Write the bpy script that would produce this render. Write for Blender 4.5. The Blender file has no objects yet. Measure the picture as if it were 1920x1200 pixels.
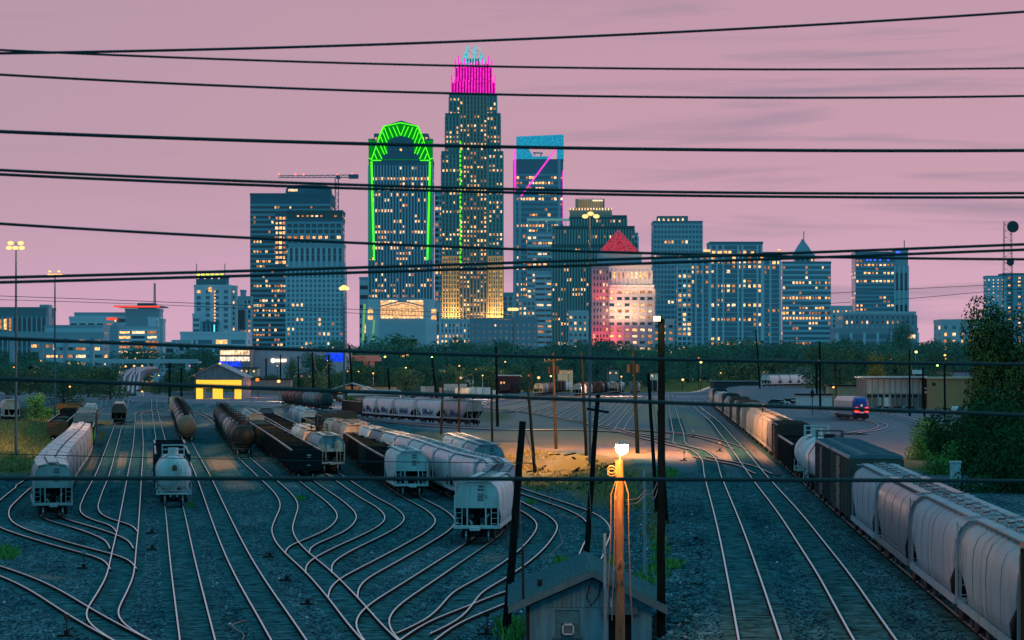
import bpy, math, random
from mathutils import Vector, Matrix, noise
import numpy as np
random.seed(7)
R = random.random
def U(a, b): return a + (b - a) * R()
scene = bpy.context.scene
COL = scene.collection
F, CZ, HY = 5000.0, 12.0, 690.0
def X(px, d): return (px - 960.0) / F * d
def Z(py, d): return CZ - (py - HY) * d / F
def P(px, py, d): return Vector((X(px, d), d, Z(py, d)))
def sstep(t):
    t = min(1.0, max(0.0, t)); return t * t * (3 - 2 * t)
# ------------------------------------------------------------------ terrain
BANK = [(2.0, 0), (5.2, 60), (7.6, 96), (10.8, 161), (13.2, 232), (12.2, 290), (3.4, 322), (-4.0, 370), (-17, 435), (-35, 555), (-53, 667), (-100, 770), (-200, 930), (-900, 1700)]
def bank_sd(x, y):
    best = 1e9; sg = 1
    for i in range(len(BANK) - 1):
        ax, ay = BANK[i]; bx, by = BANK[i + 1]
        dx, dy = bx - ax, by - ay
        t = ((x - ax) * dx + (y - ay) * dy) / (dx * dx + dy * dy)
        t = min(1, max(0, t))
        qx, qy = ax + t * dx - x, ay + t * dy - y
        dd = qx * qx + qy * qy
        if dd < best:
            best = dd; sg = 1 if (dx * (y - ay) - dy * (x - ax)) < 0 else -1
    return sg * math.sqrt(best)
def th(x, y):
    s = bank_sd(x, y)
    h = 2.0 * sstep((s + 7) / 7.0)
    h += 3.2 * sstep((y - 690) / 130) * sstep((x - 74) / 12) if y > 690 else 0
    if x < -48 and y > 250:       # grassy bank at the far left
        lim = -44 - (y - 250) * 0.165
        h += 1.5 * sstep((lim - x) / 9) * sstep((620 - y) / 120)
    return h
def G(px, py):
    z = 0.0
    for _ in range(12):
        d = F * (CZ - z) / (py - HY); x = X(px, d)
        z = 0.5 * z + 0.5 * th(x, d)
    return (x, d)
# ------------------------------------------------------------------ materials
MATS = {}
def nt(m):
    m.use_nodes = True; t = m.node_tree; return t, t.nodes, t.links
def mat(name, col, rough=0.7, metal=0.0, var=0.25, scale=1.5, bump=0.0, emit=None, es=0.0, dirt=0.0, streak=False, spec=0.3):
    if name in MATS: return MATS[name]
    m = bpy.data.materials.new(name); t, N, L = nt(m)
    b = N['Principled BSDF']; b.inputs['Roughness'].default_value = rough; b.inputs['Metallic'].default_value = metal
    b.inputs['Specular IOR Level'].default_value = spec
    tc = N.new('ShaderNodeTexCoord'); mp = N.new('ShaderNodeMapping'); L.new(tc.outputs['Object'], mp.inputs[0])
    if streak: mp.inputs['Scale'].default_value = (1, 1, 0.18)
    nz = N.new('ShaderNodeTexNoise'); nz.inputs['Scale'].default_value = scale; nz.inputs['Detail'].default_value = 6
    nz.inputs['Roughness'].default_value = 0.65
    L.new(mp.outputs[0], nz.inputs['Vector'])
    rp = N.new('ShaderNodeValToRGB'); rp.color_ramp.elements[0].position = 0.3; rp.color_ramp.elements[1].position = 0.7
    c = Vector(col)
    rp.color_ramp.elements[0].color = (*(c * (1 - var)), 1); rp.color_ramp.elements[1].color = (*[min(1, q * (1 + var)) for q in c], 1)
    L.new(nz.outputs['Fac'], rp.inputs[0]); out = rp.outputs[0]
    if dirt > 0:
        n2 = N.new('ShaderNodeTexNoise'); n2.inputs['Scale'].default_value = scale * 0.6; n2.inputs['Detail'].default_value = 8
        m2 = N.new('ShaderNodeMapping'); m2.inputs['Location'].default_value = (7, 3, 1); m2.inputs['Scale'].default_value = (1.6, 1.6, 0.3)
        L.new(tc.outputs['Object'], m2.inputs[0]); L.new(m2.outputs[0], n2.inputs['Vector'])
        r2 = N.new('ShaderNodeValToRGB'); r2.color_ramp.elements[0].position = 0.5; r2.color_ramp.elements[1].position = 0.72
        r2.color_ramp.elements[0].color = (0, 0, 0, 1); r2.color_ramp.elements[1].color = (dirt, dirt, dirt, 1)
        L.new(n2.outputs['Fac'], r2.inputs[0])
        mx = N.new('ShaderNodeMixRGB'); L.new(r2.outputs[0], mx.inputs[0]); L.new(out, mx.inputs[1]); mx.inputs[2].default_value = (0.07, 0.045, 0.035, 1)
        out = mx.outputs[0]
    L.new(out, b.inputs['Base Color'])
    if bump > 0:
        bp = N.new('ShaderNodeBump'); bp.inputs['Strength'].default_value = bump; L.new(nz.outputs['Fac'], bp.inputs['Height']); L.new(bp.outputs[0], b.inputs['Normal'])
    if emit is not None:
        b.inputs['Emission Color'].default_value = (*emit, 1); b.inputs['Emission Strength'].default_value = es
    MATS[name] = m; return m
def glow(name, col, s, var=0.0):
    if name in MATS: return MATS[name]
    m = bpy.data.materials.new(name); t, N, L = nt(m)
    b = N['Principled BSDF']; b.inputs['Base Color'].default_value = (0, 0, 0, 1); b.inputs['Specular IOR Level'].default_value = 0
    b.inputs['Emission Color'].default_value = (*col, 1); b.inputs['Emission Strength'].default_value = s
    if var > 0:
        oi = N.new('ShaderNodeTexCoord'); nz = N.new('ShaderNodeTexNoise'); nz.inputs['Scale'].default_value = 0.9
        L.new(oi.outputs['Object'], nz.inputs['Vector'])
        g = N.new('ShaderNodeNewGeometry')
        n2 = N.new('ShaderNodeTexNoise'); n2.inputs['Scale'].default_value = 0.6; L.new(g.outputs['Position'], n2.inputs['Vector'])
        mr = N.new('ShaderNodeMapRange'); mr.inputs[1].default_value = 0.35; mr.inputs[2].default_value = 0.65
        mr.inputs[3].default_value = s * (1 - var); mr.inputs[4].default_value = s * (1 + var)
        L.new(n2.outputs['Fac'], mr.inputs[0]); L.new(mr.outputs[0], b.inputs['Emission Strength'])
    m.cycles.emission_sampling = 'NONE'
    MATS[name] = m; return m
# ------------------------------------------------------------------ mesh builder
class MB:
    def __init__(s): s.v = []; s.f = []; s.m = []; s.s = []
    def add(s, vs, fs, m=0, sm=False):
        o = len(s.v); s.v += [tuple(q) for q in vs]
        for f in fs: s.f.append(tuple(i + o for i in f)); s.m.append(m); s.s.append(sm)
    def box(s, x0, x1, y0, y1, z0, z1, m=0):
        s.add([(x0, y0, z0), (x1, y0, z0), (x1, y1, z0), (x0, y1, z0), (x0, y0, z1), (x1, y0, z1), (x1, y1, z1), (x0, y1, z1)],
              [(0, 3, 2, 1), (4, 5, 6, 7), (0, 1, 5, 4), (1, 2, 6, 5), (2, 3, 7, 6), (3, 0, 4, 7)], m)
    def cb(s, cx, cy, cz, sx, sy, sz, m=0): s.box(cx - sx / 2, cx + sx / 2, cy - sy / 2, cy + sy / 2, cz - sz / 2, cz + sz / 2, m)
    def beam(s, a, b, w, h=None, m=0):
        a = Vector(a); b = Vector(b); h = h or w; d = (b - a).normalized()
        up = Vector((0, 0, 1)) if abs(d.z) < 0.95 else Vector((0, 1, 0))
        r = d.cross(up).normalized() * w / 2; u = r.cross(d).normalized() * h / 2
        s.add([a - r - u, a + r - u, a + r + u, a - r + u, b - r - u, b + r - u, b + r + u, b - r + u],
              [(0, 1, 2, 3), (7, 6, 5, 4), (0, 4, 5, 1), (1, 5, 6, 2), (2, 6, 7, 3), (3, 7, 4, 0)], m)
    def loft(s, rings, m=0, sm=True, cap=True, closed=True):
        n = len(rings[0]); vs = [p for r in rings for p in r]; fs = []
        for i in range(len(rings) - 1):
            for j in range(n if closed else n - 1):
                k = (j + 1) % n; fs.append((i * n + j, i * n + k, (i + 1) * n + k, (i + 1) * n + j))
        s.add(vs, fs, m, sm)
        if cap:
            s.add(rings[0], [tuple(range(n))[::-1]], m); s.add(rings[-1], [tuple(range(n))], m)
    def tube(s, a, b, r0, r1=None, n=10, m=0, cap=True, sm=True):
        a = Vector(a); b = Vector(b); r1 = r0 if r1 is None else r1; d = (b - a).normalized()
        up = Vector((0, 0, 1)) if abs(d.z) < 0.95 else Vector((0, 1, 0))
        r = d.cross(up).normalized(); u = r.cross(d).normalized()
        s.loft([[c + (r * math.cos(2 * math.pi * i / n) + u * math.sin(2 * math.pi * i / n)) * q for i in range(n)] for c, q in ((a, r0), (b, r1))], m, sm, cap)
    def path(s, pts, r, n=6, m=0):
        pts = [Vector(p) for p in pts]; rings = []
        for i, p in enumerate(pts):
            d = (pts[min(i + 1, len(pts) - 1)] - pts[max(i - 1, 0)]).normalized()
            up = Vector((0, 0, 1)) if abs(d.z) < 0.95 else Vector((0, 1, 0))
            rr = d.cross(up).normalized(); u = rr.cross(d)
            q = r[i] if isinstance(r, (list, tuple)) else r
            rings.append([p + (rr * math.cos(2 * math.pi * k / n) + u * math.sin(2 * math.pi * k / n)) * q for k in range(n)])
        s.loft(rings, m, True, True)
    def quad(s, a, b, c, d, m=0): s.add([a, b, c, d], [(0, 1, 2, 3)], m)
    def mesh(s, name, mats):
        me = bpy.data.meshes.new(name); me.from_pydata(s.v, [], s.f)
        for k in (mats if isinstance(mats, (list, tuple)) else [mats]): me.materials.append(k)
        me.polygons.foreach_set('material_index', s.m); me.polygons.foreach_set('use_smooth', s.s); me.update(); return me
    def obj(s, name, mats, parent=None, **kw): return link(name, s.mesh(name, mats), parent, **kw)
def link(name, data, parent=None, label=None, cat=None, group=None, kind=None, loc=None):
    o = bpy.data.objects.new(name, data); COL.objects.link(o)
    if parent: o.parent = parent
    if loc is not None: o.location = loc
    return tag(o, label, cat, group, kind)
def tag(o, label=None, cat=None, group=None, kind=None):
    if label: o['label'] = label
    if cat: o['category'] = cat
    if group: o['group'] = group
    if kind: o['kind'] = kind
    return o
def thing(name, label, cat, loc=(0, 0, 0), rz=0, group=None):
    o = link(name, None, None, label, cat, group, None, loc); o.rotation_euler = (0, 0, rz); o.empty_display_size = 0.5; return o
ORD = ['nearest', 'second', 'third', 'fourth', 'fifth', 'sixth', 'seventh', 'eighth', 'ninth', 'tenth', 'eleventh', 'twelfth', 'thirteenth', 'fourteenth', 'fifteenth', 'sixteenth', 'seventeenth', 'eighteenth', 'nineteenth', 'twentieth', 'twenty-first', 'twenty-second', 'twenty-third', 'twenty-fourth', 'twenty-fifth', 'twenty-sixth', 'twenty-seventh', 'twenty-eighth', 'twenty-ninth', 'thirtieth']
ORD += ['thirty-first', 'thirty-second', 'thirty-third', 'thirty-fourth', 'thirty-fifth', 'thirty-sixth', 'thirty-seventh', 'thirty-eighth', 'thirty-ninth', 'fortieth', 'forty-first', 'forty-second', 'forty-third', 'forty-fourth', 'forty-fifth']
ORD1 = ['first'] + ORD[1:]
def catmull(pts, step=2.0):
    pts = [Vector((p[0], p[1], 0)) for p in pts]
    q = [2 * pts[0] - pts[1]] + pts + [2 * pts[-1] - pts[-2]]
    fine = []
    for i in range(1, len(q) - 2):
        p0, p1, p2, p3 = q[i - 1], q[i], q[i + 1], q[i + 2]
        # centripetal parametrisation keeps unevenly spaced points from overshooting
        t0 = 0; t1 = t0 + max(1e-3, (p1 - p0).length) ** 0.5; t2 = t1 + max(1e-3, (p2 - p1).length) ** 0.5; t3 = t2 + max(1e-3, (p3 - p2).length) ** 0.5
        n = max(2, int((p2 - p1).length / 0.7))
        for k in range(n):
            t = t1 + (t2 - t1) * k / n
            A1 = (t1 - t) / (t1 - t0) * p0 + (t - t0) / (t1 - t0) * p1; A2 = (t2 - t) / (t2 - t1) * p1 + (t - t1) / (t2 - t1) * p2
            A3 = (t3 - t) / (t3 - t2) * p2 + (t - t2) / (t3 - t2) * p3
            B1 = (t2 - t) / (t2 - t0) * A1 + (t - t0) / (t2 - t0) * A2; B2 = (t3 - t) / (t3 - t1) * A2 + (t - t1) / (t3 - t1) * A3
            fine.append((t2 - t) / (t2 - t1) * B1 + (t - t1) / (t2 - t1) * B2)
    fine.append(pts[-1])
    s = [0]
    for a, b in zip(fine, fine[1:]): s.append(s[-1] + (b - a).length)
    n = max(2, int(s[-1] / step)); tt = np.linspace(0, s[-1], n + 1)
    xs = np.interp(tt, s, [p.x for p in fine]); ys = np.interp(tt, s, [p.y for p in fine])
    # light smoothing removes the jitter of the plotted points
    for _ in range(3):
        xs[1:-1] = (xs[:-2] + 2 * xs[1:-1] + xs[2:]) / 4; ys[1:-1] = (ys[:-2] + 2 * ys[1:-1] + ys[2:]) / 4
    return xs, ys, tt
RT = 0.30     # rail top above the ground
# ------------------------------------------------------------------ common materials
M_rail = mat('rail_steel', (0.98, 0.86, 0.87), 0.34, 0.9, 0.1, 2)
M_railweb = mat('rail_rust', (0.02, 0.02, 0.02), 0.8, 0, 0.3, 3, spec=0)
M_tie = mat('sleeper_wood', (0.05, 0.145, 0.17), 0.9, 0, 0.9, 1.3, spec=0)
M_ballast = mat('ballast_stone', (0.022, 0.118, 0.150), 0.95, 0, 0.85, 7, 0.9, spec=0)
M_dark = mat('dark_steel', (0.008, 0.012, 0.016), 0.65, 0.2, 0.3, 3)
M_wheel = mat('wheel_steel', (0.02, 0.02, 0.022), 0.5, 0.6, 0.3, 3)
M_tread = mat('wheel_tread', (0.3, 0.32, 0.38), 0.3, 0.9, 0.2, 3)
M_wood = mat('pole_wood', (0.007, 0.012, 0.014), 0.95, 0, 0.5, 4, 0.5, streak=True, spec=0)
M_woodlit = mat('pole_wood_pale', (0.16, 0.10, 0.06), 0.85, 0, 0.5, 5, 0.6, streak=True)  # copy of the pole wood, lightened in colour for the lamplit pole
M_wood2 = mat('pole_wood_brown', (0.05, 0.038, 0.028), 0.9, 0, 0.45, 4, 0.5, streak=True, spec=0)
M_gal = mat('galvanised_pole', (0.14, 0.26, 0.34), 0.45, 0.3, 0.15, 2)
M_cable = mat('cable_rubber', (0.008, 0.035, 0.042), 0.7, 0, 0.2, 2)
M_wire = mat('service_wire', (0.22, 0.16, 0.13), 0.6, 0, 0.2, 2)
M_white = mat('white_paint', (0.42, 0.5, 0.56), 0.5, 0, 0.12, 1)
M_mark = mat('stencil_paint', (0.5, 0.55, 0.6), 0.6, 0, 0.1, 2)
M_markd = mat('stencil_dark', (0.02, 0.03, 0.04), 0.6, 0, 0.1, 2)
# ------------------------------------------------------------------ ground sheet
def zones():
    Q = []
    def pz(kind, px, py, rx, ry, s=1.0):
        x, d = G(px, py); k = F / d
        Q.append((kind, x, d, rx / k, ry * d / max(1, (py - HY)), s))
    for a in [(1080, 815, 140, 14), (960, 838, 120, 8), (1180, 848, 60, 9, .8), (880, 818, 70, 8, .8), (1110, 790, 90, 8, .5), (1290, 815, 90, 14, .6), (1330, 850, 70, 14, .5), (1400, 860, 50, 12, .4), (1150, 752, 110, 12, .7), (1220, 775, 70, 20, .7), (1060, 765, 120, 20, .55), (1000, 790, 120, 10, .45), (1380, 835, 60, 8, .7)]: pz('d', *a)
    for a in [(225, 862, 90, 18, .75), (280, 797, 60, 6, .8), (430, 865, 60, 16, .7), (420, 838, 40, 14, .5), (60, 870, 50, 22, .9), (100, 830, 30, 12, .8), (395, 795, 14, 8, .8), (930, 1048, 40, 9, .5), (60, 1083, 60, 5, .5), (470, 905, 50, 14, .4)]: pz('d', *a)
    for a in [(20, 830, 75, 55), (60, 800, 60, 20), (-20, 870, 70, 40)]: pz('g', *a)
    for a in [(1085, 880, 60, 14, .8), (990, 880, 50, 12, .6), (1140, 900, 60, 30, .8), (1185, 930, 45, 22, .5), (920, 780, 40, 10, .6), (1700, 870, 60, 15, .7), (1240, 990, 18, 60, .5), (1010, 905, 40, 12, .8)]: pz('g', *a)
    for a in [(1580, 725, 90, 14, .8), (700, 745, 60, 8, .5)]: pz('g', *a)
    return Q
ZQ = zones()
def zc(x, y):
    r = g = 0.0
    for kind, cx, cy, rx, ry, s in ZQ:
        q = ((x - cx) / rx) ** 2 + ((y - cy) / ry) ** 2
        if q < 2.5:
            w = s * sstep((2.5 - q) / 2.4)
            if kind == 'd': r = max(r, w)
            else: g = max(g, w)
    sd = bank_sd(x, y)
    if -7 < sd < 1 and y > 225 and y < 420: g = max(g, 0.3); r = max(r, .45 * sstep((y - 225) / 40))
    lil = .85 * sstep((sd + 1) / 8) * sstep((y - 195) / 120)  # lilac lift of the yard, its lamplight put into the ground colour
    if sd < 0: lil = max(lil, .45 * sstep((y - 330) / 250))
    if y > 1100: g = 1
    return r, g, lil
def ground():
    def axis(fine0, fine1, st, far0, far1, g):
        a = list(np.arange(fine0, fine1, st)); s = st
        while a[-1] < far1: s *= g; a.append(a[-1] + s)
        s = st
        while a[0] > far0: s *= g; a.insert(0, a[0] - s)
        return a
    xs = axis(-75, 60, 1.5, -6000, 6000, 1.09); ys = axis(88, 460, 1.7, -300, 9000, 1.05)
    v = []; f = []; cols = []
    for y in ys:
        for x in xs:
            v.append((x, y, th(x, y) + (noise.noise(Vector((x * .11, y * .06, 0))) * 0.05)))
            r, g, lil = zc(x, y)
            cols.append((r, g, lil, 1))
    nx = len(xs)
    for j in range(len(ys) - 1):
        for i in range(nx - 1):
            a = j * nx + i; f.append((a, a + 1, a + nx + 1, a + nx))
    me = bpy.data.meshes.new('ground'); me.from_pydata(v, [], f)
    at = me.color_attributes.new('zone', 'FLOAT_COLOR', 'POINT'); at.data.foreach_set('color', [c for q in cols for c in q])
    me.polygons.foreach_set('use_smooth', [True] * len(f))
    m = bpy.data.materials.new('yard_ground'); t, N, L = nt(m); b = N['Principled BSDF']; b.inputs['Roughness'].default_value = 0.95; b.inputs['Specular IOR Level'].default_value = 0.0
    tc = N.new('ShaderNodeTexCoord')
    def nz(sc, det=6, ro=.6, loc=0, sca=(1, 1, 1)):
        mp = N.new('ShaderNodeMapping'); mp.inputs['Location'].default_value = (loc, loc, 0); mp.inputs['Scale'].default_value = sca; L.new(tc.outputs['Object'], mp.inputs[0])
        n = N.new('ShaderNodeTexNoise'); n.inputs['Scale'].default_value = sc; n.inputs['Detail'].default_value = det; n.inputs['Roughness'].default_value = ro; L.new(mp.outputs[0], n.inputs['Vector']); return n
    def ramp(src, a, b_, c0, c1):
        r = N.new('ShaderNodeValToRGB'); r.color_ramp.elements[0].position = a; r.color_ramp.elements[1].position = b_
        r.color_ramp.elements[0].color = (*c0, 1); r.color_ramp.elements[1].color = (*c1, 1); L.new(src, r.inputs[0]); return r
    def mix(fac, a, b_, mode='MIX'):
        x = N.new('ShaderNodeMixRGB'); x.blend_type = mode
        (L.new(fac, x.inputs[0]) if not isinstance(fac, float) else setattr(x.inputs[0], 'default_value', fac)); L.new(a, x.inputs[1])
        if isinstance(b_, tuple): x.inputs[2].default_value = (*b_, 1)
        else: L.new(b_, x.inputs[2])
        return x
    big = nz(0.12, 8, .7, sca=(1, .35, 1)); fine = nz(7, 8, .8, sca=(1, .35, 1)); med = nz(1.3, 8, .75, 3, sca=(1, .4, 1))
    vo = N.new('ShaderNodeTexVoronoi'); vo.inputs['Scale'].default_value = 10; vm = N.new('ShaderNodeMapping'); vm.inputs['Scale'].default_value = (1, .34, 1); L.new(tc.outputs['Object'], vm.inputs[0]); L.new(vm.outputs[0], vo.inputs['Vector'])
    base = ramp(big.outputs['Fac'], .35, .68, (0.013, 0.062, 0.080), (0.050, 0.150, 0.182))
    m1 = ramp(med.outputs['Fac'], .3, .7, (.35, .38, .4), (1.8, 1.75, 1.75))
    c = mix(1.0, base.outputs[0], m1.outputs[0], 'MULTIPLY')
    sp = ramp(vo.outputs['Color'], .22, .8, (.14, .2, .24), (2.7, 2.2, 2.15)); c = mix(.9, c.outputs[0], sp.outputs[0], 'MULTIPLY')
    # scattered pale stones
    v2 = N.new('ShaderNodeTexVoronoi'); v2.inputs['Scale'].default_value = 1.1; L.new(tc.outputs['Object'], v2.inputs['Vector'])
    st = ramp(v2.outputs['Distance'], .035, .06, (1, 1, 1), (0, 0, 0)); c = mix(st.outputs[0], c.outputs[0], (.25, .33, .36))
    a = N.new('ShaderNodeAttribute'); a.attribute_name = 'zone'; se = N.new('ShaderNodeSeparateColor'); L.new(a.outputs['Color'], se.inputs[0])
    pert = nz(.55, 8, .75, 9)
    def zone(o):
        ad = N.new('ShaderNodeMath'); ad.operation = 'ADD'; L.new(o, ad.inputs[0]); L.new(pert.outputs['Fac'], ad.inputs[1])
        mr = N.new('ShaderNodeMapRange'); mr.inputs[1].default_value = .68; mr.inputs[2].default_value = 1.3; L.new(ad.outputs[0], mr.inputs[0])
        mu = N.new('ShaderNodeMath'); mu.operation = 'MULTIPLY'; L.new(mr.outputs[0], mu.inputs[0])
        m3 = N.new('ShaderNodeMath'); m3.operation = 'MULTIPLY'; m3.inputs[1].default_value = 4; m3.use_clamp = True; L.new(o, m3.inputs[0]); L.new(m3.outputs[0], mu.inputs[1]); return mu.outputs[0]
    dirt = ramp(fine.outputs['Fac'], .3, .7, (.26, .17, .12), (.62, .42, .30)); grass = ramp(fine.outputs['Fac'], .3, .7, (.05, .065, .03), (.24, .21, .09))
    lil = ramp(fine.outputs['Fac'], .3, .7, (.09, .12, .15), (.34, .30, .36)); c = mix(zone(se.outputs[2]), c.outputs[0], lil.outputs[0]); c = mix(zone(se.outputs[0]), c.outputs[0], dirt.outputs[0]); c = mix(zone(se.outputs[1]), c.outputs[0], grass.outputs[0])
    L.new(c.outputs[0], b.inputs['Base Color'])
    bp = N.new('ShaderNodeBump'); bp.inputs['Strength'].default_value = .9; bp.inputs['Distance'].default_value = .12; L.new(vo.outputs['Distance'], bp.inputs['Height'])
    b2 = N.new('ShaderNodeBump'); b2.inputs['Strength'].default_value = .6; b2.inputs['Distance'].default_value = .5; L.new(med.outputs['Fac'], b2.inputs['Height']); L.new(bp.outputs[0], b2.inputs['Normal']); L.new(b2.outputs[0], b.inputs['Normal'])
    me.materials.append(m); MATS['yard'] = m; link('ground', me, None, kind='structure')
ground()
# ------------------------------------------------------------------ tracks
TRK = {}; NT = [0]
def track(key, pix, label, world=None, ties=True):
    pts = [G(*p) for p in pix] if pix else []
    if world: pts = pts + world if world[0][1] > 100 else world + pts
    xs, ys, tt = catmull(pts)
    TRK[key] = (xs, ys, tt)
    n = len(xs); dz = NT[0] * 0.0035; NT[0] += 1
    t = thing('railroad_track', label, 'railroad track', (0, 0, 0))
    nrm = []
    for i in range(n):
        a, b = max(0, i - 1), min(n - 1, i + 1); dx, dy = xs[b] - xs[a], ys[b] - ys[a]; l = math.hypot(dx, dy); nrm.append((dy / l, -dx / l))
    zz = [th(x, y) for x, y in zip(xs, ys)]
    prof_h = [(-.037, RT), (.037, RT)]
    for side in (-1, 1):
        mb = MB(); rings = []; rt = []
        for i in range(n):
            cx, cy = xs[i] + nrm[i][0] * side * .7525, ys[i] + nrm[i][1] * side * .7525; ax, ay = nrm[i]; z = zz[i]
            rt.append([(cx + ax * o, cy + ay * o, z + h + dz * .3) for o, h in ((-.036, .262), (-.036, RT), (.036, RT), (.036, .262))])
            rings.append([(cx + ax * o, cy + ay * o, z + h) for o, h in ((-.07, .13), (-.07, .15), (-.02, .165), (-.02, .258), (.02, .258), (.02, .165), (.07, .15), (.07, .13))])
        mb.loft(rings, 1, False, True, False); mb.loft(rt, 0, False, True, True); mb.obj('rail', [M_rail, M_railweb], t)
    mb = MB(); rings = []
    for i in range(n):
        ax, ay = nrm[i]; rings.append([(xs[i] + ax * o, ys[i] + ay * o, zz[i] + h + dz) for o, h in ((-2.3, -.08), (-1.55, .07), (1.55, .07), (2.3, -.08))])
    mb.loft(rings, 0, False, False, False); me = mb.obj('ballast', MATS['yard'], t).data
    at = me.color_attributes.new('zone', 'FLOAT_COLOR', 'POINT'); cc = []
    for v in mb.v: q = zc(v[0], v[1]); cc += [q[0] * .7, q[1] * .3, q[2], 1]
    at.data.foreach_set('color', cc)
    if ties:
        mb = MB(); s = 0.3
        while s < tt[-1]:
            x = float(np.interp(s, tt, xs)); y = float(np.interp(s, tt, ys))
            if 80 < y < 520:
                i = min(n - 1, int(s / tt[-1] * (n - 1))); ax, ay = nrm[i]; z = th(x, y) + dz
                a = Vector((x, y, 0)); r = Vector((ax, ay, 0)); q = Vector((-ay, ax, 0)) * .115; jl = U(1.22, 1.36); jr = U(1.22, 1.36); h = z + U(.09, .115)
                vs = [a - r * jl - q, a + r * jr - q, a + r * jr + q, a - r * jl + q]
                mb.add([(p.x, p.y, zz_) for zz_ in (z + .04, h) for p in vs], [(4, 5, 6, 7), (0, 1, 5, 4), (1, 2, 6, 5), (2, 3, 7, 6), (3, 0, 4, 7)])
            s += .55
        if mb.v: mb.obj('sleepers', M_tie, t, kind='stuff')
    return t
def W(px_, d): return (X(px_, d), d)
track('T3', [(226, 1200), (206, 1187), (193, 1172), (190, 1160), (196, 1146), (210, 1121), (224, 1091), (228.5, 1070), (233, 1040), (239, 1003), (252, 900), (259, 840), (260, 790), (262, 776), (290, 766)], 'sinuous ladder track left of the white tank car that the hopper tracks join', [(-6.5, 85)])
track('T1', [(-30, 1000), (-15, 960), (30, 930), (60, 905), (120, 862), (150, 850)][::-1][:3] + [(20, 940), (0, 962), (4, 985), (30, 1000), (60, 1010), (125, 1030), (180, 1045), (215, 1056), (231, 1075)], 'outermost hairpin track curving round the left hopper string')
track('T2', [(228, 1036), (218, 1020), (190, 1007), (155, 995), (120, 985), (97, 976), (93, 965), (104, 935), (122, 905), (147, 869), (164, 820), (178, 779), (195, 752)], 'track beneath the long light grey hopper string at the left')
track('T5', [(238, 1004), (224, 990), (198, 983), (174, 972), (167, 960), (172, 940), (193, 892), (208, 845), (222, 800), (232, 770), (240, 750)], 'S-curved track leading to the single dark green hopper')
track('T4', [(368, 1200), (343, 1063), (327, 961), (300, 822), (288, 750)], 'straight track that carries the white tank car', [(-6.0, 60)])
track('T6', [(534, 1200), (452, 1062), (380, 895), (354, 840), (334, 790), (322, 755)], 'long straight track running under the olive tank car string', [(-1.55, 60)])
track('T7', [(697, 1196), (642, 1130), (597, 1081), (557, 1045), (537, 1022), (529, 1000), (535, 978), (542, 955), (534, 935), (490, 892), (458, 862), (432, 830), (408, 797), (385, 781), (355, 773), (300, 768)], 'ladder track winding down from the black tank car string', [(-1.0, 85)])
track('T8', [(557, 1046), (562, 1033), (590, 1020), (625, 1004), (645, 988), (650, 972), (632, 950), (579, 910), (540, 876), (484, 830), (459, 807), (440, 785)], 'sharply bent track under the open black gondolas')
track('T9', [(598, 1084), (598, 1068), (615, 1053), (652, 1033), (700, 1010), (733, 990), (740, 976), (724, 958), (690, 938), (624, 893), (567, 858), (532, 832), (489, 802)], 'bent track leading to the teal hopper')
track('T10', [(643, 1132), (645, 1114), (661, 1096), (717, 1064), (786, 1025), (822, 1002), (835, 986), (830, 974), (811, 959), (767, 935), (715, 899), (650, 850), (617, 838), (578, 817), (548, 800)], 'bent track leading to the pale hopper with two ladders')
track('T11', [(705, 1200), (697, 1180), (702, 1164), (724, 1142), (780, 1104), (842, 1062), (892, 1028), (926, 1001), (938, 975), (925, 961), (885, 948), (830, 922), (790, 901), (735, 880), (690, 862), (640, 832), (606, 818)], 'track curving under the largest nearby white hopper', [(-1.0, 85)])
track('T12', [(775, 1200), (828, 1174), (857, 1145), (877, 1120), (925, 1092), (975, 1057), (1007, 1027), (1026, 993), (1012, 975), (971, 952), (915, 918), (890, 905), (810, 862), (770, 842)], 'inner curving track right of the large white hopper')
track('T14', [(780, 1215), (810, 1192), (845, 1172), (905, 1148), (960, 1124), (1010, 1108), (1060, 1088), (1099, 1064), (1115, 1030), (1125, 1005), (1113, 980), (1090, 966), (1037, 946), (975, 925), (935, 908), (900, 885), (870, 868)], 'outer curving track passing behind the blue shed')
track('TL', [(-40, 1066), (0, 1079), (50, 1099), (90, 1120), (140, 1152), (190, 1182), (230, 1204)][::-1], 'diagonal track crossing the bottom left corner', [(-6.7, 86)])
track('R1', [(1421, 1200), (1396, 1100), (1369, 1000), (1337, 900), (1326, 862), (1303, 846), (1279, 839), (1272, 815), (1261, 770), (1257, 742)], 'first main line track on the right embankment, nearest the poles', [(6.5, 60)])
track('R2', [(1631, 1200), (1600, 1149), (1566, 1093), (1522, 1029), (1480, 970), (1425, 902), (1384, 847), (1362, 820), (1341, 794), (1309, 767), (1296, 752)], 'second main line track between the first and the freight train', [(10.5, 60)])
R3W = [(15.7, 60), (17.35, 89), (21.1, 154.6), (29.9, 300), (47.4, 600), (65.5, 909)]
track('R3', [], 'main line track under the long freight train', R3W)
track('X1', [(1150, 806), (1245, 813), (1290, 818), (1340, 829), (1388, 846)], 'crossover track joining the main lines beside the upper ballast edge', ties=False)
track('X2', [(1312, 860), (1345, 868), (1390, 876), (1432, 894)], 'short crossover track between the two main line tracks', ties=False)
track('L1', [(1245, 826), (1150, 812), (1060, 809), (960, 809), (885, 806), (810, 802), (740, 795), (680, 788), (630, 780)], 'nearly level track carrying the silver hopper string', ties=False)
track('L2', [(1300, 846), (1210, 824), (1130, 802), (1050, 786), (980, 774), (920, 768), (860, 766)], 'ladder track the fan tracks spring from', ties=False)
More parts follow.
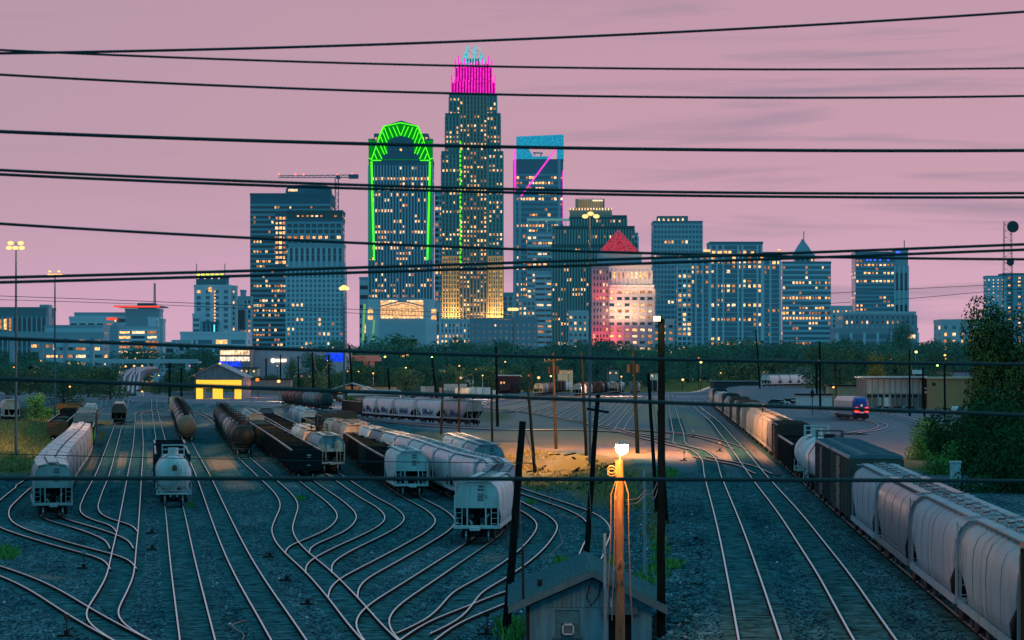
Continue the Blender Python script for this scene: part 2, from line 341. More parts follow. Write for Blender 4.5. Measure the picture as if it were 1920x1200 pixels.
FAN = [((868, 770), (905, 757), (960, 746), (1000, 741)), ((885, 768), (930, 753), (1000, 743), (1040, 738)), ((905, 768), (960, 756), (1040, 744), (1075, 738)), ((960, 774), (985, 765), (1060, 748), (1098, 741)), ((1000, 777), (1020, 770), (1075, 751), (1105, 741)), ((1040, 784), (1062, 772), (1098, 755), (1135, 741)), ((1075, 790), (1100, 774), (1135, 755), (1160, 742)), ((1110, 797), (1135, 778), (1160, 757), (1180, 742)), ((1130, 802), (1148, 790), (1175, 760), (1196, 740)), ((1160, 810), (1172, 790), (1195, 762), (1212, 744))]
for i, f in enumerate(FAN):
    track('F%d' % i, list(f), ORD1[i] + ' fan track from the left in the classification yard behind the lamps', ties=False)
track('R5', [(1600, 815), (1645, 808), (1655, 800), (1640, 795), (1600, 789), (1560, 778), (1540, 770)], 'curved siding in front of the passenger train', ties=False)
track('R6', [(1740, 800), (1690, 785), (1650, 776), (1620, 772)], 'short siding in front of the station building', ties=False)
# ------------------------------------------------------------------ railcar prototypes (along Y, near end at -Y, rail top at z = 0)
def paint(name, col, **k):
    k.setdefault('dirt', .55); k.setdefault('streak', True); k.setdefault('var', .16); k.setdefault('scale', 1.1)
    return mat('paint_' + name, col, k.pop('rough', .5), k.pop('metal', .0), **k)
PC = {
 'grey': paint('grey', (.26, .32, .35)), 'white': paint('white', (.44, .52, .56), dirt=.35), 'silver': paint('silver', (.46, .50, .56), rough=.34, metal=.15, dirt=.4),
 'tan': paint('tan', (.24, .21, .18)), 'cream': paint('cream', (.42, .36, .31)), 'green': paint('green', (.035, .065, .06)), 'teal': paint('teal', (.17, .30, .36)),
 'black': paint('black', (.004, .013, .017), rough=.5, dirt=.08, spec=.12), 'charcoal': paint('charcoal', (.016, .042, .052), spec=.12, dirt=.1), 'brown': paint('brown', (.055, .028, .024)), 'rust': paint('rust', (.13, .06, .035)),
 'orange': paint('orange', (.36, .15, .045)), 'yellow': paint('yellow', (.36, .23, .07)), 'olive': paint('olive', (.11, .115, .085), dirt=.4), 'slate': paint('slate', (.05, .14, .19), dirt=.25), 'steel': paint('steel', (.19, .24, .27), rough=.35, metal=.4), 'maroon': paint('maroon', (.09, .03, .03)), 'lilac': paint('lilac', (.25, .32, .39), rough=.6, spec=.1, dirt=.35), 'pink': paint('pink', (.56, .46, .50), rough=.4, dirt=.3)}
M_load = mat('gravel_load', (.05, .06, .045), .95, 0, .6, 5, .8)
M_rustint = mat('rusty_interior', (.05, .028, .018), .9, 0, .5, 2)
MC = {}
def cached(key, fn):
    if key not in MC: MC[key] = fn()
    return MC[key]
def bogie_mesh():
    mb = MB()
    for s in (-1, 1):
        x = s * 1.02
        mb.box(x - .08, x + .08, -1.25, 1.25, .50, .72); mb.box(x - .1, x + .1, -.45, .45, .22, .62)
        for y in (-.87, .87): mb.box(x - .12, x + .12, y - .18, y + .18, .34, .62)
        mb.beam((x, -.8, .3), (x, -.3, .25), .1); mb.beam((x, .8, .3), (x, .3, .25), .1)
    mb.box(-1.1, 1.1, -.25, .25, .48, .86); return mb.mesh('bogie', [M_dark])
def wheelset_mesh():
    mb = MB(); mb.tube((-.9, 0, .45), (.9, 0, .45), .08, n=8)
    for s in (-1, 1):
        x = s * .7525; mb.tube((x - .07, 0, .45), (x + .065, 0, .45), .45, n=20, m=1); mb.tube((x - s * .09, 0, .45), (x - s * .06, 0, .45), .50, n=20, m=0)
    return mb.mesh('wheelset', [M_wheel, M_tread])
def coupler_mesh():
    mb = MB(); mb.box(-.16, .16, -.55, .35, .68, .92); mb.box(-.22, .22, -.8, -.5, .62, .98); mb.beam((.55, .1, .7), (.25, -.35, .25), .05); return mb.mesh('coupler', [M_dark])
def add_run(t, L, lod, bc=5.0):
    off = L / 2 - 1.85
    for s in (-1, 1):
        b = link('bogie', cached('bogie', bogie_mesh), t, loc=(0, s * off, 0))
        if lod < 2:
            for q in (-1, 1): link('wheelset', cached('ws', wheelset_mesh), b, loc=(0, q * .87, 0))
        else:
            pass
    if lod < 2:
        c = link('coupler', cached('cpl', coupler_mesh), t, loc=(0, -L / 2 - .1, 0)); c2 = link('coupler', cached('cpl', coupler_mesh), t, loc=(0, L / 2 + .1, 0)); c2.rotation_euler = (0, 0, math.pi)
def hop_ring(y, zb, w=1.0, top=0):
    h = [(1.22, zb), (1.40, max(zb, 1.12)), (1.47, max(zb + .02, 1.7)), (1.50, max(zb + .04, 2.6)), (1.44, 3.35), (1.28, 3.75), (.98, 4.0), (.45, 4.15)]
    r = [(-x * w, z) for x, z in h[::-1]][::-1]
    pts = [(x * w, y, z + top) for x, z in h] + [(-x * w, y, z + top) for x, z in h[::-1]]
    return pts
def hopper(c, lod, L=15.2, style=0):
    """covered hopper"""
    m = PC[c]; out = []
    def body():
        mb = MB(); e = L / 2 - .25
        ys = [(-e, 2.35, .97), (-e + .05, 2.33, 1), (-e + 1.9, 1.1, 1), (-e + 2.0, 1.1, 1)]
        ys += [(e - 2.0, 1.1, 1), (e - 1.9, 1.1, 1), (e - .05, 2.33, 1), (e, 2.35, .97)]
        mb.loft([hop_ring(*q) for q in ys], 0, True, True); nr = 16
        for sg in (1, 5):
            for j in (0, nr - 1, nr - 2, 1, nr - 3): mb.m[sg * nr + j] = 1  # end recess darkened through the colour of its sloping faces
        for j in range(nr):
            if False: pass
        # ends of the body: a flanged rim and the seams of the bays
        nb = 4
        for i in range(1, nb):
            y = -e + 2 * e * i / nb; r = hop_ring(y - .05, 1.12, 1.015); r2 = hop_ring(y + .05, 1.12, 1.015); mb.loft([r, r2], 0, False, True)
        for s in (-1, 1):
            for x in (-.5, .5): mb.box(x - .035, x + .035, s * e - .05, s * e + .05, 2.4, 3.95)
        for s in (-1, 1): mb.loft([hop_ring(s * e - .06, 2.33, 1.02), hop_ring(s * e + .06, 2.33, 1.02)], 0, False, False)
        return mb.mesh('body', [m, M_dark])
    def body_rib():
        me = body(); return me
    def frame():
        mb = MB(); e = L / 2
        for s in (-1, 1):
            mb.box(s * 1.5 - .06, s * 1.5 + .06, -e, e, .98, 1.24)
            mb.box(-1.5, 1.5, s * e - .12, s * e + .12, .98, 1.2)
            for x in (-1.46, -.62, .62, 1.46): mb.box(x - .045, x + .045, s * e - .1, s * e, 1.2, 2.42 if abs(x) < 1 else 3.2)
            mb.box(-.3, .3, s * e - 1.9, s * e, .95, 1.15)
            mb.beam((-.3, s * (e - .4), 1.2), (-.9, s * (e - 1.2), 2.2), .12); mb.beam((.3, s * (e - .4), 1.2), (.9, s * (e - 1.2), 2.2), .12)
        mb.box(-.2, .2, -e, e, .78, .98, 1); return mb.mesh('end_frame', [m, M_dark])
    def gear():
        mb = MB(); e = L / 2
        mb.tube((-.75, -e + .5, 1.75), (-.2, -e + .5, 1.75), .2, n=10); mb.tube((-.9, -e + .3, 2.05), (-.9, -e + .42, 2.05), .28, n=14)
        mb.box(.2, .7, -e + .35, -e + .8, 1.3, 1.7); mb.beam((-.3, -e + .3, 1.2), (.4, -e + .9, 2.2), .05)
        return mb.mesh('brake_gear', [PC['charcoal']])
    def ladder(sd):
        mb = MB(); e = L / 2
        for (x0, x1) in (((-1.42, -.98), (.98, 1.42))[sd],):
            for x in (x0, x1): mb.box(x - .025, x + .025, -e - .04, -e + .02, 1.1, 4.0 if x0 < 0 else 3.3)
            for k in range(8 if x0 < 0 else 6): mb.box(x0, x1, -e - .04, -e, 1.3 + k * .36, 1.33 + k * .36)
        return mb.mesh('ladder', [m])
    def roof():
        mb = MB(); e = L / 2
        for s in (-1, 1): mb.box(s * .72 - .22, s * .72 + .22, -e + .1, e - .1, 4.16, 4.22)
        mb.box(-1.2, 1.2, -e - .02, -e + .5, 4.12, 4.17); mb.box(-1.2, 1.2, e - .5, e + .02, 4.12, 4.17)
        k = 10
        for i in range(k + 1):
            y = -e + .6 + (L - 1.2) * i / k
            for x in (-.5, .5, -.94, .94): mb.box(x - .02, x + .02, y - .02, y + .02, 4.0, 4.17)
        return mb.mesh('running_board', [m])
    def hatches():
        mb = MB(); e = L / 2; k = 6
        for i in range(k):
            y = -e + 1.6 + (L - 3.2) * i / (k - 1); mb.box(-.3, .3, y - .75, y + .75, 4.14, 4.27, i % 2); mb.box(-.34, .34, y - .05, y + .05, 4.14, 4.33)
            mb.beam((-.3, y - .4, 4.3), (.3, y + .5, 4.33), .05, m=2)
        mb.box(-.05, .05, -e + .8, e - .8, 4.12, 4.3)
        return mb.mesh('hatch_row', [m, PC['grey'], M_dark])
    def outlet():
        mb = MB(); e = L / 2 - 4.2
        n = 3
        for i in range(n):
            y = -e + 2 * e * i / (n - 1); a = 1.3; mb.loft([[(-1.3, y - a, 1.15), (1.3, y - a, 1.15), (1.3, y + a, 1.15), (-1.3, y + a, 1.15)], [(-.4, y - .4, .42), (.4, y - .4, .42), (.4, y + .4, .42), (-.4, y + .4, .42)]], 0, False)
        return mb.mesh('outlet', [PC['charcoal']])
    def marks():
        mb = MB(); y = -L / 2 + .23
        rr = random.Random(c)
        for x0, x1, z in ((.1, .5, 3.72), (.05, .55, 3.5)):
            x = x0
            while x < x1: mb.box(x, x + .07, y - .02, y, z, z + .13); x += .11
        for k in range(6): mb.box(.05, .05 + rr.uniform(.4, .8), y - .02, y, 3.28 - k * .09, 3.31 - k * .09)
        return mb.mesh('lettering', [M_markd])
    t = thing('hopper_car', '', 'railcar')
    k = (c, L)
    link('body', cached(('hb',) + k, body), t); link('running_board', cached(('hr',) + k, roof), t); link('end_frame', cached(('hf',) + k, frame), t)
    if lod < 2: link('outlet', cached(('ho',) + k, outlet), t); link('hatch_row', cached(('hh',) + k, hatches), t)
    if lod < 1: link('ladder', cached(('hl', 0) + k, lambda: ladder(0)), t); link('ladder', cached(('hl', 1) + k, lambda: ladder(1)), t); link('brake_gear', cached(('hg',) + k, gear), t); link('lettering', cached(('hm',) + k, marks), t)
    add_run(t, L, lod); return t
def panelhopper(c, lod, L=15.2):
    """covered hopper with a three-strip panelled roof"""
    t = hopper(c, lod, L); m = PC[c]
    def strips():
        mb = MB(); e = L / 2
        for (x0, x1, z0, z1) in ((-1.25, -.5, 4.02, 4.16), (-.36, .36, 4.3, 4.3), (.5, 1.25, 4.16, 4.02)):
            for i in range(2):
                y0 = -e + .15 + i * (L / 2); y1 = y0 + L / 2 - .3
                mb.loft([[(x0, y0, z0), (x1, y0, z1), (x1, y0, z1 + .09), (x0, y0, z0 + .09)], [(x0, y1, z0), (x1, y1, z1), (x1, y1, z1 + .09), (x0, y1, z0 + .09)]], 0, False)
        return mb.mesh('roof_panel', [PC['pink']])  # pink sheen of the sky on the roofs put into this paint
    def ribs():
        mb = MB(); e = L / 2 - .4
        for i in range(9):
            y = -e + 2 * e * i / 8; zb = 1.14 if 1 < i < 7 else (1.5 if i in (1, 7) else 2.3)
            a = [(q[0] * 1.03, y - .06, q[2]) for q in hop_ring(y, zb)][:7]; b = [(q[0], y + .06, q[2]) for q in a]
            mb.loft([a, b], 0, False, False, False); mb.loft([[(-q[0], q[1], q[2]) for q in b], [(-q[0], q[1], q[2]) for q in a]], 0, False, False, False)
        return mb.mesh('side_rib', [PC['charcoal']])
    for ch in list(t.children):
        if ch.name.split('.')[0] in ('running_board', 'hatch_row'): bpy.data.objects.remove(ch)
    link('roof_panel', cached(('ps', L), strips), t); link('side_rib', cached(('pr', L), ribs), t); return t
def tank(c, lod, L=17.0, ring=None):
    m = PC[c]; rd = 1.5; zc = 2.62
    def shell():
        mb = MB(); e = L / 2 - 1.0; n = 28; rings = []
        prof = [(-e - .62, .02), (-e - .58, .5), (-e - .42, .95), (-e - .2, 1.28), (-e, 1.46), (-e + .12, rd), (e - .12, rd), (e, 1.46), (e + .2, 1.28), (e + .42, .95), (e + .58, .5), (e + .62, .02)]
        for y, r in prof: rings.append([(math.cos(2 * math.pi * i / n) * r, y, zc + math.sin(2 * math.pi * i / n) * r) for i in range(n)])
        mb.loft(rings, 0, True, True)
        for k in range(1, 5):
            y = -e + 2 * e * k / 5; mb.loft([[(math.cos(2 * math.pi * i / n) * (rd + .012), y + o, zc + math.sin(2 * math.pi * i / n) * (rd + .012)) for i in range(n)] for o in (-.03, .03)], 0, True, False)
        return mb.mesh('tank', [m])
    def frame():
        mb = MB(); e = L / 2
        for s in (-1,):
            mb.box(-1.5, 1.5, s * e - .1, s * e + .1, .98, 1.12); mb.box(-.35, .35, min(s * e, s * (e - 3)), max(s * e, s * (e - 3)), .75, 1.05)
            for x in (-1.45, 1.45): mb.beam((x, s * e, 1.1), (x, s * e, 1.95), .05); mb.beam((x, s * (e - .2), 1.1), (x * .75, s * (e - 1.1), 1.7), .05)
            mb.box(-1.45, 1.45, s * e - .03, s * e + .03, 1.3, 1.34)
            mb.box(-1.2, 1.2, s * (e - 2) - .3, s * (e - 2) + .3, 1.0, 1.5)
            mb.box(-1.45, -.2, s * e - .35, s * e - .3, 1.9, 1.94)
        return mb.mesh('end_frame', [m if c == 'white' else PC['charcoal']])
    def plat():
        mb = MB(); mb.box(-.95, .95, -1.3, 1.3, 4.1, 4.15)
        for x in (-.95, .95):
            for y in (-1.3, 0, 1.3): mb.beam((x, y, 4.15), (x, y, 5.0), .05)
            mb.beam((x, -1.3, 4.98), (x, 1.3, 4.98), .05); mb.beam((x, -1.3, 4.6), (x, 1.3, 4.6), .04)
        for y in (-1.3, 1.3): mb.beam((-.95, y, 4.98), (.95, y, 4.98), .05); mb.beam((-.95, y, 4.6), (.95, y, 4.6), .04)
        mb.tube((0, -.3, 4.1), (0, -.3, 4.75), .45, n=14); mb.tube((0, .7, 4.1), (0, .7, 4.6), .25, n=10)
        for s in (-1, 1):
            for x in (-.2, .2): mb.beam((s * 1.52 , x, 1.2), (s * 1.55, x, 3.2), .04); mb.beam((s * 1.55, x, 3.2), (s * .95, x, 4.15), .04)
            for k in range(6): mb.beam((s * 1.54, -.2, 1.3 + k * .35), (s * 1.54, .2, 1.3 + k * .35), .03)
        return mb.mesh('platform', [m if c == 'white' else M_dark])
    def deco():
        mb = MB(); y = -L / 2 + .42
        if c == 'white':
            mb.box(-1.28, 1.28, y - .24, y - .19, 2.22, 2.25, 1)
            for x in (.62, .98):mb.box(x - .02, x + .02, -L / 2 - .02, -L / 2 + .06, 1.1, 3.4, 2)
            for k in range(7): mb.box(.62, .98, -L / 2 - .02, -L / 2 + .06, 1.4 + k * .28, 1.43 + k * .28, 2)
            mb.tube((-.25, y - .3, 1.85), (-.25, y - .2, 1.85), .17, n=14, m=2)
            a = .2; mb.add([(.42, y - .3, 1.45 - a), (.42 + a, y - .3, 1.45), (.42, y - .3, 1.45 + a), (.42 - a, y - .3, 1.45)], [(0, 1, 2, 3)], 3)
            mb.add([(.05 + math.cos(i * .785) * .22 * (1 + .3 * (i % 2)), y - .245, 3.2 + math.sin(i * .785) * .22 * (1 + .25 * (i % 3))) for i in range(8)], [tuple(range(8))], 4)
        elif c == 'olive':
            mb.add([(-.38, y - .26, 3.25), (.38, y - .26, 3.25), (0, y - .26, 2.85)], [(2, 1, 0)], 0); mb.box(-.22, .3, y - .3, y - .26, 3.03, 3.13, 1)
        else:
            for z, n in ((2.95, 7), (2.72, 5)):
                for i in range(n): mb.box(-.4 + i * .12, -.32 + i * .12, y - .26, y - .22, z, z + .13, 0)
        return mb.mesh('lettering', [M_mark, M_markd, M_gal, PC['maroon'], PC['rust']])
    t = thing('tank_car', '', 'railcar'); k = (c, L)
    link('tank', cached(('tb',) + k, shell), t); link('platform', cached(('tp',) + k, plat), t); link('end_frame', cached(('tf',) + k, frame), t); link('end_frame', cached(('tf',) + k, frame), t).rotation_euler = (0, 0, math.pi)
    if lod < 1: link('lettering', cached(('tl',) + k, deco), t)
    add_run(t, L, lod); return t
def gondola(c, lod, L=15.4, load=None, H=3.1):
    m = PC[c]
    def body():
        mb = MB(); e = L / 2; w = 1.48; z0 = 1.0
        for s in (-1, 1): mb.box(s * w - .04, s * w + .04, -e, e, z0, H); mb.box(-w + .04, w - .04, s * e - .04, s * e + .04, z0, H)
        mb.box(-w + .04, w - .04, -e + .04, e - .04, z0, z0 + .12, 1)
        n = 11
        for i in range(n):
            y = -e + .1 + (L - .2) * i / (n - 1)
            for s in (-1, 1): mb.box(s * (w + .1) - .06, s * (w + .1) + .06, y - .06, y + .06, z0 - .05, H - .08)
        for k in range(4): mb.box(-w + .05, w - .05, -e - .12, -e - .04, z0 + .25 + k * .5, z0 + .38 + k * .5); mb.box(-w + .05, w - .05, e + .04, e + .12, z0 + .25 + k * .5, z0 + .38 + k * .5)
        mb.box(-.25, .25, -e, e, .72, z0); return mb.mesh('body', [m, M_rustint])
    def chord():
        mb = MB(); e = L / 2
        for s in (-1, 1): mb.box(s * 1.5 - .09, s * 1.5 + .09, -e - .05, e + .05, H, H + .1); mb.box(-1.4, 1.4, s * e - .06, s * e + .06, H, H + .08, 1)
        if load is None:
            for y in (-e / 3, e / 3): mb.box(-1.42, 1.42, y - .07, y + .07, H - .14, H - .02, 1)
        return mb.mesh('top_chord', [PC['steel'], PC['black']])  # paler side chords carry their highlight in the paint
    def cargo():
        mb = MB(); e = L / 2 - .12; nx, ny = 8, 40; vs = []; fs = []
        for j in range(ny + 1):
            for i in range(nx + 1):
                x = -1.42 + 2.84 * i / nx; y = -e + 2 * e * j / ny; q = 1 - (x / 1.5) ** 2
                vs.append((x, y, H - .35 + .55 * q * min(1, (e - abs(y)) / 1.2) + .1 * noise.noise(Vector((x * 2, y * 2, 0)))))
        for j in range(ny):
            for i in range(nx): a = j * (nx + 1) + i; fs.append((a, a + 1, a + nx + 2, a + nx + 1))
        mb.add(vs, fs, 0, True); return mb.mesh('load', [M_load])
    def marks():
        mb = MB(); y = -L / 2 - .05
        for z in (2.55, 2.3):
            for i in range(4): mb.box(.12 + i * .1, .2 + i * .1, y - .04, y, z, z + .13)
        mb.box(.1, .45, y - .04, y, 1.52, 1.6); return mb.mesh('lettering', [M_mark])
    t = thing('gondola_car', '', 'railcar'); k = (c, L, H)
    link('body', cached(('gb',) + k, body), t); link('top_chord', cached(('gc', load) + k, chord), t)
    if load: link('load', cached(('gl',) + k, cargo), t)
    if lod < 1: link('lettering', cached(('gm', L), marks), t)
    add_run(t, L, lod); return t
def boxcar(c, lod, L=16.0, H=4.7, roofc=None):
    m = PC[c]
    def body():
        mb = MB(); e = L / 2; mb.box(-1.5, 1.5, -e, e, 1.0, H - .25)
        for i in range(15):
            y = -e + .15 + (L - .3) * i / 14
            for s in (-1, 1): mb.box(s * 1.55 - .05, s * 1.55 + .05, y - .08, y + .08, 1.05, H - .3)
        for s in (-1, 1):
            for k in range(7): mb.box(-1.4, 1.4, s * e - .06, s * e + .06, 1.3 + k * .42, 1.45 + k * .42)
        mb.box(-.25, .25, -e - .2, e + .2, .75, 1.0); return mb.mesh('body', [m])
    def roof():
        mb = MB(); e = L / 2 + .05
        mb.loft([[(-1.6, y, H - .25), (-1.55, y, H - .12), (-.6, y, H), (.6, y, H), (1.55, y, H - .12), (1.6, y, H - .25)] for y in (-e, e)], 0, False)
        for i in range(13): y = -e + .3 + (2 * e - .6) * i / 12; mb.beam((-1.5, y, H - .08), (0, y, H + .04), .1, .06); mb.beam((1.5, y, H - .08), (0, y, H + .04), .1, .06)
        return mb.mesh('roof', [PC[roofc or c]])
    def door():
        mb = MB()
        for s in (-1, 1):
            mb.box(s * 1.6 - .05, s * 1.6 + .05, -1.6, 1.6, 1.1, H - .4)
            for k in range(5): mb.box(s * 1.67 - .03, s * 1.67 + .03, -1.55, 1.55, 1.3 + k * .6, 1.4 + k * .6)
        return mb.mesh('door', [m])
    t = thing('box_car', '', 'railcar'); k = (c, L, H)
    link('body', cached(('bb',) + k, body), t); link('roof', cached(('br', roofc) + k, roof), t); link('door', cached(('bd',) + k, door), t)
    add_run(t, L, lod); return t
NM = {'grey': 'light grey', 'white': 'white', 'silver': 'silver', 'tan': 'tan', 'cream': 'cream', 'green': 'dark green', 'teal': 'teal grey', 'black': 'black', 'charcoal': 'charcoal', 'brown': 'dark brown', 'rust': 'rusty', 'orange': 'orange', 'yellow': 'yellow', 'olive': 'olive', 'slate': 'slate blue', 'steel': 'steel grey', 'maroon': 'maroon', 'pink': 'pinkish white', 'lilac': 'lilac grey'}
def string(key, start, spec, where, group, rev=False, pts=None):
    """a string of cars along a track, from the car nearest the camera; start = distance of its near end"""
    if pts is not None: xs, ys, tt = catmull(pts)
    else: xs, ys, tt = TRK[key]
    xs = np.array(xs); ys = np.array(ys)
    if (key and ys[0] > ys[-1]) : xs, ys = xs[::-1], ys[::-1]
    if rev: xs, ys = xs[::-1], ys[::-1]
    s0 = None
    i0 = max(0, int(np.argmax(np.abs(ys - 0) > start))) if not rev else 0
    # last crossing of the start distance on the way out
    cross = [i for i in range(len(ys) - 1) if ys[i] <= start < ys[i + 1]]
    i0 = cross[-1] if cross else 0
    s = float(tt[i0] + (start - ys[i0]) / max(.01, (ys[i0 + 1] - ys[i0])) * (tt[i0 + 1] - tt[i0])) if cross else 0.0
    n = len(spec)
    for i, (fn, c, L, kw) in enumerate(spec):
        L_ = L; a = s + 1.85; b = s + L_ - 1.85
        if b > tt[-1]:   # extrapolate straight
            dx = xs[-1] - xs[-3]; dy = ys[-1] - ys[-3]; l = math.hypot(dx, dy)
            ex = lambda q: (xs[-1] + dx / l * (q - tt[-1]), ys[-1] + dy / l * (q - tt[-1]))
        def at(q): return (float(np.interp(q, tt, xs)), float(np.interp(q, tt, ys))) if q <= tt[-1] else ex(q)
        (ax, ay), (bx, by) = at(a), at(b)
        d = (ay + by) / 2; lod = 0 if d < 330 else (1 if d < 480 else 2)
        t = fn(c, lod, L_, **kw)
        t.location = ((ax + bx) / 2, (ay + by) / 2, th((ax + bx) / 2, (ay + by) / 2) + RT)
        t.rotation_euler = (0, 0, math.atan2(by - ay, bx - ax) - math.pi / 2)
        kind = {'hopper': 'covered hopper car', 'panelhopper': 'panel-roofed hopper car', 'tank': 'cylindrical tank car', 'gondola': 'open gondola car' if not kw.get('load') else 'gravel-laden gondola car', 'boxcar': 'boxcar'}[fn.__name__]
        pos = 'nearest car' if i == 0 else (ORD[i] + ' car from the near end')
        tag(t, '%s %s, %s in %s' % (NM[c], kind, 'nearest' if i == 0 else ORD[i] + ' nearest', where), group=group)
        s += L_ + 1.3
H_ = lambda c, L=14.6, **k: (hopper, c, L, k)
HP = lambda c, L=14.6, **k: (panelhopper, c, L, k)
T_ = lambda c, L=16.8, **k: (tank, c, L, k)
Gd = lambda c, L=14.8, **k: (gondola, c, L, k)
B_ = lambda c, L=15.5, **k: (boxcar, c, L, k)
string('T2', 208, [HP('grey')] * 8 + [HP('cream'), HP('tan'), Gd('black', H=3.6), Gd('charcoal', H=3.6), B_('slate'), H_('tan'), B_('charcoal', roofc='grey'), H_('grey'), B_('rust', roofc='grey')] + [H_('grey')] * 6, 'the left hopper string', 'cars of the left hopper string')
string(None, 424, [Gd('rust', load=1), Gd('charcoal'), Gd('charcoal', load=1), Gd('black'), Gd('charcoal'), B_('black', H=3.9), Gd('charcoal'), B_('orange', H=3.8), Gd('rust'), B_('rust', H=3.9)], 'the gondola row at far left', 'cars of the far left gondola row', pts=[(-72.3, 424), (-104, 640), (-140, 860)])
string('T5', 556, [H_('green'), H_('grey'), H_('tan')], 'the short S-curve string', 'cars of the short string on the S-curved track')
string('T4', 226, [T_('white', 13.5), Gd('black', 12, H=3.9), Gd('black', 12, H=3.9), Gd('black', 12, H=4.1)], 'the white tank car string', 'cars behind the white tank car')
string('T6', 422, [T_('olive')] + [T_('steel'), T_('charcoal')] * 5 + [T_('steel'), B_('cream'), H_('grey')], 'the olive tank car string', 'cars of the olive tank string')
string('T7', 352, [T_('black'), T_('charcoal'), T_('tan'), T_('steel'), T_('charcoal'), T_('slate'), T_('charcoal'), T_('black'), T_('charcoal'), T_('black')], 'the black tank car string', 'cars of the black tank string')
string('T8', 278, [Gd('black')] * 4 + [Gd('black'), Gd('charcoal'), Gd('rust'), Gd('charcoal'), Gd('olive', load=1), Gd('olive', load=1), H_('cream'), H_('grey'), H_('white'), H_('tan')], 'the black gondola string', 'cars of the black gondola string')
string('T9', 298, [H_('teal'), T_('tan', 13), H_('cream'), H_('white'), Gd('rust'), Gd('charcoal'), Gd('black'), Gd('charcoal'), Gd('black'), Gd('charcoal'), Gd('black'), Gd('charcoal'), Gd('black'), H_('slate')], 'the string behind the teal hopper', 'cars of the teal hopper string')
string('T10', 242, [H_('white'), Gd('black'), Gd('black'), Gd('charcoal'), Gd('black'), Gd('black'), Gd('brown'), H_('cream', 13), H_('tan'), H_('cream'), B_('charcoal'), Gd('tan'), Gd('yellow'), Gd('black'), H_('white'), H_('grey'), H_('white'), H_('grey')], 'the string of the laddered hopper', 'cars of the pale laddered hopper string')
string('T11', 178, [H_('white', 14.2), H_('slate', 13), H_('silver', 13.6), H_('silver', 14.2), H_('silver', 14.2), H_('silver'), H_('white'), H_('silver'), H_('white'), H_('slate'), H_('white'), Gd('brown'), H_('cream', 12), H_('cream', 12), Gd('charcoal'), B_('charcoal', H=5.0), Gd('charcoal')], 'the long curving silver string', 'cars of the curving silver hopper string')
string('T12', 262, [H_('teal'), H_('white'), H_('white')], 'the row behind the silver string', 'cars of the short row behind the silver string')
string(None, 600, [T_('charcoal', 15), T_('slate', 15), T_('slate', 15), T_('charcoal', 15), T_('maroon', 15), T_('maroon', 15)], 'the far tank car row', 'tank cars in front of the carport', pts=[(-41.5, 600), (-52, 660), (-64, 720)])
string(None, 452, [H_('steel', 12.6), H_('silver', 12.6), H_('silver', 12.6), H_('silver', 12.6), H_('silver', 12.6), Gd('brown', 14), Gd('brown', 14)], 'the silver string seen side-on', 'cars of the side-on silver string', pts=[(-6.2, 452), (-11.5, 466), (-18, 483), (-24, 503), (-29.5, 526), (-33.5, 548), (-37, 570)])
string(None, 520, [H_('cream'), H_('pink'), T_('steel'), H_('grey')], 'the row at the left edge', 'cars at the left picture edge', pts=[(-97.5, 520), (-106, 560), (-118, 620)])
string(None, 905, [H_('white', 13)] * 6, 'the white row on the rise', 'white hoppers on the rise', pts=[(86, 905), (97, 935), (112, 985)])
FS = [(945, [H_('tan'), H_('steel'), H_('maroon'), H_('grey'), B_('charcoal'), B_('maroon'), B_('brown'), H_('white'), H_('white')], [(9.2, 945), (20, 1060), (34, 1200)], 'first'),
 (905, [H_('steel'), H_('silver'), B_('brown'), H_('tan'), B_('charcoal')], [(22, 905), (27, 960), (36, 1040)], 'second'),
 (985, [B_('brown'), H_('tan'), B_('charcoal'), H_('grey'), T_('black'), H_('white'), H_('grey')], [(31, 985), (38, 1060), (50, 1180)], 'third'),
 (975, [H_('tan'), H_('charcoal'), T_('black'), H_('white'), H_('grey')], [(37, 975), (43, 1050), (52, 1160)], 'fourth'),
 (1000, [B_('slate'), H_('tan'), H_('grey'), B_('rust')], [(45.5, 1000), (52, 1090), (58, 1160)], 'fifth'),
 (1080, [B_('charcoal'), H_('white'), H_('rust')], [(57, 1080), (62, 1150), (68, 1220)], 'sixth'),
 (1030, [B_('maroon', H=3.6), B_('charcoal'), H_('white'), H_('cream')], [(-3, 1030), (2, 1090), (8, 1150)], 'leftmost')]
for st, sp, pts, nm in FS: string(None, st, sp, 'the %s far yard string' % nm, 'far cars in the classification yard', pts=pts)
def graffiti(group, cars, side, col, seed, z0=1.5, z1=2.6):
    rr = random.Random(seed); obs = [o for o in COL.objects if o.get('group') == group and not o.parent]
    for i in cars:
        o = obs[i]; mb = MB(); pts = []; n = 46
        for k in range(n): pts.append((side * (1.56 if o.name.startswith('hopper') else 1.68), -2.6 + 5.2 * k / n + rr.uniform(-.25, .25), z0 + (z1 - z0) * (rr.random() if k % 2 else rr.random() * .35)))
        for a, b in zip(pts, pts[1:]): mb.beam(a, b, .05, .13)
        mb.obj('graffiti', col, o)
graffiti('cars of the side-on silver string', (0, 1, 2, 3, 4), -1, mat('spray_blue', (.03, .05, .16), .6), 1)
graffiti('cars of the left hopper string', (9, 10, 11), 1, mat('spray_green', (.05, .45, .12), .6), 2, 1.6, 3.0)
graffiti('cars of the left hopper string', (8,), 1, mat('spray_pink', (.5, .12, .3), .6), 3)
_g = [o for o in COL.objects if o.get('group') == 'cars of the far left gondola row'][5]; _m = MB()
for _k in range(40): _a = (-1.1 + 2.2 * _k / 40, -7.85, 2.0 + 1.2 * R()); _m.beam(_a, (_a[0] + .2, -7.85, 2.0 + 1.2 * R()), .1, .12)
_m.obj('graffiti', mat('spray_purple', (.25, .08, .6), .6), _g)
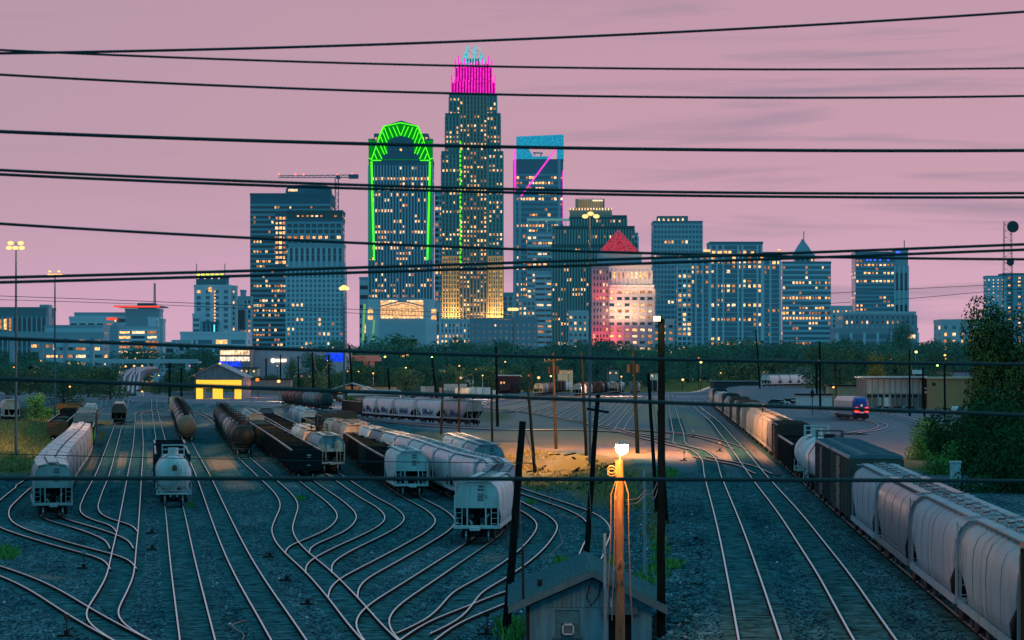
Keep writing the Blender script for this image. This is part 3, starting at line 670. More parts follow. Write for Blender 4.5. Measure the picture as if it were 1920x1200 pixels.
# the long freight train on the embankment
string('R3', 64, [B_('rust', 16, H=4.6), H_('teal', 16), H_('lilac', 17.5), H_('steel', 17.5), H_('lilac', 17.0), B_('green', 18, H=4.7, roofc='slate'), B_('charcoal', 17, H=4.7, roofc='slate'), T_('silver', 17), T_('white', 17), Gd('black'), Gd('black'), B_('brown', 15, H=4.3), H_('tan'), H_('cream'), H_('cream'), H_('cream'), H_('grey'), H_('cream'), B_('slate'), H_('grey'), B_('charcoal'), H_('cream'), H_('cream'), B_('charcoal'), H_('grey'), H_('tan'), H_('grey'), B_('charcoal'), H_('grey'), H_('tan'), H_('grey'), H_('white'), H_('cream'), H_('grey'), B_('charcoal'), H_('grey'), H_('tan'), H_('grey'), H_('grey')], 'the long embankment freight train', 'cars of the long freight train')
# ------------------------------------------------------------------ passenger train
def passenger():
    mS = mat('stainless', (.5, .48, .52), .3, .6, .1, 1, streak=True); mB = mat('navy_paint', (.015, .05, .30), .35, 0, .15, 1); mR = glow('tail_lamp', (1, .04, .02), 6); mG = mat('cab_glass', (.004, .006, .01), .1)
    t = thing('passenger_locomotive', 'silver and blue passenger locomotive with two red lamps lit, facing the yard', 'locomotive', (X(1615, 495) - .5, 505, 2.0 + RT), math.radians(3))
    mb = MB(); L = 20
    def ring(y, w, h, z0=1.0): return [(-w, y, z0), (w, y, z0), (w * 1.02, y, h * .55), (w, y, h * .82), (w * .72, y, h), (-w * .72, y, h), (-w, y, h * .82), (-w * 1.02, y, h * .55)]
    mb.loft([ring(-L / 2 + 1.4, 1.5, 4.3), ring(L / 2, 1.5, 4.3)], 0, False)
    for k in range(12): 
        for s in (-1, 1): mb.box(s * 1.52 - .03, s * 1.52 + .03, -L / 2 + 2 + k * 1.4, -L / 2 + 2.9 + k * 1.4, 2.5, 3.4)
    mb.obj('body', mS, t)
    mb = MB(); mb.loft([ring(-L / 2 - .1, 1.05, 3.4, 1.2), ring(-L / 2 + .35, 1.38, 3.95, 1.05), ring(-L / 2 + 1.4, 1.5, 4.28)], 0, False); nose = mb.obj('nose', mB, t)
    mb = MB(); mb.box(-1.0, 1.0, -L / 2 - .02, -L / 2 + .12, 3.0, 3.5); mb.obj('windscreen', mG, t)
    for s in (-1, 1): mb = MB(); mb.tube((s * .95, -L / 2 - .55, 1.95), (s * .95, -L / 2 + .1, 1.95), .48, n=14); mb.obj('tail_lamp', mR, t); light('tail_glow', (s * .92, -L / 2 - .8, 1.95), 5, (1, .03, .02), .1, t)
    mb = MB(); mb.tube((0, -L / 2 - .2, 2.75), (0, -L / 2, 2.75), .2, n=12); mb.obj('headlight', glow('pale_lamp', (1, .85, .6), .5), t)
    mb = MB(); mb.box(-1.35, 1.35, -L / 2 - .3, -L / 2 + .4, .35, 1.0); mb.box(-1.5, 1.5, -L / 2 + .4, L / 2, .55, 1.0); mb.box(-.5, .5, -L / 2 - .15, -L / 2 + .1, 1.3, 1.6, 1); mb.obj('pilot', [M_dark, M_mark], t)
    add_run(t, L, 1)
    p = Vector((X(1603, 505), 505)); h = math.radians(-9)
    for i in range(1):
        q = 12; x = X(1615, 495) + .6; y = 528.5
        c = thing('passenger_coach', 'silver passenger coach coupled behind the blue locomotive', 'passenger coach', (x, y, 2 + RT), math.radians(-7))
        mb = MB(); mb.loft([ring(-11.5, 1.5, 4.0), ring(11.5, 1.5, 4.0)], 0, False); mb.obj('body', mS, c)
        mb = MB()
        for s in (-1, 1): mb.box(s * 1.53 - .02, s * 1.53 + .02, -10.5, 10.5, 2.35, 3.0)
        mb.obj('window_band', mG, c); add_run(c, 23, 2)
# ------------------------------------------------------------------ poles and lamps
G_or = glow('lamp_orange', (1, .28, .04), 2.6); G_wm = glow('lamp_warm', (1, .50, .16), 2.2); G_yl = glow('lamp_yellow', (1, .75, .2), 3); G_rd = glow('lamp_red', (1, .1, .01), 4); G_gn = glow('lamp_green', (.5, 1, .2), 8); G_wh = glow('lamp_white', (1, .8, .6), 14)
def light(name, loc, e, col, r=.15, parent=None):
    l = bpy.data.lights.new(name, 'POINT'); l.energy = e * (1 if e < 1400 and r < .18 else 2.6); l.color = col; l.shadow_soft_size = r
    o = bpy.data.objects.new(name, l); COL.objects.link(o); o.location = loc
    if parent: o.parent = parent
    return o
passenger()
def pole(label, tx, ty, bx, by, w, arm=None, lean_d=None, d=None, name='utility_pole', m=None, lamp=None, extra=None, cat='utility pole'):
    gx, gd = G(bx, by) if d is None else (X(bx, d), d)
    top = P(tx, ty, gd); z0 = th(gx, gd) - .5
    t = thing(name, label, cat, (gx, gd, z0)); o = Vector((gx, gd, z0)); k = F / gd
    mb = MB(); r = w / k / 2; a = Vector((0, 0, 0)); b = top - o; n = 10; pts = []
    for i in range(n + 1):
        q = i / n; pts.append(a.lerp(b, q) + Vector((U(-.02, .02), U(-.02, .02), 0)))
    mb.path(pts, [r * (1.12 - .3 * i / n) for i in range(n + 1)], 12); mb.obj('pole', m or M_wood, t)
    if arm:
        for (dz, wpx, tilt) in arm:
            w2 = wpx / k / 2; c = b - Vector((0, 0, dz)); mb = MB(); mb.beam(c + Vector((-w2, -r * .9, -tilt)), c + Vector((w2, -r * .9, tilt)), .12, .14); ar = mb.obj('crossarm', m or M_wood, t)
            for q in (-.9, -.45, .45, .9):
                mb = MB(); p = c + Vector((w2 * q, -r * .9, tilt * q)); mb.tube(p, p + Vector((0, 0, .28)), .05, .03, 8); mb.obj('insulator', M_gal, ar)
    if extra == 'transformer':
        mb = MB(); c = b - Vector((0, 0, 2.6))
        for s in (-1, 1): mb.tube(c + Vector((s * (r + .3), 0, 0)), c + Vector((s * (r + .3), 0, .95)), .27, n=12)
        mb.obj('transformer', M_dark, t)
    if lamp:
        kind, g, ox = lamp
        mb = MB(); c = b + Vector((ox / k, -.3, 0))
        if kind == 'head':
            mb.beam(b + Vector((0, 0, -.2)), c + Vector((0, 0, .1)), .07); ah = mb.obj('lamp_arm', M_gal, t)
            mb = MB(); mb.tube(c + Vector((0, 0, .02)), c + Vector((0, 0, .22)), .34, .16, 16); mb.obj('lamp_hood', M_gal, t)
            mb = MB(); rr = max(.16, 1.3 / k); mb.loft([[c + Vector((math.cos(j * .628) * rr * q, math.sin(j * .628) * rr * q, z * rr)) for j in range(10)] for z, q in ((.1, .9), (-.3, 1), (-.7, .75), (-1, .3))]); mb.obj('bulb', g, t)
        elif kind == 'box':
            s = 5.6 / k; mb.box(c.x - s * 1.25, c.x + s * 1.25, c.y - .25, c.y + .1, c.z - s * .9, c.z + s * .9); mb.obj('lamp_housing', M_dark, t)
            mb = MB(); mb.box(c.x - s * 1.1, c.x + s * 1.1, c.y - .31, c.y - .26, c.z - s * .75, c.z + s * .75); mb.obj('lamp_lens', g, t)
    return t, o, b
N_ = 'utility_pole'
pole('dark leaning wooden pole standing left of the blue shed', 980, 790, 946, 1200, 15)
pole('leaning wooden pole with one short crossarm behind the shed roof', 1121, 740, 1097, 1064, 10, arm=[(.95, 42, -.12)])
t3, o3, b3 = pole('tall thick dark pole topped by a floodlight box, right of the orange lamp', 1240, 598, 1239, 1192, 15, lamp=('box', glow('flood_core', (1, .6, .25), 12), -10), name='floodlight_pole', cat='lamp pole')
light('floodlight', o3 + b3 + Vector((-.2, -.9, 0)), 160, (1, .55, .2), .1)
# foreground orange lamp on its own pole
d4 = 95.0; t4 = thing('lamp_pole', 'weathered wooden pole in front of the shed lit by a glaring orange lamp', 'lamp pole', (X(1163, d4), d4, -.3))
mb = MB(); n = 14; pts = [Vector((0, 0, 0)).lerp(Vector((X(1161, d4) - X(1163, d4), 0, Z(862, d4) + .3)), i / n) + Vector((U(-.015, .015), 0, 0)) for i in range(n + 1)]
mb.path(pts, [.185 - .045 * i / n for i in range(n + 1)], 14); mb.obj('pole', M_woodlit, t4)
bl = P(1166, 842, d4 - .9) - t4.location
mb = MB(); mb.beam((pts[-1].x, 0, pts[-1].z - .3), bl + Vector((0, .2, .25)), .06); mb.obj('lamp_arm', M_gal, t4)
mb = MB(); mb.tube(bl + Vector((0, 0, .16)), bl + Vector((0, 0, .3)), .2, .1, 14); mb.obj('lamp_hood', M_gal, t4)
mb = MB(); mb.loft([[bl + Vector((math.cos(j * .4488) * q, math.sin(j * .4488) * q, z)) for j in range(14)] for z, q in ((.16, .2), (.06, .23), (-.06, .21), (-.16, .12), (-.2, .03))]); mb.obj('bulb', glow('lamp_core', (1, .72, .35), 90), t4)
light('orange_light', t4.location + bl + Vector((-.05, -.5, -.3)), 1395, (1, .27, .012), .12)
light('orange_light', t4.location + bl + Vector((-.6, .9, .1)), 600, (1, .26, .03), .15)
for dx, nm in ((-.33, 'left'), (-.2, 'mid'), (.28, 'right')):
    mb = MB(); z0 = Z(900, d4) - t4.location.z; q = [Vector((dx * .5, -.12, z0)), Vector((dx, -.2, z0 - .5)), Vector((dx * 1.05, -.2, z0 - 2)), Vector((dx * 1.3, -.15, z0 - 3.6 - (dx > 0) * .5)), Vector((dx * 1.5, -.1, z0 - 5.0))]
    mb.path(q, .022); mb.obj('hanging_cable', M_wire, t4)
mb = MB(); c0 = Vector((-.3, -.2, Z(888, d4) + .3)); mb.path([c0 + Vector((math.cos(i * .6) * .16, 0, math.sin(i * .6) * .16 + i * .01)) for i in range(22)], .018)
c0 = Vector((.02, -.25, Z(1068, d4) + .3)); mb.path([c0 + Vector((math.sin(i * .5) * .12 - .02 * i * .3, 0, .45 - abs(i - 6) * .1)) for i in range(13)], .022); mb.obj('cable_coil', M_wire, t4)
mb = MB(); 
for z in (.3, .9, 1.6, 2.6): mb.cb(-.17, -.02, Z(900, d4) - z * 1.1, .12, .12, .1)
mb.obj('bracket', M_gal, t4)
pole('thin grey post rising in front of the shed roof', 1133, 1000, 1137, 1215, 6.5, d=97, m=M_gal, name='metal_post', cat='post')
pole('thin grey pole on the slope between the orange lamp and the thick dark pole', 1207, 880, 1210, 1085, 6, m=M_gal, name='metal_post', cat='post')
pole('black pole standing close behind the right side of the thick dark pole', 1236, 770, 1250, 982, 9)
pole('leaning pole with a loose white wire left of the thick dark pole', 1216, 700, 1232, 960, 7)
pole('straight dark pole carrying two small lamps above the orange lamp', 1187, 657, 1196, 850, 7, extra='transformer')
pole('dark pole rising from the slope above the silver hoppers', 921, 711, 924, 864, 4.5)
pole('dark pole beside the right end of the side-on silver string', 930, 650, 933, 800, 5)
pole('leaning dark pole between the crossarm pole and the slope pole', 990, 727, 1004, 888, 6)
pole('brown pole with a wide crossarm and a transformer on the dirt road', 1037, 662, 1043, 842, 5.5, arm=[(.9, 34, .12)], extra='transformer', m=M_wood2)
pole('dark pole directly left of the tall silver mast', 1090, 659, 1100, 854, 6)
tA, oA, bA = pole('pole with an orange lamp in front of the side-on silver string', 860, 708, 861, 828, 4, m=M_wood2, lamp=('head', G_or, 4), name='street_lamp', cat='street lamp')
pole('pale wooden pole in front of the silver hoppers', 831, 708, 827, 814, 4, m=M_wood2)
for lb, a in [('slanting dark pole beside the white trailer', (810, 670, 820, 755)), ('dark pole with crossarm beside the mast above the carport', (655, 647, 662, 750)), ('dark pole left of the carport with looping wires', (586, 661, 588, 750)), ('dark pole topped with a small yellow lamp by the carport', (616, 665, 618, 752)), ('dark crossarm pole right of the yellow-lit shed', (499, 672, 499, 738)), ('dark crossarm pole in front of the sign warehouse', (559, 667, 560, 735)), ('dark crossarm pole left of the warehouse sign', (526, 665, 526, 735)), ('short dark pole close to the right side of the yellow-lit shed', (465, 692, 465, 740)), ('dark pole rising behind the right part of the carport', (727, 690, 732, 752)), ('dark crossarm pole in the trees above the moving train', (1417, 618, 1425, 738)), ('dark pole with a drooping pale cable in front of the station building', (1705, 655, 1706, 780)), ('dark pole at the left edge of the tan brick wall', (1730, 688, 1734, 790)), ('dark pole in front of the middle of the tan brick wall', (1771, 683, 1772, 784)), ('grey pole behind the passenger locomotive', (1565, 675, 1569, 768)), ('tall thin pole by the white wall', (1537, 640, 1538, 770)), ('thin pole with an orange lamp near the white wall', (1531, 678, 1532, 752)), ('dark pole left of the yellow-lit shed', (318, 680, 318, 757)), ('thin pole at the shed roof edge', (340, 690, 340, 757))]:
    big = a[3] > 745
    pole(lb, *a, 4 if big else 3, arm=[(.6, 14, 0)] if 'crossarm' in lb else None)
def small_lamp(label, px, py, d, g, h=None, e=0, col=(1, .6, .25), r=1.6):
    gx = X(px, d); zt = Z(py, d); z0 = th(gx, d); t = thing('street_lamp', label, 'street lamp', (gx, d, z0))
    mb = MB(); mb.tube((0, 0, -.3), (0, 0, zt - z0), .12, .07, 8); mb.beam((0, 0, zt - z0), (.0, -.8, zt - z0 + .1), .08); mb.obj('pole', M_wood, t)
    k = F / d; rr = r / k; c = Vector((0, -.8, zt - z0)); mb = MB(); mb.loft([[c + Vector((math.cos(j * .7854) * rr * q, math.sin(j * .7854) * rr * q, z * rr)) for j in range(8)] for z, q in ((.8, .5), (.3, 1), (-.3, 1), (-.8, .5))]); mb.obj('bulb', g, t)
    if e: light('street_light', (gx, d - 3, zt - 2.2), e, col, .2)
    return t
small_lamp('bright orange-white lamp on a pale pole right of the yellow-lit shed', 523, 715, 800, G_wm, e=2500, r=3.2)
small_lamp('deep red-orange lamp between the shed and the bright lamp', 483, 712, 900, G_rd, e=1500, col=(1, .2, .05), r=3.2)
small_lamp('pale lamp above the tan hopper in the classification yard', 1010, 708, 930, G_wm, e=5000, r=2.6)
small_lamp('glowing orange lamp beside the brown car of the freight train', 1430, 761, 330, G_or, e=900, col=(1, .4, .1), r=4)
small_lamp('small lamp on the pole at the grassy left bank', 132, 725, 700, G_wm, e=900, r=1.8)
small_lamp('small lamp beside the white hut at the end of the yard', 267, 734, 950, G_wm, e=1500, r=1.8)
small_lamp('yellow lamp right of the blue warehouse corner', 616, 676, 1050, G_yl, r=1.8)
small_lamp('yellow lamp in the trees above the carport', 722, 669, 1100, G_yl, r=2)
small_lamp('greenish lamp in the trees above the white trailer', 810, 670, 1150, G_gn, r=1.4)
small_lamp('yellow starry lamp above the far end of the main line', 1314, 679, 1100, G_yl, e=2500, col=(1, .8, .4), r=2.4)
small_lamp('small orange lamp in the trees left of the yellow starry lamp', 1277, 665, 1300, G_wm, r=1.8)
small_lamp('orange lamp of the pair above the white wall', 1536, 676, 800, G_or, r=1.8)
small_lamp('greenish lamp of the pair above the white wall', 1543, 678, 800, G_gn, r=1.6)
small_lamp('yellow street lamp above the station building', 1717, 660, 760, G_yl, e=1500, col=(1, .85, .5), r=2.6)
small_lamp('orange street lamp above the tan brick wall', 1771, 666, 820, G_wm, e=1000, r=2.2)
small_lamp('orange street lamp nearest the big dark tree', 1826, 664, 820, G_wm, e=1000, r=2.2)
small_lamp('green lamp on the roof edge of the tan brick building', 1757, 685, 830, G_gn, r=2)
small_lamp('orange lamp at the left end of the station fence', 1562, 726, 640, G_wm, e=900, r=2)
small_lamp('added lamp brightening the left half of the parked truck row', 700, 700, 905, G_wm, e=4500, col=(1, .6, .35), r=1.6)  # lamp added to brighten the parked trucks
small_lamp('added lamp brightening the trucks beside the white trailer', 905, 704, 850, G_wm, e=4000, col=(1, .7, .5), r=1.5)  # another lamp added for more light on the trucks
small_lamp('lamp between the far classification strings', 1165, 706, 930, G_wm, e=9000, col=(1, .5, .35), r=1.6)
small_lamp('bright lamp at the left of the white loading yard', 1280, 712, 1150, G_wm, r=2.4)
def mast(label, px, top, base, heads, w=4.5, e=9000, col=(1, .68, .35), r=2.6):
    gx, gd = G(px, base) if base > 0 else (X(px, -base), -base); k = F / gd; zt = Z(top, gd); z0 = th(gx, gd)
    t = thing('high_mast_light', label, 'light mast', (gx, gd, z0)); h = zt - z0
    mb = MB(); mb.tube((0, 0, -.3), (0, 0, h), w / k / 2 * 1.15, w / k / 2 * .65, 12); mb.obj('pole', mat('mast_paint', (.07, .12, .16), .8, 0, .15, 1, spec=0), t)
    mb = MB(); xs = [q[0] for q in heads]; mb.beam((min(xs) / k, 0, h), (max(xs) / k, 0, h), .12); mb.beam((0, -.6, h), (0, .6, h), .1); mb.obj('lamp_frame', M_gal, t)
    for dx, dy in heads:
        c = Vector((dx / k, -.4, h - dy / k)); rr = r / k; mb = MB(); mb.loft([[c + Vector((math.cos(j * .7854) * rr * q * 1.3, math.sin(j * .7854) * rr * q, z * rr)) for j in range(8)] for z, q in ((.8, .5), (.3, 1), (-.3, 1), (-.8, .5))]); mb.obj('lamp', G_wm, t)
    if e:
        for sx in (-.5, .5):
            l = bpy.data.lights.new('mast_light', 'AREA'); l.size = 1.2; l.energy = e * .42; l.color = col; o = bpy.data.objects.new('mast_light', l); COL.objects.link(o); o.location = (gx + sx, gd + 1.2, zt - .3)
            o.rotation_euler = Vector((sx, 1.0, -.85)).to_track_quat('-Z', 'Y').to_euler()
        light('lamp_spill', (gx, gd - 2.5, zt - 1), 160, col, .2)
mast('tall light mast with bright lamps at the left picture edge', 30, 456, 862, [(-9, 0), (10, 0), (-12, 9), (0, 9), (12, 9)], 5, r=4.2, e=9000)
mast('light mast with a dense ring of small lamps near the left edge', 103, 513, 795, [(-11, 2), (-7, 2), (-3, 2), (1, 2), (5, 2), (9, 2), (12, 2), (-9, -4), (8, -4)], 4, r=1.9, e=12000)
mast('light mast standing right of the unfinished tower', 645, 541, -667, [(-4, 0), (0, -3), (5, 0)], 3.4, r=4, e=16000)
mast('light mast in front of the brick hotel block', 962, 580, -1150, [(-6, 0), (0, 0), (6, 0)], 3, r=3.4, e=25000)
mast('tall mast with three orange lamps in front of the ribbed green tower', 1106, 402, 866, [(-9, 4), (1, -1), (12, 4)], 5.2, r=4.4, e=70000, col=(1, .42, .15))
# ------------------------------------------------------------------ overhead cables crossing the view
CB = [([(0, 100), (885, 77), (1920, 22)], 26, .013, 'uppermost cable, climbing towards the right'), ([(0, 95), (480, 110), (960, 127), (1440, 131), (1920, 127)], 26, .011, 'thin cable crossing the crown of the tallest tower'), ([(0, 140), (480, 163), (960, 178), (1440, 183), (1920, 180)], 26, .012, 'thin cable below the crown of the tallest tower'), ([(0, 247), (640, 267), (960, 277), (1920, 282)], 25, .0165, 'thick cable crossing the green crowned tower'),
 ([(0, 319), (690, 347), (960, 355), (1920, 362)], 25, .0135, 'upper cable of the close pair across the middle of the towers'), ([(0, 327), (690, 354), (960, 361), (1920, 370)], 25, .0135, 'lower cable of the close pair across the middle of the towers'), ([(0, 420), (475, 445), (960, 468), (1920, 486)], 25, .013, 'single cable sagging to the right below the close pair'), ([(0, 520), (475, 508), (960, 494), (1440, 474), (1920, 459)], 24, .0135, 'upper cable of the pair rising to the right over the tower bases'), ([(0, 529), (480, 517), (960, 503), (1440, 484), (1920, 469)], 24, .0135, 'lower cable of the pair rising to the right over the tower bases'),
 ([(0, 634), (960, 667), (1920, 683)], 17, .0115, 'soft thick cable along the tree line'), ([(0, 710), (480, 727), (960, 745), (1920, 778)], 15, .0115, 'soft cable crossing the yellow-lit shed'), ([(0, 897), (960, 898), (1920, 902)], 19, .015, 'lowest level cable crossing the hopper cars'), ([(0, 851), (480, 862), (960, 868)], 60, .009, 'faint thin cable above the white tank car')]
for pts, d, r, lb in CB:
    xs = [p[0] for p in pts]; ys = [p[1] for p in pts]; c = np.polyfit(xs, ys, 2 if len(pts) > 2 else 1)
    mb = MB(); x1 = 1000 if 'faint' in lb else 2900; mb.path([P(x, float(np.polyval(c, x)), d + (x - 960) * .0012) for x in np.linspace(-1000, x1, 60)], r, 8)
    o = mb.obj('overhead_cable', M_cable); tag(o, 'dark ' + lb, 'cable')
def wire(label, pts, r=.02, m=None):
    """pts: px, py, distance"""
    w = [P(*p) for p in pts]; fine = []
    q = [2 * w[0] - w[1]] + w + [2 * w[-1] - w[-2]]
    for i in range(1, len(q) - 2):
        for k in range(8):
            t = k / 8; fine.append(.5 * ((2 * q[i]) + (-q[i - 1] + q[i + 1]) * t + (2 * q[i - 1] - 5 * q[i] + 4 * q[i + 1] - q[i + 2]) * t * t + (-q[i - 1] + 3 * q[i] - 3 * q[i + 1] + q[i + 2]) * t ** 3))
    fine.append(w[-1]); mb = MB(); mb.path(fine, r, 5); tag(mb.obj('service_wire', m or M_wire), label, 'wire')
wire('pale wire drooping from the left leaning pole across the slope', [(985, 812, 118), (1000, 855, 122), (1014, 900, 127), (1042, 955, 134), (1075, 971, 140), (1107, 950, 146), (1150, 880, 95)], .016)
wire('pale wire hanging down beside the left leaning pole', [(972, 835, 118), (971, 900, 118), (975, 960, 118), (979, 1023, 118)], .014)
wire('pale wire hanging down beside the crossarm pole', [(1103, 885, 150), (1106, 930, 150), (1110, 985, 150), (1122, 1028, 150)], .018)
wire('pale wire strung from the mast to the crossarm pole over the slope', [(1050, 880, 200), (1080, 885, 190), (1104, 886, 160)], .016)
wire('upper of two pale wires sagging to the thick dark pole', [(1175, 938, 95), (1195, 934, 98), (1212, 920, 100), (1222, 926, 104), (1232, 905, 110)], .012)
wire('lower of two pale wires sagging to the thick dark pole', [(1175, 946, 95), (1195, 942, 98), (1212, 927, 100), (1226, 935, 104), (1234, 915, 110)], .012)
wire('loose white wire hanging on the pole left of the thick dark pole', [(1222, 705, 160), (1226, 760, 160), (1232, 815, 160), (1228, 823, 160)], .025)
wire('drooping pale cable above the station roof', [(1705, 662, 560), (1709, 690, 560), (1716, 704, 560), (1728, 706, 560)], .05)
wire('drooping cable loops left of the carport', [(587, 665, 700), (592, 690, 700), (602, 700, 690), (617, 680, 690)], .05)
wire('pair of wires swinging to the pole above the red building', [(862, 712, 640), (885, 700, 650), (910, 688, 650), (930, 672, 660)], .05)
wire('thin wire across the sky above the left rooftops', [(-200, 548, 300), (200, 562, 300), (500, 574, 300), (960, 590, 300)], .035, M_cable)
wire('second thin wire across the sky above the left rooftops', [(-200, 556, 300), (200, 568, 300), (500, 580, 300), (960, 600, 300)], .03, M_cable)
wire('thin wire above the slab tower podium at the right', [(1500, 553, 300), (1700, 542, 300), (1860, 534, 300), (2100, 520, 300)], .03, M_cable)
wire('second thin wire above the slab tower podium at the right', [(1500, 572, 300), (1700, 560, 300), (1860, 546, 300), (2100, 528, 300)], .03, M_cable)
# ------------------------------------------------------------------ small yard furniture
def switch_stand(px, py, label, h=.7, flag=None):
    x, y = G(px, py); t = thing('switch_stand', label, 'switch stand', (x, y, th(x, y) + .1)); t.scale = (.75, .75, .75)
    mb = MB(); mb.box(-.55, .35, -.15, .15, 0, .14); mb.box(-.14, .14, -.14, .14, .14, .4); mb.tube((0, 0, .3), (0, 0, h), .035, n=8); mb.beam((.1, 0, .3), (.42, 0, .62), .05); mb.obj('base', M_dark, t)
    if flag: mb = MB(); mb.box(-.16, .16, -.02, .02, h - .02, h + .3); mb.obj('target', flag, t)
for i, a in enumerate([(125, 1198), (538, 1093), (577, 1138), (506, 1048), (285, 1003), (286, 1034), (1170, 845)]): switch_stand(*a, '%s low black switch stand beside the tracks, in order of closeness' % ORD1[i] if False else ['red-flagged switch stand at the bottom left corner', 'low black switch stand left of the ladder crossing', 'low black switch stand nearest the bottom among the ladder stands', 'low black switch stand farthest up the ladder', 'low black switch stand right of the left ladder track, upper one', 'low black switch stand right of the left ladder track, lower one', 'small switch stand on the dirt behind the orange lamp'][i], h=1.0 if i == 0 else .5, flag=PC['maroon'] if i == 0 else None)
switch_stand(157, 1070, 'switch stand with a pale round target left of the left ladder', 1.2, M_gal)
switch_stand(913, 1195, 'upright black switch lever at the bottom left of the shed', 1.1, M_dark)
switch_stand(1349, 848, 'switch stand with a yellow target at the main line crossover', 1.2, PC['yellow']); switch_stand(1283, 866, 'switch stand just left of the first main line track', 1.1, M_gal); switch_stand(1300, 822, 'switch stand beyond the main line crossover', 1.1, M_gal)
x, y = G(1759, 905); x += 1.5; t = thing('signal_cabinet', 'white metal signal cabinet between the freight train and the bushes', 'cabinet', (x, y, 2)); mb = MB(); mb.box(-.42, .42, -.35, .35, 0, 1.75); mb.obj('cabinet', M_white, t); mb = MB(); mb.box(-.52, .52, -.45, .45, 1.75, 1.87); mb.obj('lid', M_white, t); mb = MB(); mb.box(-.3, .3, -.38, -.355, .2, 1.6); mb.box(.2, .25, -.41, -.38, .8, 1.0); mb.obj('door', PC['silver'], t)
# railway signal
d = 560; x = X(1523, d); t = thing('railway_signal', 'black round railway signal on a thin post by the white wall', 'signal', (x, d, 2)); mb = MB(); mb.tube((0, 0, 0), (0, 0, 6.2), .09, n=8); mb.obj('post', M_dark, t); mb = MB(); mb.loft([[(math.cos(a * .3927) * .42, yy, 4.6 + math.sin(a * .3927) * .75) for a in range(16)] for yy in (-.1, .1)], 0, False); mb.obj('target', M_dark, t)
# debris
def clods():
    mb = MB(); rr = random.Random(3)
    for _ in range(900):
        px = rr.uniform(0, 1500); py = rr.uniform(900, 1200); x, y = G(px, py); s = rr.uniform(.03, .10); z = th(x, y) + .05
        a = rr.uniform(0, 6.28); v = [(x + math.cos(a + q) * s * rr.uniform(.6, 1.3), y + math.sin(a + q) * s * rr.uniform(.8, 2), z) for q in (0, 1.57, 3.14, 4.71)]
        mb.add(v + [(x, y, z + s * .9)], [(0, 1, 4), (1, 2, 4), (2, 3, 4), (3, 0, 4)], rr.choice([0, 0, 1, 2]))
    o = mb.obj('loose_stones', [M_dark, M_gal, M_mark]); tag(o, 'loose stones and litter strewn between the tracks', 'stones', kind='stuff')
clods()
mb = MB(); pts = []
for a in [(1048, 995), (1051, 1010), (1055, 1021), (1045, 1030), (1035, 1040), (1022, 1048), (1012, 1053)]: x, y = G(*a); pts.append((x, y, th(x, y) + .12))
mb.path(pts, .03); tag(mb.obj('fallen_cable', M_wire), 'pale cable lying on the gravel right of the bent inner track', 'cable')
mb = MB(); pts = []
for a in [(462, 1168), (445, 1172), (435, 1177), (440, 1184), (452, 1190), (458, 1196), (455, 1205)]: x, y = G(*a); pts.append((x, y, th(x, y) + .12))
mb.path(pts, .03); tag(mb.obj('fallen_cable', M_wire), 'pale squiggle of cable lying near the bottom left straight track', 'cable')
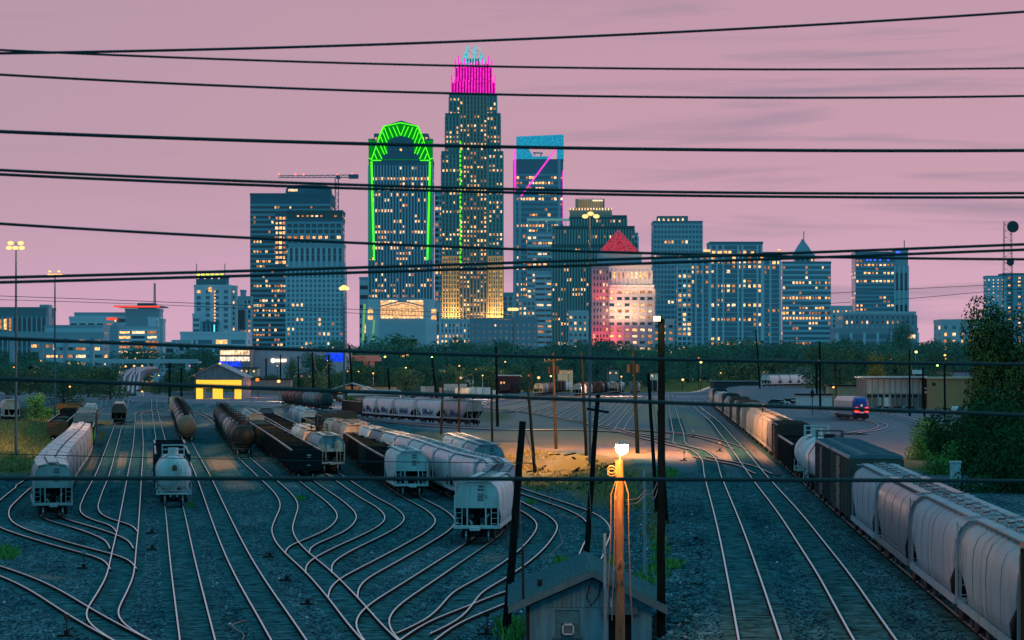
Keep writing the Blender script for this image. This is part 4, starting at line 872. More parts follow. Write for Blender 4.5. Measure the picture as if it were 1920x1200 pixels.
# ------------------------------------------------------------------ foreground shed
def shed():
    d = 104.0; k = F / d; mW = mat('shed_siding', (.06, .23, .33), .8, 0, .3, 3, .2, dirt=.25, streak=True); mRf = mat('shed_shingles', (.04, .12, .15), .9, 0, .4, 6, .6, spec=0); mTr = mat('shed_trim', (.05, .13, .17), .7, 0, .2, 3)
    cx = X(1105, d); z0 = 0.0
    t = thing('brick_shed', 'blue grey gabled shed with a window air conditioner at the bottom of the view', 'shed', (cx, d, 0))
    def lx(px): return X(px, d) - cx
    xl, xr = lx(992), lx(1222); ze = Z(1150, d); zp = Z(1078, d); D = 9.0; xm = lx(1110)
    mb = MB(); e1 = Z(1136, d)
    pf = [(xl, 0), (xr, 0), (xr, Z(1138, d)), (xm, zp - .1), (xl, Z(1138, d))]
    wx0, wx1 = lx(1041), lx(1088); wz1 = Z(1144, d); wz0 = Z(1192, d)
    dx0, dx1 = lx(1141), lx(1184); dz = Z(1152, d)
    def strip(x0, x1, za, zb): mb.box(x0, x1, 0, .2, za, zb)
    strip(xl, wx0, 0, e1 - .05); strip(wx0, wx1, 0, wz0); strip(wx0, wx1, wz1, e1 - .05); strip(wx1, dx0, 0, e1 - .05); strip(dx0, dx1, dz, e1 - .05); strip(dx1, xr, 0, e1 - .05)
    mb.box(xl, xl + .2, .2, D, 0, e1 - .05); mb.box(xr - .2, xr, .2, D, 0, e1 - .05); mb.box(xl, xr, D, D + .2, 0, e1 - .05); mb.obj('wall', mW, t)
    mb = MB()
    for yy in (-.04, D):
        mb = MB(); n = 26
        for i in range(n):
            a = xl + (xr - xl) * i / n; b = xl + (xr - xl) * (i + .93) / n
            def zt(x): return e1 + (zp - .15 - e1) * (1 - abs(x - xm) / ((xm - xl) if x < xm else (xr - xm)))
            mb.loft([[(a, yy, e1 - .05), (b, yy, e1 - .05), (b, yy, zt(b)), (a, yy, zt(a))], [(a, yy + .12, e1 - .05), (b, yy + .12, e1 - .05), (b, yy + .12, zt(b)), (a, yy + .12, zt(a))]], 0, False)
        mb.obj('gable', mW, t)
    mb = MB(); mb.box(wx0 - .06, wx1 + .06, .06, .14, wz0 - .06, wz1); mb.obj('window_board', mat('board', (.04, .16, .22), .8, 0, .25, 4), t)
    mb = MB(); mb.box(wx0 - .1, wx1 + .1, -.12, .05, wz0 - .1, wz0 - .02); mb.obj('window_sill', mTr, t)
    ax0, ax1 = lx(1054), lx(1076); az0, az1 = Z(1189, d), Z(1169, d)
    mb = MB(); mb.box(ax0, ax1, -.3, .1, az0, az0 + .05); mb.box(ax0, ax1, -.3, .1, az1 - .05, az1); mb.box(ax0, ax0 + .05, -.3, .1, az0, az1); mb.box(ax1 - .05, ax1, -.3, .1, az0, az1); a = mb.obj('air_conditioner', M_white, t)
    mb = MB(); mb.box(ax0 + .05, ax1 - .05, -.24, 0, az0 + .05, az1 - .05)
    for q in range(7): mb.box(ax0 + .06, ax1 - .06, -.27, -.24, az0 + .07 + q * .045, az0 + .09 + q * .045, 1)
    mb.obj('grille', [M_dark, M_gal], a)
    mb = MB(); mb.box(dx0, dx1, .6, .66, 0, dz); mb.obj('door', M_dark, t)
    mb = MB(); mb.box(lx(1128), lx(1196), -.18, .0, dz, dz + .28); mb.obj('door_lintel', mTr, t)
    mb = MB()
    for x in (lx(1145.5), lx(1184)): mb.box(x - .02, x + .02, -.1, -.06, Z(1138, d), Z(1122, d))
    mb.obj('tube_light', M_mark, t)
    # roof: ridge runs back
    ol, orr = lx(953), lx(1250); zl = Z(1144, d - .7); zr = Z(1146, d - .7)
    for s, x, z, nm in ((-1, ol, zl, 'roof'), (1, orr, zr, 'roof')):
        mb = MB(); y0, y1 = -.7, D + .7; th_ = .14
        mb.loft([[(x, y0, z), (xm, y0, zp + .12), (xm, y0, zp + .12 + th_), (x, y0, z + th_)], [(x, y1, z), (xm, y1, zp + .12), (xm, y1, zp + .12 + th_), (x, y1, z + th_)]], 0, False)
        r = 18
        for i in range(r):
            q = i / r; xa = x + (xm - x) * q; za = z + th_ + (zp + .12 - z) * q; mb.beam((xa, y0, za + .012), (xa, y1, za + .012), .05, .02)
        mb.obj('roof', mRf, t)
        mb = MB(); mb.loft([[(x, y0 - .05, z - .14), (xm, y0 - .05, zp - .02), (xm, y0 - .05, zp + .24), (x, y0 - .05, z + .12)], [(x, y0 - .004, z - .14), (xm, y0 - .004, zp - .02), (xm, y0 - .004, zp + .24), (x, y0 - .004, z + .12)]], 0, False); mb.obj('fascia', mTr, t)
    mb = MB(); mb.tube((lx(1013), 2, zl + .7), (lx(1013), 2, Z(1086, d + 2)), .1, n=10); mb.obj('roof_vent', M_dark, t)
    mb = MB(); mb.tube((lx(981), -.4, zl + .25), (lx(980), -.4, Z(1023, d)), .05, n=8); mb.obj('conduit', M_dark, t)
    mb = MB(); mb.tube((xl - .05, -.1, 0), (xl - .05, -.1, e1), .07, n=8); mb.obj('downpipe', M_dark, t); mb = MB(); mb.tube((xr + .15, -.1, 0), (xr + .15, -.1, e1 - .3), .05, n=8); mb.obj('downpipe', M_dark, t)
    mb = MB(); q = [(lx(1105), -.08, Z(1098, d)), (lx(1100), -.1, Z(1120, d)), (lx(1108), -.1, Z(1135, d)), (lx(1120), -.1, Z(1120, d)), (lx(1128), -.1, Z(1092, d))]; mb.path(q, .02); mb.obj('hanging_cable', M_dark, t)
shed()
# ------------------------------------------------------------------ yellow-lit shed at the end of the yard
def curtain_shed():
    d = 862.0; k = F / d; cx = X(406, d); mW = mat('corrugated_grey', (.13, .18, .24), .7, 0, .25, 1.2, streak=True, dirt=.5); mY = mat('strip_curtain', (.55, .30, .04), .6, 0, .3, 1.5, streak=True, emit=(1, .50, .03), es=1.5)  # curtain strips emit the light that shines through them
    t = thing('gabled_shed', 'grey gabled wash shed with glowing yellow strip curtains', 'shed', (cx, d, 0)); lx = lambda p: X(p, d) - cx; z = lambda p: Z(p, d)
    mb = MB(); D = 26; n = 30; a0, a1 = lx(366), lx(455); zt = z(712); xm = lx(407)
    def zr(x): return z(683) - abs(x - xm) / (lx(458) - xm) * (z(683) - z(706))
    for i in range(n):
        a = a0 + (a1 - a0) * i / n; b = a0 + (a1 - a0) * (i + 1) / n; o = .12 * (i % 2)
        mb.loft([[(a, -o, zt), (b, -o, zt), (b, -o, zr(b)), (a, -o, zr(a))], [(a, .3 , zt), (b, .3, zt), (b, .3, zr(b)), (a, .3, zr(a))]], 0, False)
    mb.box(a0, a0 + .3, .3, D, 0, z(708)); mb.box(a1 - .3, a1, .3, D, 0, z(708)); mb.box(a0, lx(369), 0, .3, 0, zt); mb.obj('wall', mW, t)
    for s, px_ in ((-1, 354), (1, 460)):
        x = lx(px_); mb = MB(); zz = z(708); mb.loft([[(x, y, zz), (xm, y, z(683)), (xm, y, z(683) + .25), (x, y, zz + .25)] for y in (-1, D)], 0, False); mb.obj('roof', mat('shed_roof_pale', (.22, .25, .3), .6, 0, .2, 1), t)
    mb = MB()
    def strips(x0, x1, z0, z1):
        n = max(2, int((x1 - x0) / .32))
        for i in range(n):
            a = x0 + (x1 - x0) * i / n; b = x0 + (x1 - x0) * (i + .8) / n; mb.box(a, b, -.1 + .08 * (i % 2), .0 + .08 * (i % 2), z0 + U(0, .15), z1)
    strips(lx(368), lx(453), z(728), z(712.5)); strips(lx(368), lx(381), z(758), z(728)); strips(lx(399), lx(418), z(758), z(728)); strips(lx(440), lx(453), z(758), z(728)); mb.box(lx(368), lx(453), -.05, .05, z(760), z(757))
    mb.obj('strip_curtain', mY, t)
    light('shed_light', (cx, d + 6, 5), 1500, (1, .6, .1), .5)
    mb = MB(); mb.tube((xm + 1, -.4, z(683)), (xm + 1, -.4, z(680)), .35, n=10); mb.obj('ridge_lamp', G_wm, t)
    l = thing('lean_to', 'low slate annexe left of the yellow-lit shed', 'annexe', (X(342, d), d + 1, 0)); mb = MB(); mb.box(-4, 4, 0, 12, 0, z(738)); mb.box(1.2, 2.4, -.05, 0, .5, 2.6, 1); mb.obj('wall', [mW, PC['tan']], l); mb = MB(); mb.box(-4.3, 4.3, -.4, 12.3, z(738), z(735)); mb.obj('roof', PC['slate'], l)
curtain_shed()
# ------------------------------------------------------------------ facades
def wall(name, c, es=0.10, **k): return mat('wall_' + name, c, .7, 0, k.pop('var', .12), k.pop('scale', .08), emit=(.04, .22, .36), es=es, **k)  # blue emission in tower walls and panes stands in for distance haze
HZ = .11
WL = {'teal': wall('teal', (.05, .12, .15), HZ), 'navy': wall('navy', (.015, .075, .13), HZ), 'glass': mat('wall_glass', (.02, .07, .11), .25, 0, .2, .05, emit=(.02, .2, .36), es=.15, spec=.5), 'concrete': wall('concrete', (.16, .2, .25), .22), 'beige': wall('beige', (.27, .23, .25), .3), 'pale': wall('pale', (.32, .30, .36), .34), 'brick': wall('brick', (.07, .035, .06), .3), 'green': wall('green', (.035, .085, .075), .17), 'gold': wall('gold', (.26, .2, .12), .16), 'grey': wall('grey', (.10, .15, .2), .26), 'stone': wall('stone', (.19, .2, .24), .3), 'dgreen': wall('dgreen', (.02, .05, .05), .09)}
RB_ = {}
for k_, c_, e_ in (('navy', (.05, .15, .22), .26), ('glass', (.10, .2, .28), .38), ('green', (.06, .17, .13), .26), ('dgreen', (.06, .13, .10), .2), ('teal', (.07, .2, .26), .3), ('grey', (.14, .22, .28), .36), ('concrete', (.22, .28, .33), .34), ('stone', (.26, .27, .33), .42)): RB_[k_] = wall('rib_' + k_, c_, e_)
GLASS = mat('window_dark', (.006, .02, .035), .15, 0, .3, .2, emit=(.02, .09, .15), es=.14, spec=.6)
GLASS2 = mat('window_blue', (.01, .04, .07), .15, 0, .3, .2, emit=(.02, .15, .27), es=.24, spec=.6)
LIT = [glow('window_lit', (1, .46, .16), 1.6, .6), glow('window_pale', (1, .62, .34), 1.5, .6), glow('window_dim', (.9, .34, .14), .6, .6)]
def tower(name, label, cat, d, blocks, budget=96, seed=1, z0=2.0):
    """blocks: dict(x0,x1,y0,y1,[D],m,cw,fh,ww,wh,lit,relief,glass)"""
    rr = random.Random(seed); b0 = blocks[0]; cx = X((b0['x0'] + b0['x1']) / 2, d); t = thing(name, label, cat, (cx, d, z0)); k = F / d
    rest = MB(); used = [0]; cand = []
    for b in blocks:
        dd = d + b.get('o', 0); x0, x1 = X(b['x0'], d) - cx, X(b['x1'], d) - cx; zt = Z(b['y0'], d) - z0; zb = (Z(b['y1'], d) - z0) if 'y1' in b else -1.0
        y0 = b.get('o', 0); D = b.get('D', max(12, (x1 - x0) * .8)); m = WL[b.get('m', 'teal')]
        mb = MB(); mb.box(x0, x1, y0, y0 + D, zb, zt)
        if b.get('parapet', 1): mb.box(x0 - .3, x1 + .3, y0 - .3, y0 + D + .3, zt - 1.0, zt + .8)
        nm = b.get('n', 'wall'); mb.obj(nm, m, t)
        if b.get('lit', -1) < 0: continue
        cw = b.get('cw', 6) / k; fh = b.get('fh', 9) / k; ww = b.get('ww', .6); wh = b.get('wh', .55); top = zt - b.get('mt', .5) * fh; nf = max(1, int((top - max(0, zb)) / fh)); nc = max(1, round((x1 - x0) / cw)); cw = (x1 - x0) / nc
        rel = MB(); R0 = b.get('relief', 'v')
        if R0 in ('v', 'g'):
            for i in range(nc + 1): x = x0 + i * cw; rel.box(x - cw * (1 - ww) * .42, x + cw * (1 - ww) * .42, y0 - .7, y0 - .02, zb, top)
        if R0 in ('h', 'g'):
            for j in range(nf + 1): z = top - j * fh; rel.box(x0, x1, y0 - .5, y0 - .015, z - fh * (1 - wh) * .42, z + fh * (1 - wh) * .42)
        if R0 == 'p':
            for i in b['piers']: x = X(i, d) - cx; w = 1.6 / k; rel.box(x - w, x + w, y0 - 1.6, y0 - .02, zb, top)
            for j in range(nf + 1): z = top - j * fh; rel.box(x0, x1, y0 - .35, y0 - .015, z - .22, z + .22)
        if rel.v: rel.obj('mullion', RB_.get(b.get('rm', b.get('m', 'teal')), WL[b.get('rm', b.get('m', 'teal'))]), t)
        g = 1 if b.get('glass') else 0
        for j in range(nf):
            z = top - (j + .5) * fh; rowp = (b['lit'] * (.25 + 3.0 * rr.random() ** 3) if rr.random() > .5 * b['lit'] else .8) if b.get('rows', 1) else b['lit']
            lower = b.get('grad', 0) * (j / nf)
            run = 0
            for i in range(nc):
                x = x0 + (i + .5) * cw; w2 = cw * ww / 2; h2 = fh * wh / 2
                if z - h2 < zb: continue
                if run > 0: on = rr.random() < .8; run -= 1
                else:
                    on = rr.random() < (rowp + lower) * 1.25
                    if on and R0 != 'x': run = rr.choice([0, 0, 1, 2])
                if on: cand.append((x, y0 - .03, z, w2 * rr.uniform(.6, 1), h2 * rr.uniform(.7, 1.05), rr.choice([0, 0, 1, 2, 2])))
                else: rest.quad((x - w2, y0 - .03, z - h2), (x + w2, y0 - .03, z - h2), (x + w2, y0 - .03, z + h2), (x - w2, y0 - .03, z + h2), g)
            for s, xs in ((-1, x0 - .03), (1, x1 + .03)):
                for q in range(max(1, int(D / (cw * 2)))):
                    y = y0 + (q + .5) * D / max(1, int(D / (cw * 2))); hw = cw * .6
                    rest.quad((xs, y + hw, z - fh * wh / 2), (xs, y - hw, z - fh * wh / 2), (xs, y - hw, z + fh * wh / 2), (xs, y + hw, z + fh * wh / 2), (2 + rr.choice([0, 1, 2])) if rr.random() < b['lit'] * .7 else g)
    rr.shuffle(cand); cand.sort(key=lambda c: -c[3] * c[4] - (.3 if c[5] < 2 else 0)); cm = {}
    for i, (x, y, z, w2, h2, li) in enumerate(cand):
        if i < budget:
            key = (round(w2, 1), round(h2, 1), li)
            if key not in cm:
                m_ = MB(); m_.quad((-w2, 0, -h2), (w2, 0, -h2), (w2, 0, h2), (-w2, 0, h2)); cm[key] = m_.mesh('window', [LIT[li]])
            link('window', cm[key], t, loc=(x, y, z))
        else: rest.quad((x - w2, y, z - h2), (x + w2, y, z - h2), (x + w2, y, z + h2), (x - w2, y, z + h2), 2 + li)
    if rest.v: o = rest.obj('window', [GLASS, GLASS2] + LIT, t); o['kind'] = 'stuff'
    return t, cx, z0
def part(t, cx, z0, d, name, m, fn):
    mb = MB(); fn(mb, lambda p: X(p, d) - cx, lambda p: Z(p, d) - z0); return mb.obj(name, m, t)
B = lambda x0, x1, y0, **k: dict(x0=x0, x1=x1, y0=y0, **k)
# left edge
tower('industrial_building', 'windowless teal block with fine ribs at the left edge of the skyline', 'building', 1700, [B(-40, 87, 578, m='teal', lit=.03, cw=9, fh=30, ww=.7, wh=.8), B(72, 88, 573, m='concrete', o=6)], 20, 3)
t, cx, z0 = tower('parking_structure', 'long low parking deck with strips of light left of the red-roofed hospital', 'building', 1500, [B(84, 192, 612, m='grey', lit=.5, cw=26, fh=14, ww=.9, wh=.4, relief='h', rows=0), B(60, 100, 638, y1=660, m='concrete', o=-5, lit=.9, cw=14, fh=11, ww=.9, wh=.6, relief='x', rows=0)], 60, 4)
t, cx, z0 = tower('hospital_building', 'hospital block under a red neon roof slab', 'building', 1640, [B(235, 299, 581, m='grey', lit=-1), B(140, 236, 588, m='concrete', lit=.25, cw=16, fh=13, ww=.8, wh=.5, relief='h'), B(133, 215, 596, m='pale', o=-6, lit=.55, cw=15, fh=14, ww=.7, wh=.5, relief='x'), B(280, 303, 597, m='pale', o=-6), B(255, 285, 570, m='navy', y1=582, o=8)], 40, 5)
part(t, cx, z0, 1640, 'neon_slab', [WL['navy'], glow('neon_red', (1, .06, .03), 1.6)], lambda mb, x, z: (mb.box(x(217), x(304), -9, 30, z(576), z(573.5), 0), mb.box(x(217), x(304), -9.3, -9.05, z(576.8), z(574.2), 1), mb.box(x(203), x(222), -6.5, -6.2, z(600), z(596), 1)))
tower('parking_structure', 'tall parking deck with glowing open floors in front of the hospital', 'building', 1560, [B(221, 298, 614, m='stone', lit=.8, cw=24, fh=9.2, ww=.92, wh=.55, relief='h', rows=0), B(190, 223, 612, m='grey', o=-4), B(298, 304, 600, m='stone', o=3), B(276, 290, 600, m='pale', lit=-1, o=6)], 60, 6)
t, cx, z0 = tower('radio_mast', 'thin lattice radio mast above the red-roofed hospital', 'mast', 1700, [B(289, 291, 572, m='navy', parapet=0, D=2)], 0, 7)
part(t, cx, z0, 1700, 'lattice', WL['navy'], lambda mb, x, z: [mb.beam((x(288.6), 0, z(573)), (x(289), 0, z(531)), .5), mb.beam((x(291.6), 0, z(573)), (x(291), 0, z(531)), .5)] + [mb.beam((x(288.7), 0, z(572 - q * 4)), (x(291.4), 0, z(568 - q * 4)), .35) for q in range(10)])
t, cx, z0 = tower('hotel_tower', 'pale hotel tower with a yellow green lit crown', 'tower', 1900, [B(364, 432, 536, m='pale', lit=.05, cw=17, fh=11, ww=.45, wh=.6, relief='x', glass=1), B(424, 441, 537, m='beige', o=5, lit=.3, cw=7, fh=10, ww=.4, wh=.5, relief='v'), B(367, 424, 519, y1=537, m='navy', o=2), B(381, 411, 605, m='navy', o=-5, lit=.1, cw=8, fh=8), B(362, 376, 590, m='pale', o=-3, lit=.0, cw=13, fh=10, ww=.8, wh=.5, relief='h', glass=1)], 40, 8)
part(t, cx, z0, 1900, 'crown_light', [glow('neon_lime', (.75, 1, .05), 1.6), glow('neon_pink', (1, .5, .8), 1.5)], lambda mb, x, z: ([mb.box(x(369 + i * 8.8), x(375 + i * 8.8), -1.2, -.5, z(518.5), z(513.5), 0) for i in range(6)] + [mb.box(x(370 + i * 13), x(373 + i * 13), -1.2, -.5, z(523), z(520.5), 1) for i in range(4)]))
part(t, cx, z0, 1900, 'light_strip', [glow('neon_cyan', (.1, .85, 1), 1.8), LIT[0]], lambda mb, x, z: (mb.box(x(402.3), x(404.6), -5.8, -5.2, z(636), z(609), 0), [mb.box(x(402), x(404), -1, -.3, z(545 + q * 6.2 + 3), z(545 + q * 6.2), 1) for q in range(10)], mb.box(x(391), x(397), -1, -.3, z(547), z(539), 1)))
part(t, cx, z0, 1900, 'antenna', WL['navy'], lambda mb, x, z: [mb.beam((x(q), 2, z(519)), (x(q), 2, z(494)), .5) for q in (368, 421)])
tower('convention_hall', 'low white hall with long windows at the foot of the pale hotel', 'building', 1750, [B(338, 462, 624, m='pale', lit=.12, cw=30, fh=17, ww=.85, wh=.45, relief='x', glass=1), B(330, 365, 640, m='stone', o=-20, lit=0.1, cw=14, fh=14, relief='x'), B(296, 340, 644, m='stone', o=-30, lit=.1, cw=20, fh=14, relief='x')], 20, 9)
t, cx, z0 = tower('gothic_building', 'slim dark building with a pointed arch window beside the dark tower', 'building', 2000, [B(442, 471, 557, m='grey', lit=.16, cw=7, fh=9, ww=.6), B(450, 458, 545, y1=558, m='grey', o=3)], 30, 10)
part(t, cx, z0, 2000, 'arch', [WL['concrete'], GLASS], lambda mb, x, z: (mb.loft([[(x(444), -1, z(620)), (x(462), -1, z(620)), (x(462), -1, z(578)), (x(453), -1, z(562)), (x(444), -1, z(578))], [(x(444), -.4, z(620)), (x(462), -.4, z(620)), (x(462), -.4, z(578)), (x(453), -.4, z(562)), (x(444), -.4, z(578))]], 0, False), mb.box(x(446.5), x(459.5), -1.4, -1.1, z(618), z(581), 1)))
# dark tower on the left
t, cx, z0 = tower('glass_tower', 'dark flat-topped tower with orange lit floors behind the unfinished tower', 'tower', 2150, [B(469, 620, 364, m='navy', lit=.16, cw=5.5, fh=9.2, ww=.8, wh=.5, relief='h', mt=2.2, grad=.12), B(516, 536, 400, y1=500, m='navy', o=-1.2, D=2, lit=.8, cw=7, fh=9.2, ww=.9, wh=.6, relief='x', rows=0, parapet=0)], 98, 11)
part(t, cx, z0, 2150, 'penthouse', [WL['navy'], LIT[1]], lambda mb, x, z: (mb.loft([[(x(575) + math.cos(a * .3927) * (x(618) - x(575)) * q, 22 + math.sin(a * .3927) * 16 * q, zz) for a in range(16)] for zz, q in ((z(364), 1.05), (z(350), 1), (z(345), .85))], 0, True), mb.box(x(540), x(557), 3.5, 4.5, z(358), z(354), 1)))
t, cx, z0 = tower('unfinished_tower', 'unfinished concrete tower with lit open top floors', 'tower', 2080, [B(537, 645, 500, m='concrete', lit=.0, cw=8.5, fh=9, ww=.55, wh=.6, relief='g', glass=1, grad=.25), B(541, 643, 458, y1=500, m='grey', lit=.0, cw=10, fh=13, ww=.5, wh=.9, relief='v'), B(537, 641, 412, y1=458, m='navy', lit=.06, cw=12, fh=11, ww=.7, relief='g'), B(537, 642, 396, y1=414, m='dgreen', lit=.45, cw=9, fh=9, ww=.6, wh=.4, relief='x')], 98, 12)
part(t, cx, z0, 2080, 'hoist', WL['concrete'], lambda mb, x, z: [mb.beam((x(644.5), -3, z(650)), (x(644.5), -3, z(440)), .8)] + [mb.beam((x(642), -3, z(645 - q * 8)), (x(646), -3, z(641 - q * 8)), .4) for q in range(25)])
def crane():
    d = 2140; t = thing('tower_crane', 'tower crane with a long lattice jib behind the unfinished tower', 'crane', (X(631, d), d, 2)); cx = X(631, d); x = lambda p: X(p, d) - cx; z = lambda p: Z(p, d) - 2; m = WL['navy']
    mb = MB()
    for q in (628.5, 634.5): mb.beam((x(q), 0, z(640)), (x(q), 0, z(333)), .7)
    for i in range(50): y = 640 - i * 6; s = 1 if i % 2 else -1; mb.beam((x(631 - 3 * s), 0, z(y)), (x(631 + 3 * s), 0, z(y - 6)), .4)
    mb.obj('mast', m, t); mb = MB()
    for y0, y1 in ((333, 333), (328, 329.5)): mb.beam((x(522), 0, z(y1)), (x(664), 0, z(y0)), .6)
    for i in range(28): s = i % 2; mb.beam((x(524 + i * 5), 0, z(333 if s else 328.5)), (x(529 + i * 5), 0, z(328.5 if s else 333)), .4)
    mb.obj('jib', mat('crane_paint', (.25, .25, .3), .6), t)
    mb = MB(); mb.box(x(654), x(672), -2, 2, z(335), z(327)); mb.obj('counterweight', m, t); mb = MB(); mb.box(x(631), x(638), -2, 0, z(336), z(330)); mb.beam((x(631), -.5, z(333)), (x(631), -.5, z(324)), .9); mb.obj('cab', m, t)
    for q in (523, 554, 569, 632, 660): mb = MB(); mb.cb(x(q), -.6, z(326.5 if q > 600 else 327), 1.4, 1, 1.4); mb.obj('warning_light', glow('warn_red', (1, .2, .2), 2), t)
crane()
tower('office_block', 'slim striped block standing left of the green crowned tower', 'building', 2250, [B(674, 697, 521, m='stone', lit=.05, cw=20, fh=18, ww=.9, wh=.4, relief='h')], 8, 13)
# green crowned tower
d = 2150
t, cx, z0 = tower('crowned_tower', 'tall dark tower with a fan-shaped crown outlined in green neon', 'tower', d, [B(691, 811, 300, m='navy', lit=.11, cw=5.6, fh=10, ww=.55, wh=.55, relief='v', grad=.16, mt=1.0, rm='grey'), B(701, 803, 250, y1=302, m='navy', lit=.05, cw=7, fh=10, o=1, relief='x', parapet=0), B(691, 703, 262, y1=302, m='navy', o=0), B(799, 811, 262, y1=302, m='navy', o=0)], 98, 14)
GN = glow('neon_green', (.08, 1, .02), 1.5); GD = glow('green_wash', (.0, .45, .02), .55); GP = glow('neon_green_pale', (.45, 1, .25), 1.6)
def crown(mb, x, z):
    A = [(691, 300), (698, 299), (711, 262), (720, 236), (752, 228.5), (784, 236), (793, 262), (806, 299), (811, 300)]
    mb.add([(x(a), -.5, z(b)) for a, b in A], [tuple(range(len(A)))[::-1]], 0)
part(t, cx, z0, d, 'crown_panel', GD, crown)
part(t, cx, z0, d, 'crown_roof', WL['green'], lambda mb, x, z: mb.loft([[(x(a), y, z(b)) for a, b in ((720, 236), (752, 226), (784, 236), (784, 250), (720, 250))] for y in (-.3, 34)], 0, False))
def arch(mb, x, z):
    A = [(716, 299), (716, 290), (727, 286), (727, 266), (736, 258), (752, 255), (768, 258), (776, 266), (776, 286), (788, 290), (788, 299)]
    mb.add([(x(a), -.9, z(b)) for a, b in A], [tuple(range(len(A)))[::-1]], 0)
    for i in range(5): mb.box(x(731 + i * 9.3), x(735 + i * 9.3), -1.1, -1.0, z(283), z(279), 1 if i == 2 else 2)
    for a in (701, 796): 
        for i in range(3): mb.box(x(a - 2 + i * 3), x(a - 1 + i * 3), -.9, -.8, z(296), z(270), 0)
part(t, cx, z0, d, 'crown_window', [WL['navy'], LIT[0], GLASS2], arch)
def neon(mb, x, z):
    L_ = lambda a, b, w=.75: mb.beam((x(a[0]), -1.4, z(a[1])), (x(b[0]), -1.4, z(b[1])), w)
    for s in (-1, 1):
        q = lambda a: 751.5 + s * (a - 751.5)
        L_((q(751.5), 230.5), (q(783), 237)); L_((q(783), 237), (q(793), 260), 1.3); L_((q(793), 260), (q(806), 299)); L_((q(806), 301), (q(788), 301)); L_((q(806), 299), (q(811), 297))
        L_((q(807), 303), (q(802), 487), .9); L_((q(805), 303), (q(800.5), 487), .5); L_((q(802), 487), (q(799), 487), .6)
        for a, b in (((759, 236), (752, 254)), ((766, 238), (758, 256)), ((774, 239), (766, 258)), ((782, 240), (774, 261)), ((785, 248), (777, 269)), ((789, 257), (777.5, 288)), ((793, 266), (782, 290)), ((797, 277), (787, 298)), ((801, 288), (796, 299))): L_((q(a[0]), a[1]), (q(b[0]), b[1]), .7)
part(t, cx, z0, d, 'neon_tube', GN, neon)
part(t, cx, z0, d, 'corner_glow', GD, lambda mb, x, z: (mb.box(x(691), x(697), -.6, -.35, z(487), z(262)), mb.box(x(805.5), x(811), -.6, -.35, z(487), z(262)), mb.box(x(692), x(704), -.6, -.35, z(300), z(264)), mb.box(x(799), x(810), -.6, -.35, z(300), z(264))))
t, cx, z0 = tower('civic_building', 'stone podium building with a large glowing gabled window', 'building', 2000, [B(680, 825, 570, m='stone', lit=.03, cw=8, fh=22, ww=.5, wh=.8, relief='v', mt=.6), B(712, 797, 562, m='stone', o=-3, D=20), B(690, 712, 563, m='pale', o=-1), B(797, 815, 563, m='pale', o=-1)], 10, 15)
part(t, cx, z0, 2000, 'great_window', [glow('hall_glow', (1, .52, .22), 1.05, .35), LIT[1]], lambda mb, x, z: (mb.box(x(714), x(794), -3.7, -3.4, z(597), z(563.5), 0), mb.box(x(714), x(794), -4, -3.8, z(566), z(563.5), 1), [mb.box(x(716 + i * 8), x(721 + i * 8), -4, -3.8, z(597), z(594), 1) for i in range(10)]))
part(t, cx, z0, 2000, 'gable', WL['grey'], lambda mb, x, z: (mb.beam((x(712), -4.5, z(575)), (x(754), -4.5, z(564)), .9), mb.beam((x(754), -4.5, z(564)), (x(796), -4.5, z(575)), .9), mb.box(x(746), x(763), -4.6, -4.2, z(567), z(562)), mb.beam((x(726), -4.3, z(576)), (x(754), -4.3, z(569)), .4), mb.beam((x(754), -4.3, z(569)), (x(783), -4.3, z(576)), .4), [mb.box(x(718 + i * 6), x(718.7 + i * 6), -4.1, -3.75, z(592), z(580)) for i in range(13)], mb.box(x(714), x(794), -4.2, -3.75, z(580), z(579))))
part(t, cx, z0, 2000, 'side_window', LIT[0], lambda mb, x, z: [mb.box(x(a), x(a + 9), -1.6, -1.2, z(b + 7), z(b)) for a, b in ((690, 580), (690, 592), (809, 580), (809, 592))])
part(t, cx, z0, 2000, 'green_pier', glow('green_soft', (.3, .8, .3), .5), lambda mb, x, z: (mb.beam((x(681), -2, z(640)), (x(684), -2, z(570)), 1.6), mb.beam((x(699), -2, z(640)), (x(702), -2, z(600)), 1.2)))
tower('office_tower', 'narrow slate tower squeezed between the green crowned and the tallest towers', 'tower', 2300, [B(815, 840, 361, m='grey', lit=.14, cw=8, fh=10, ww=.7, relief='h')], 50, 16)
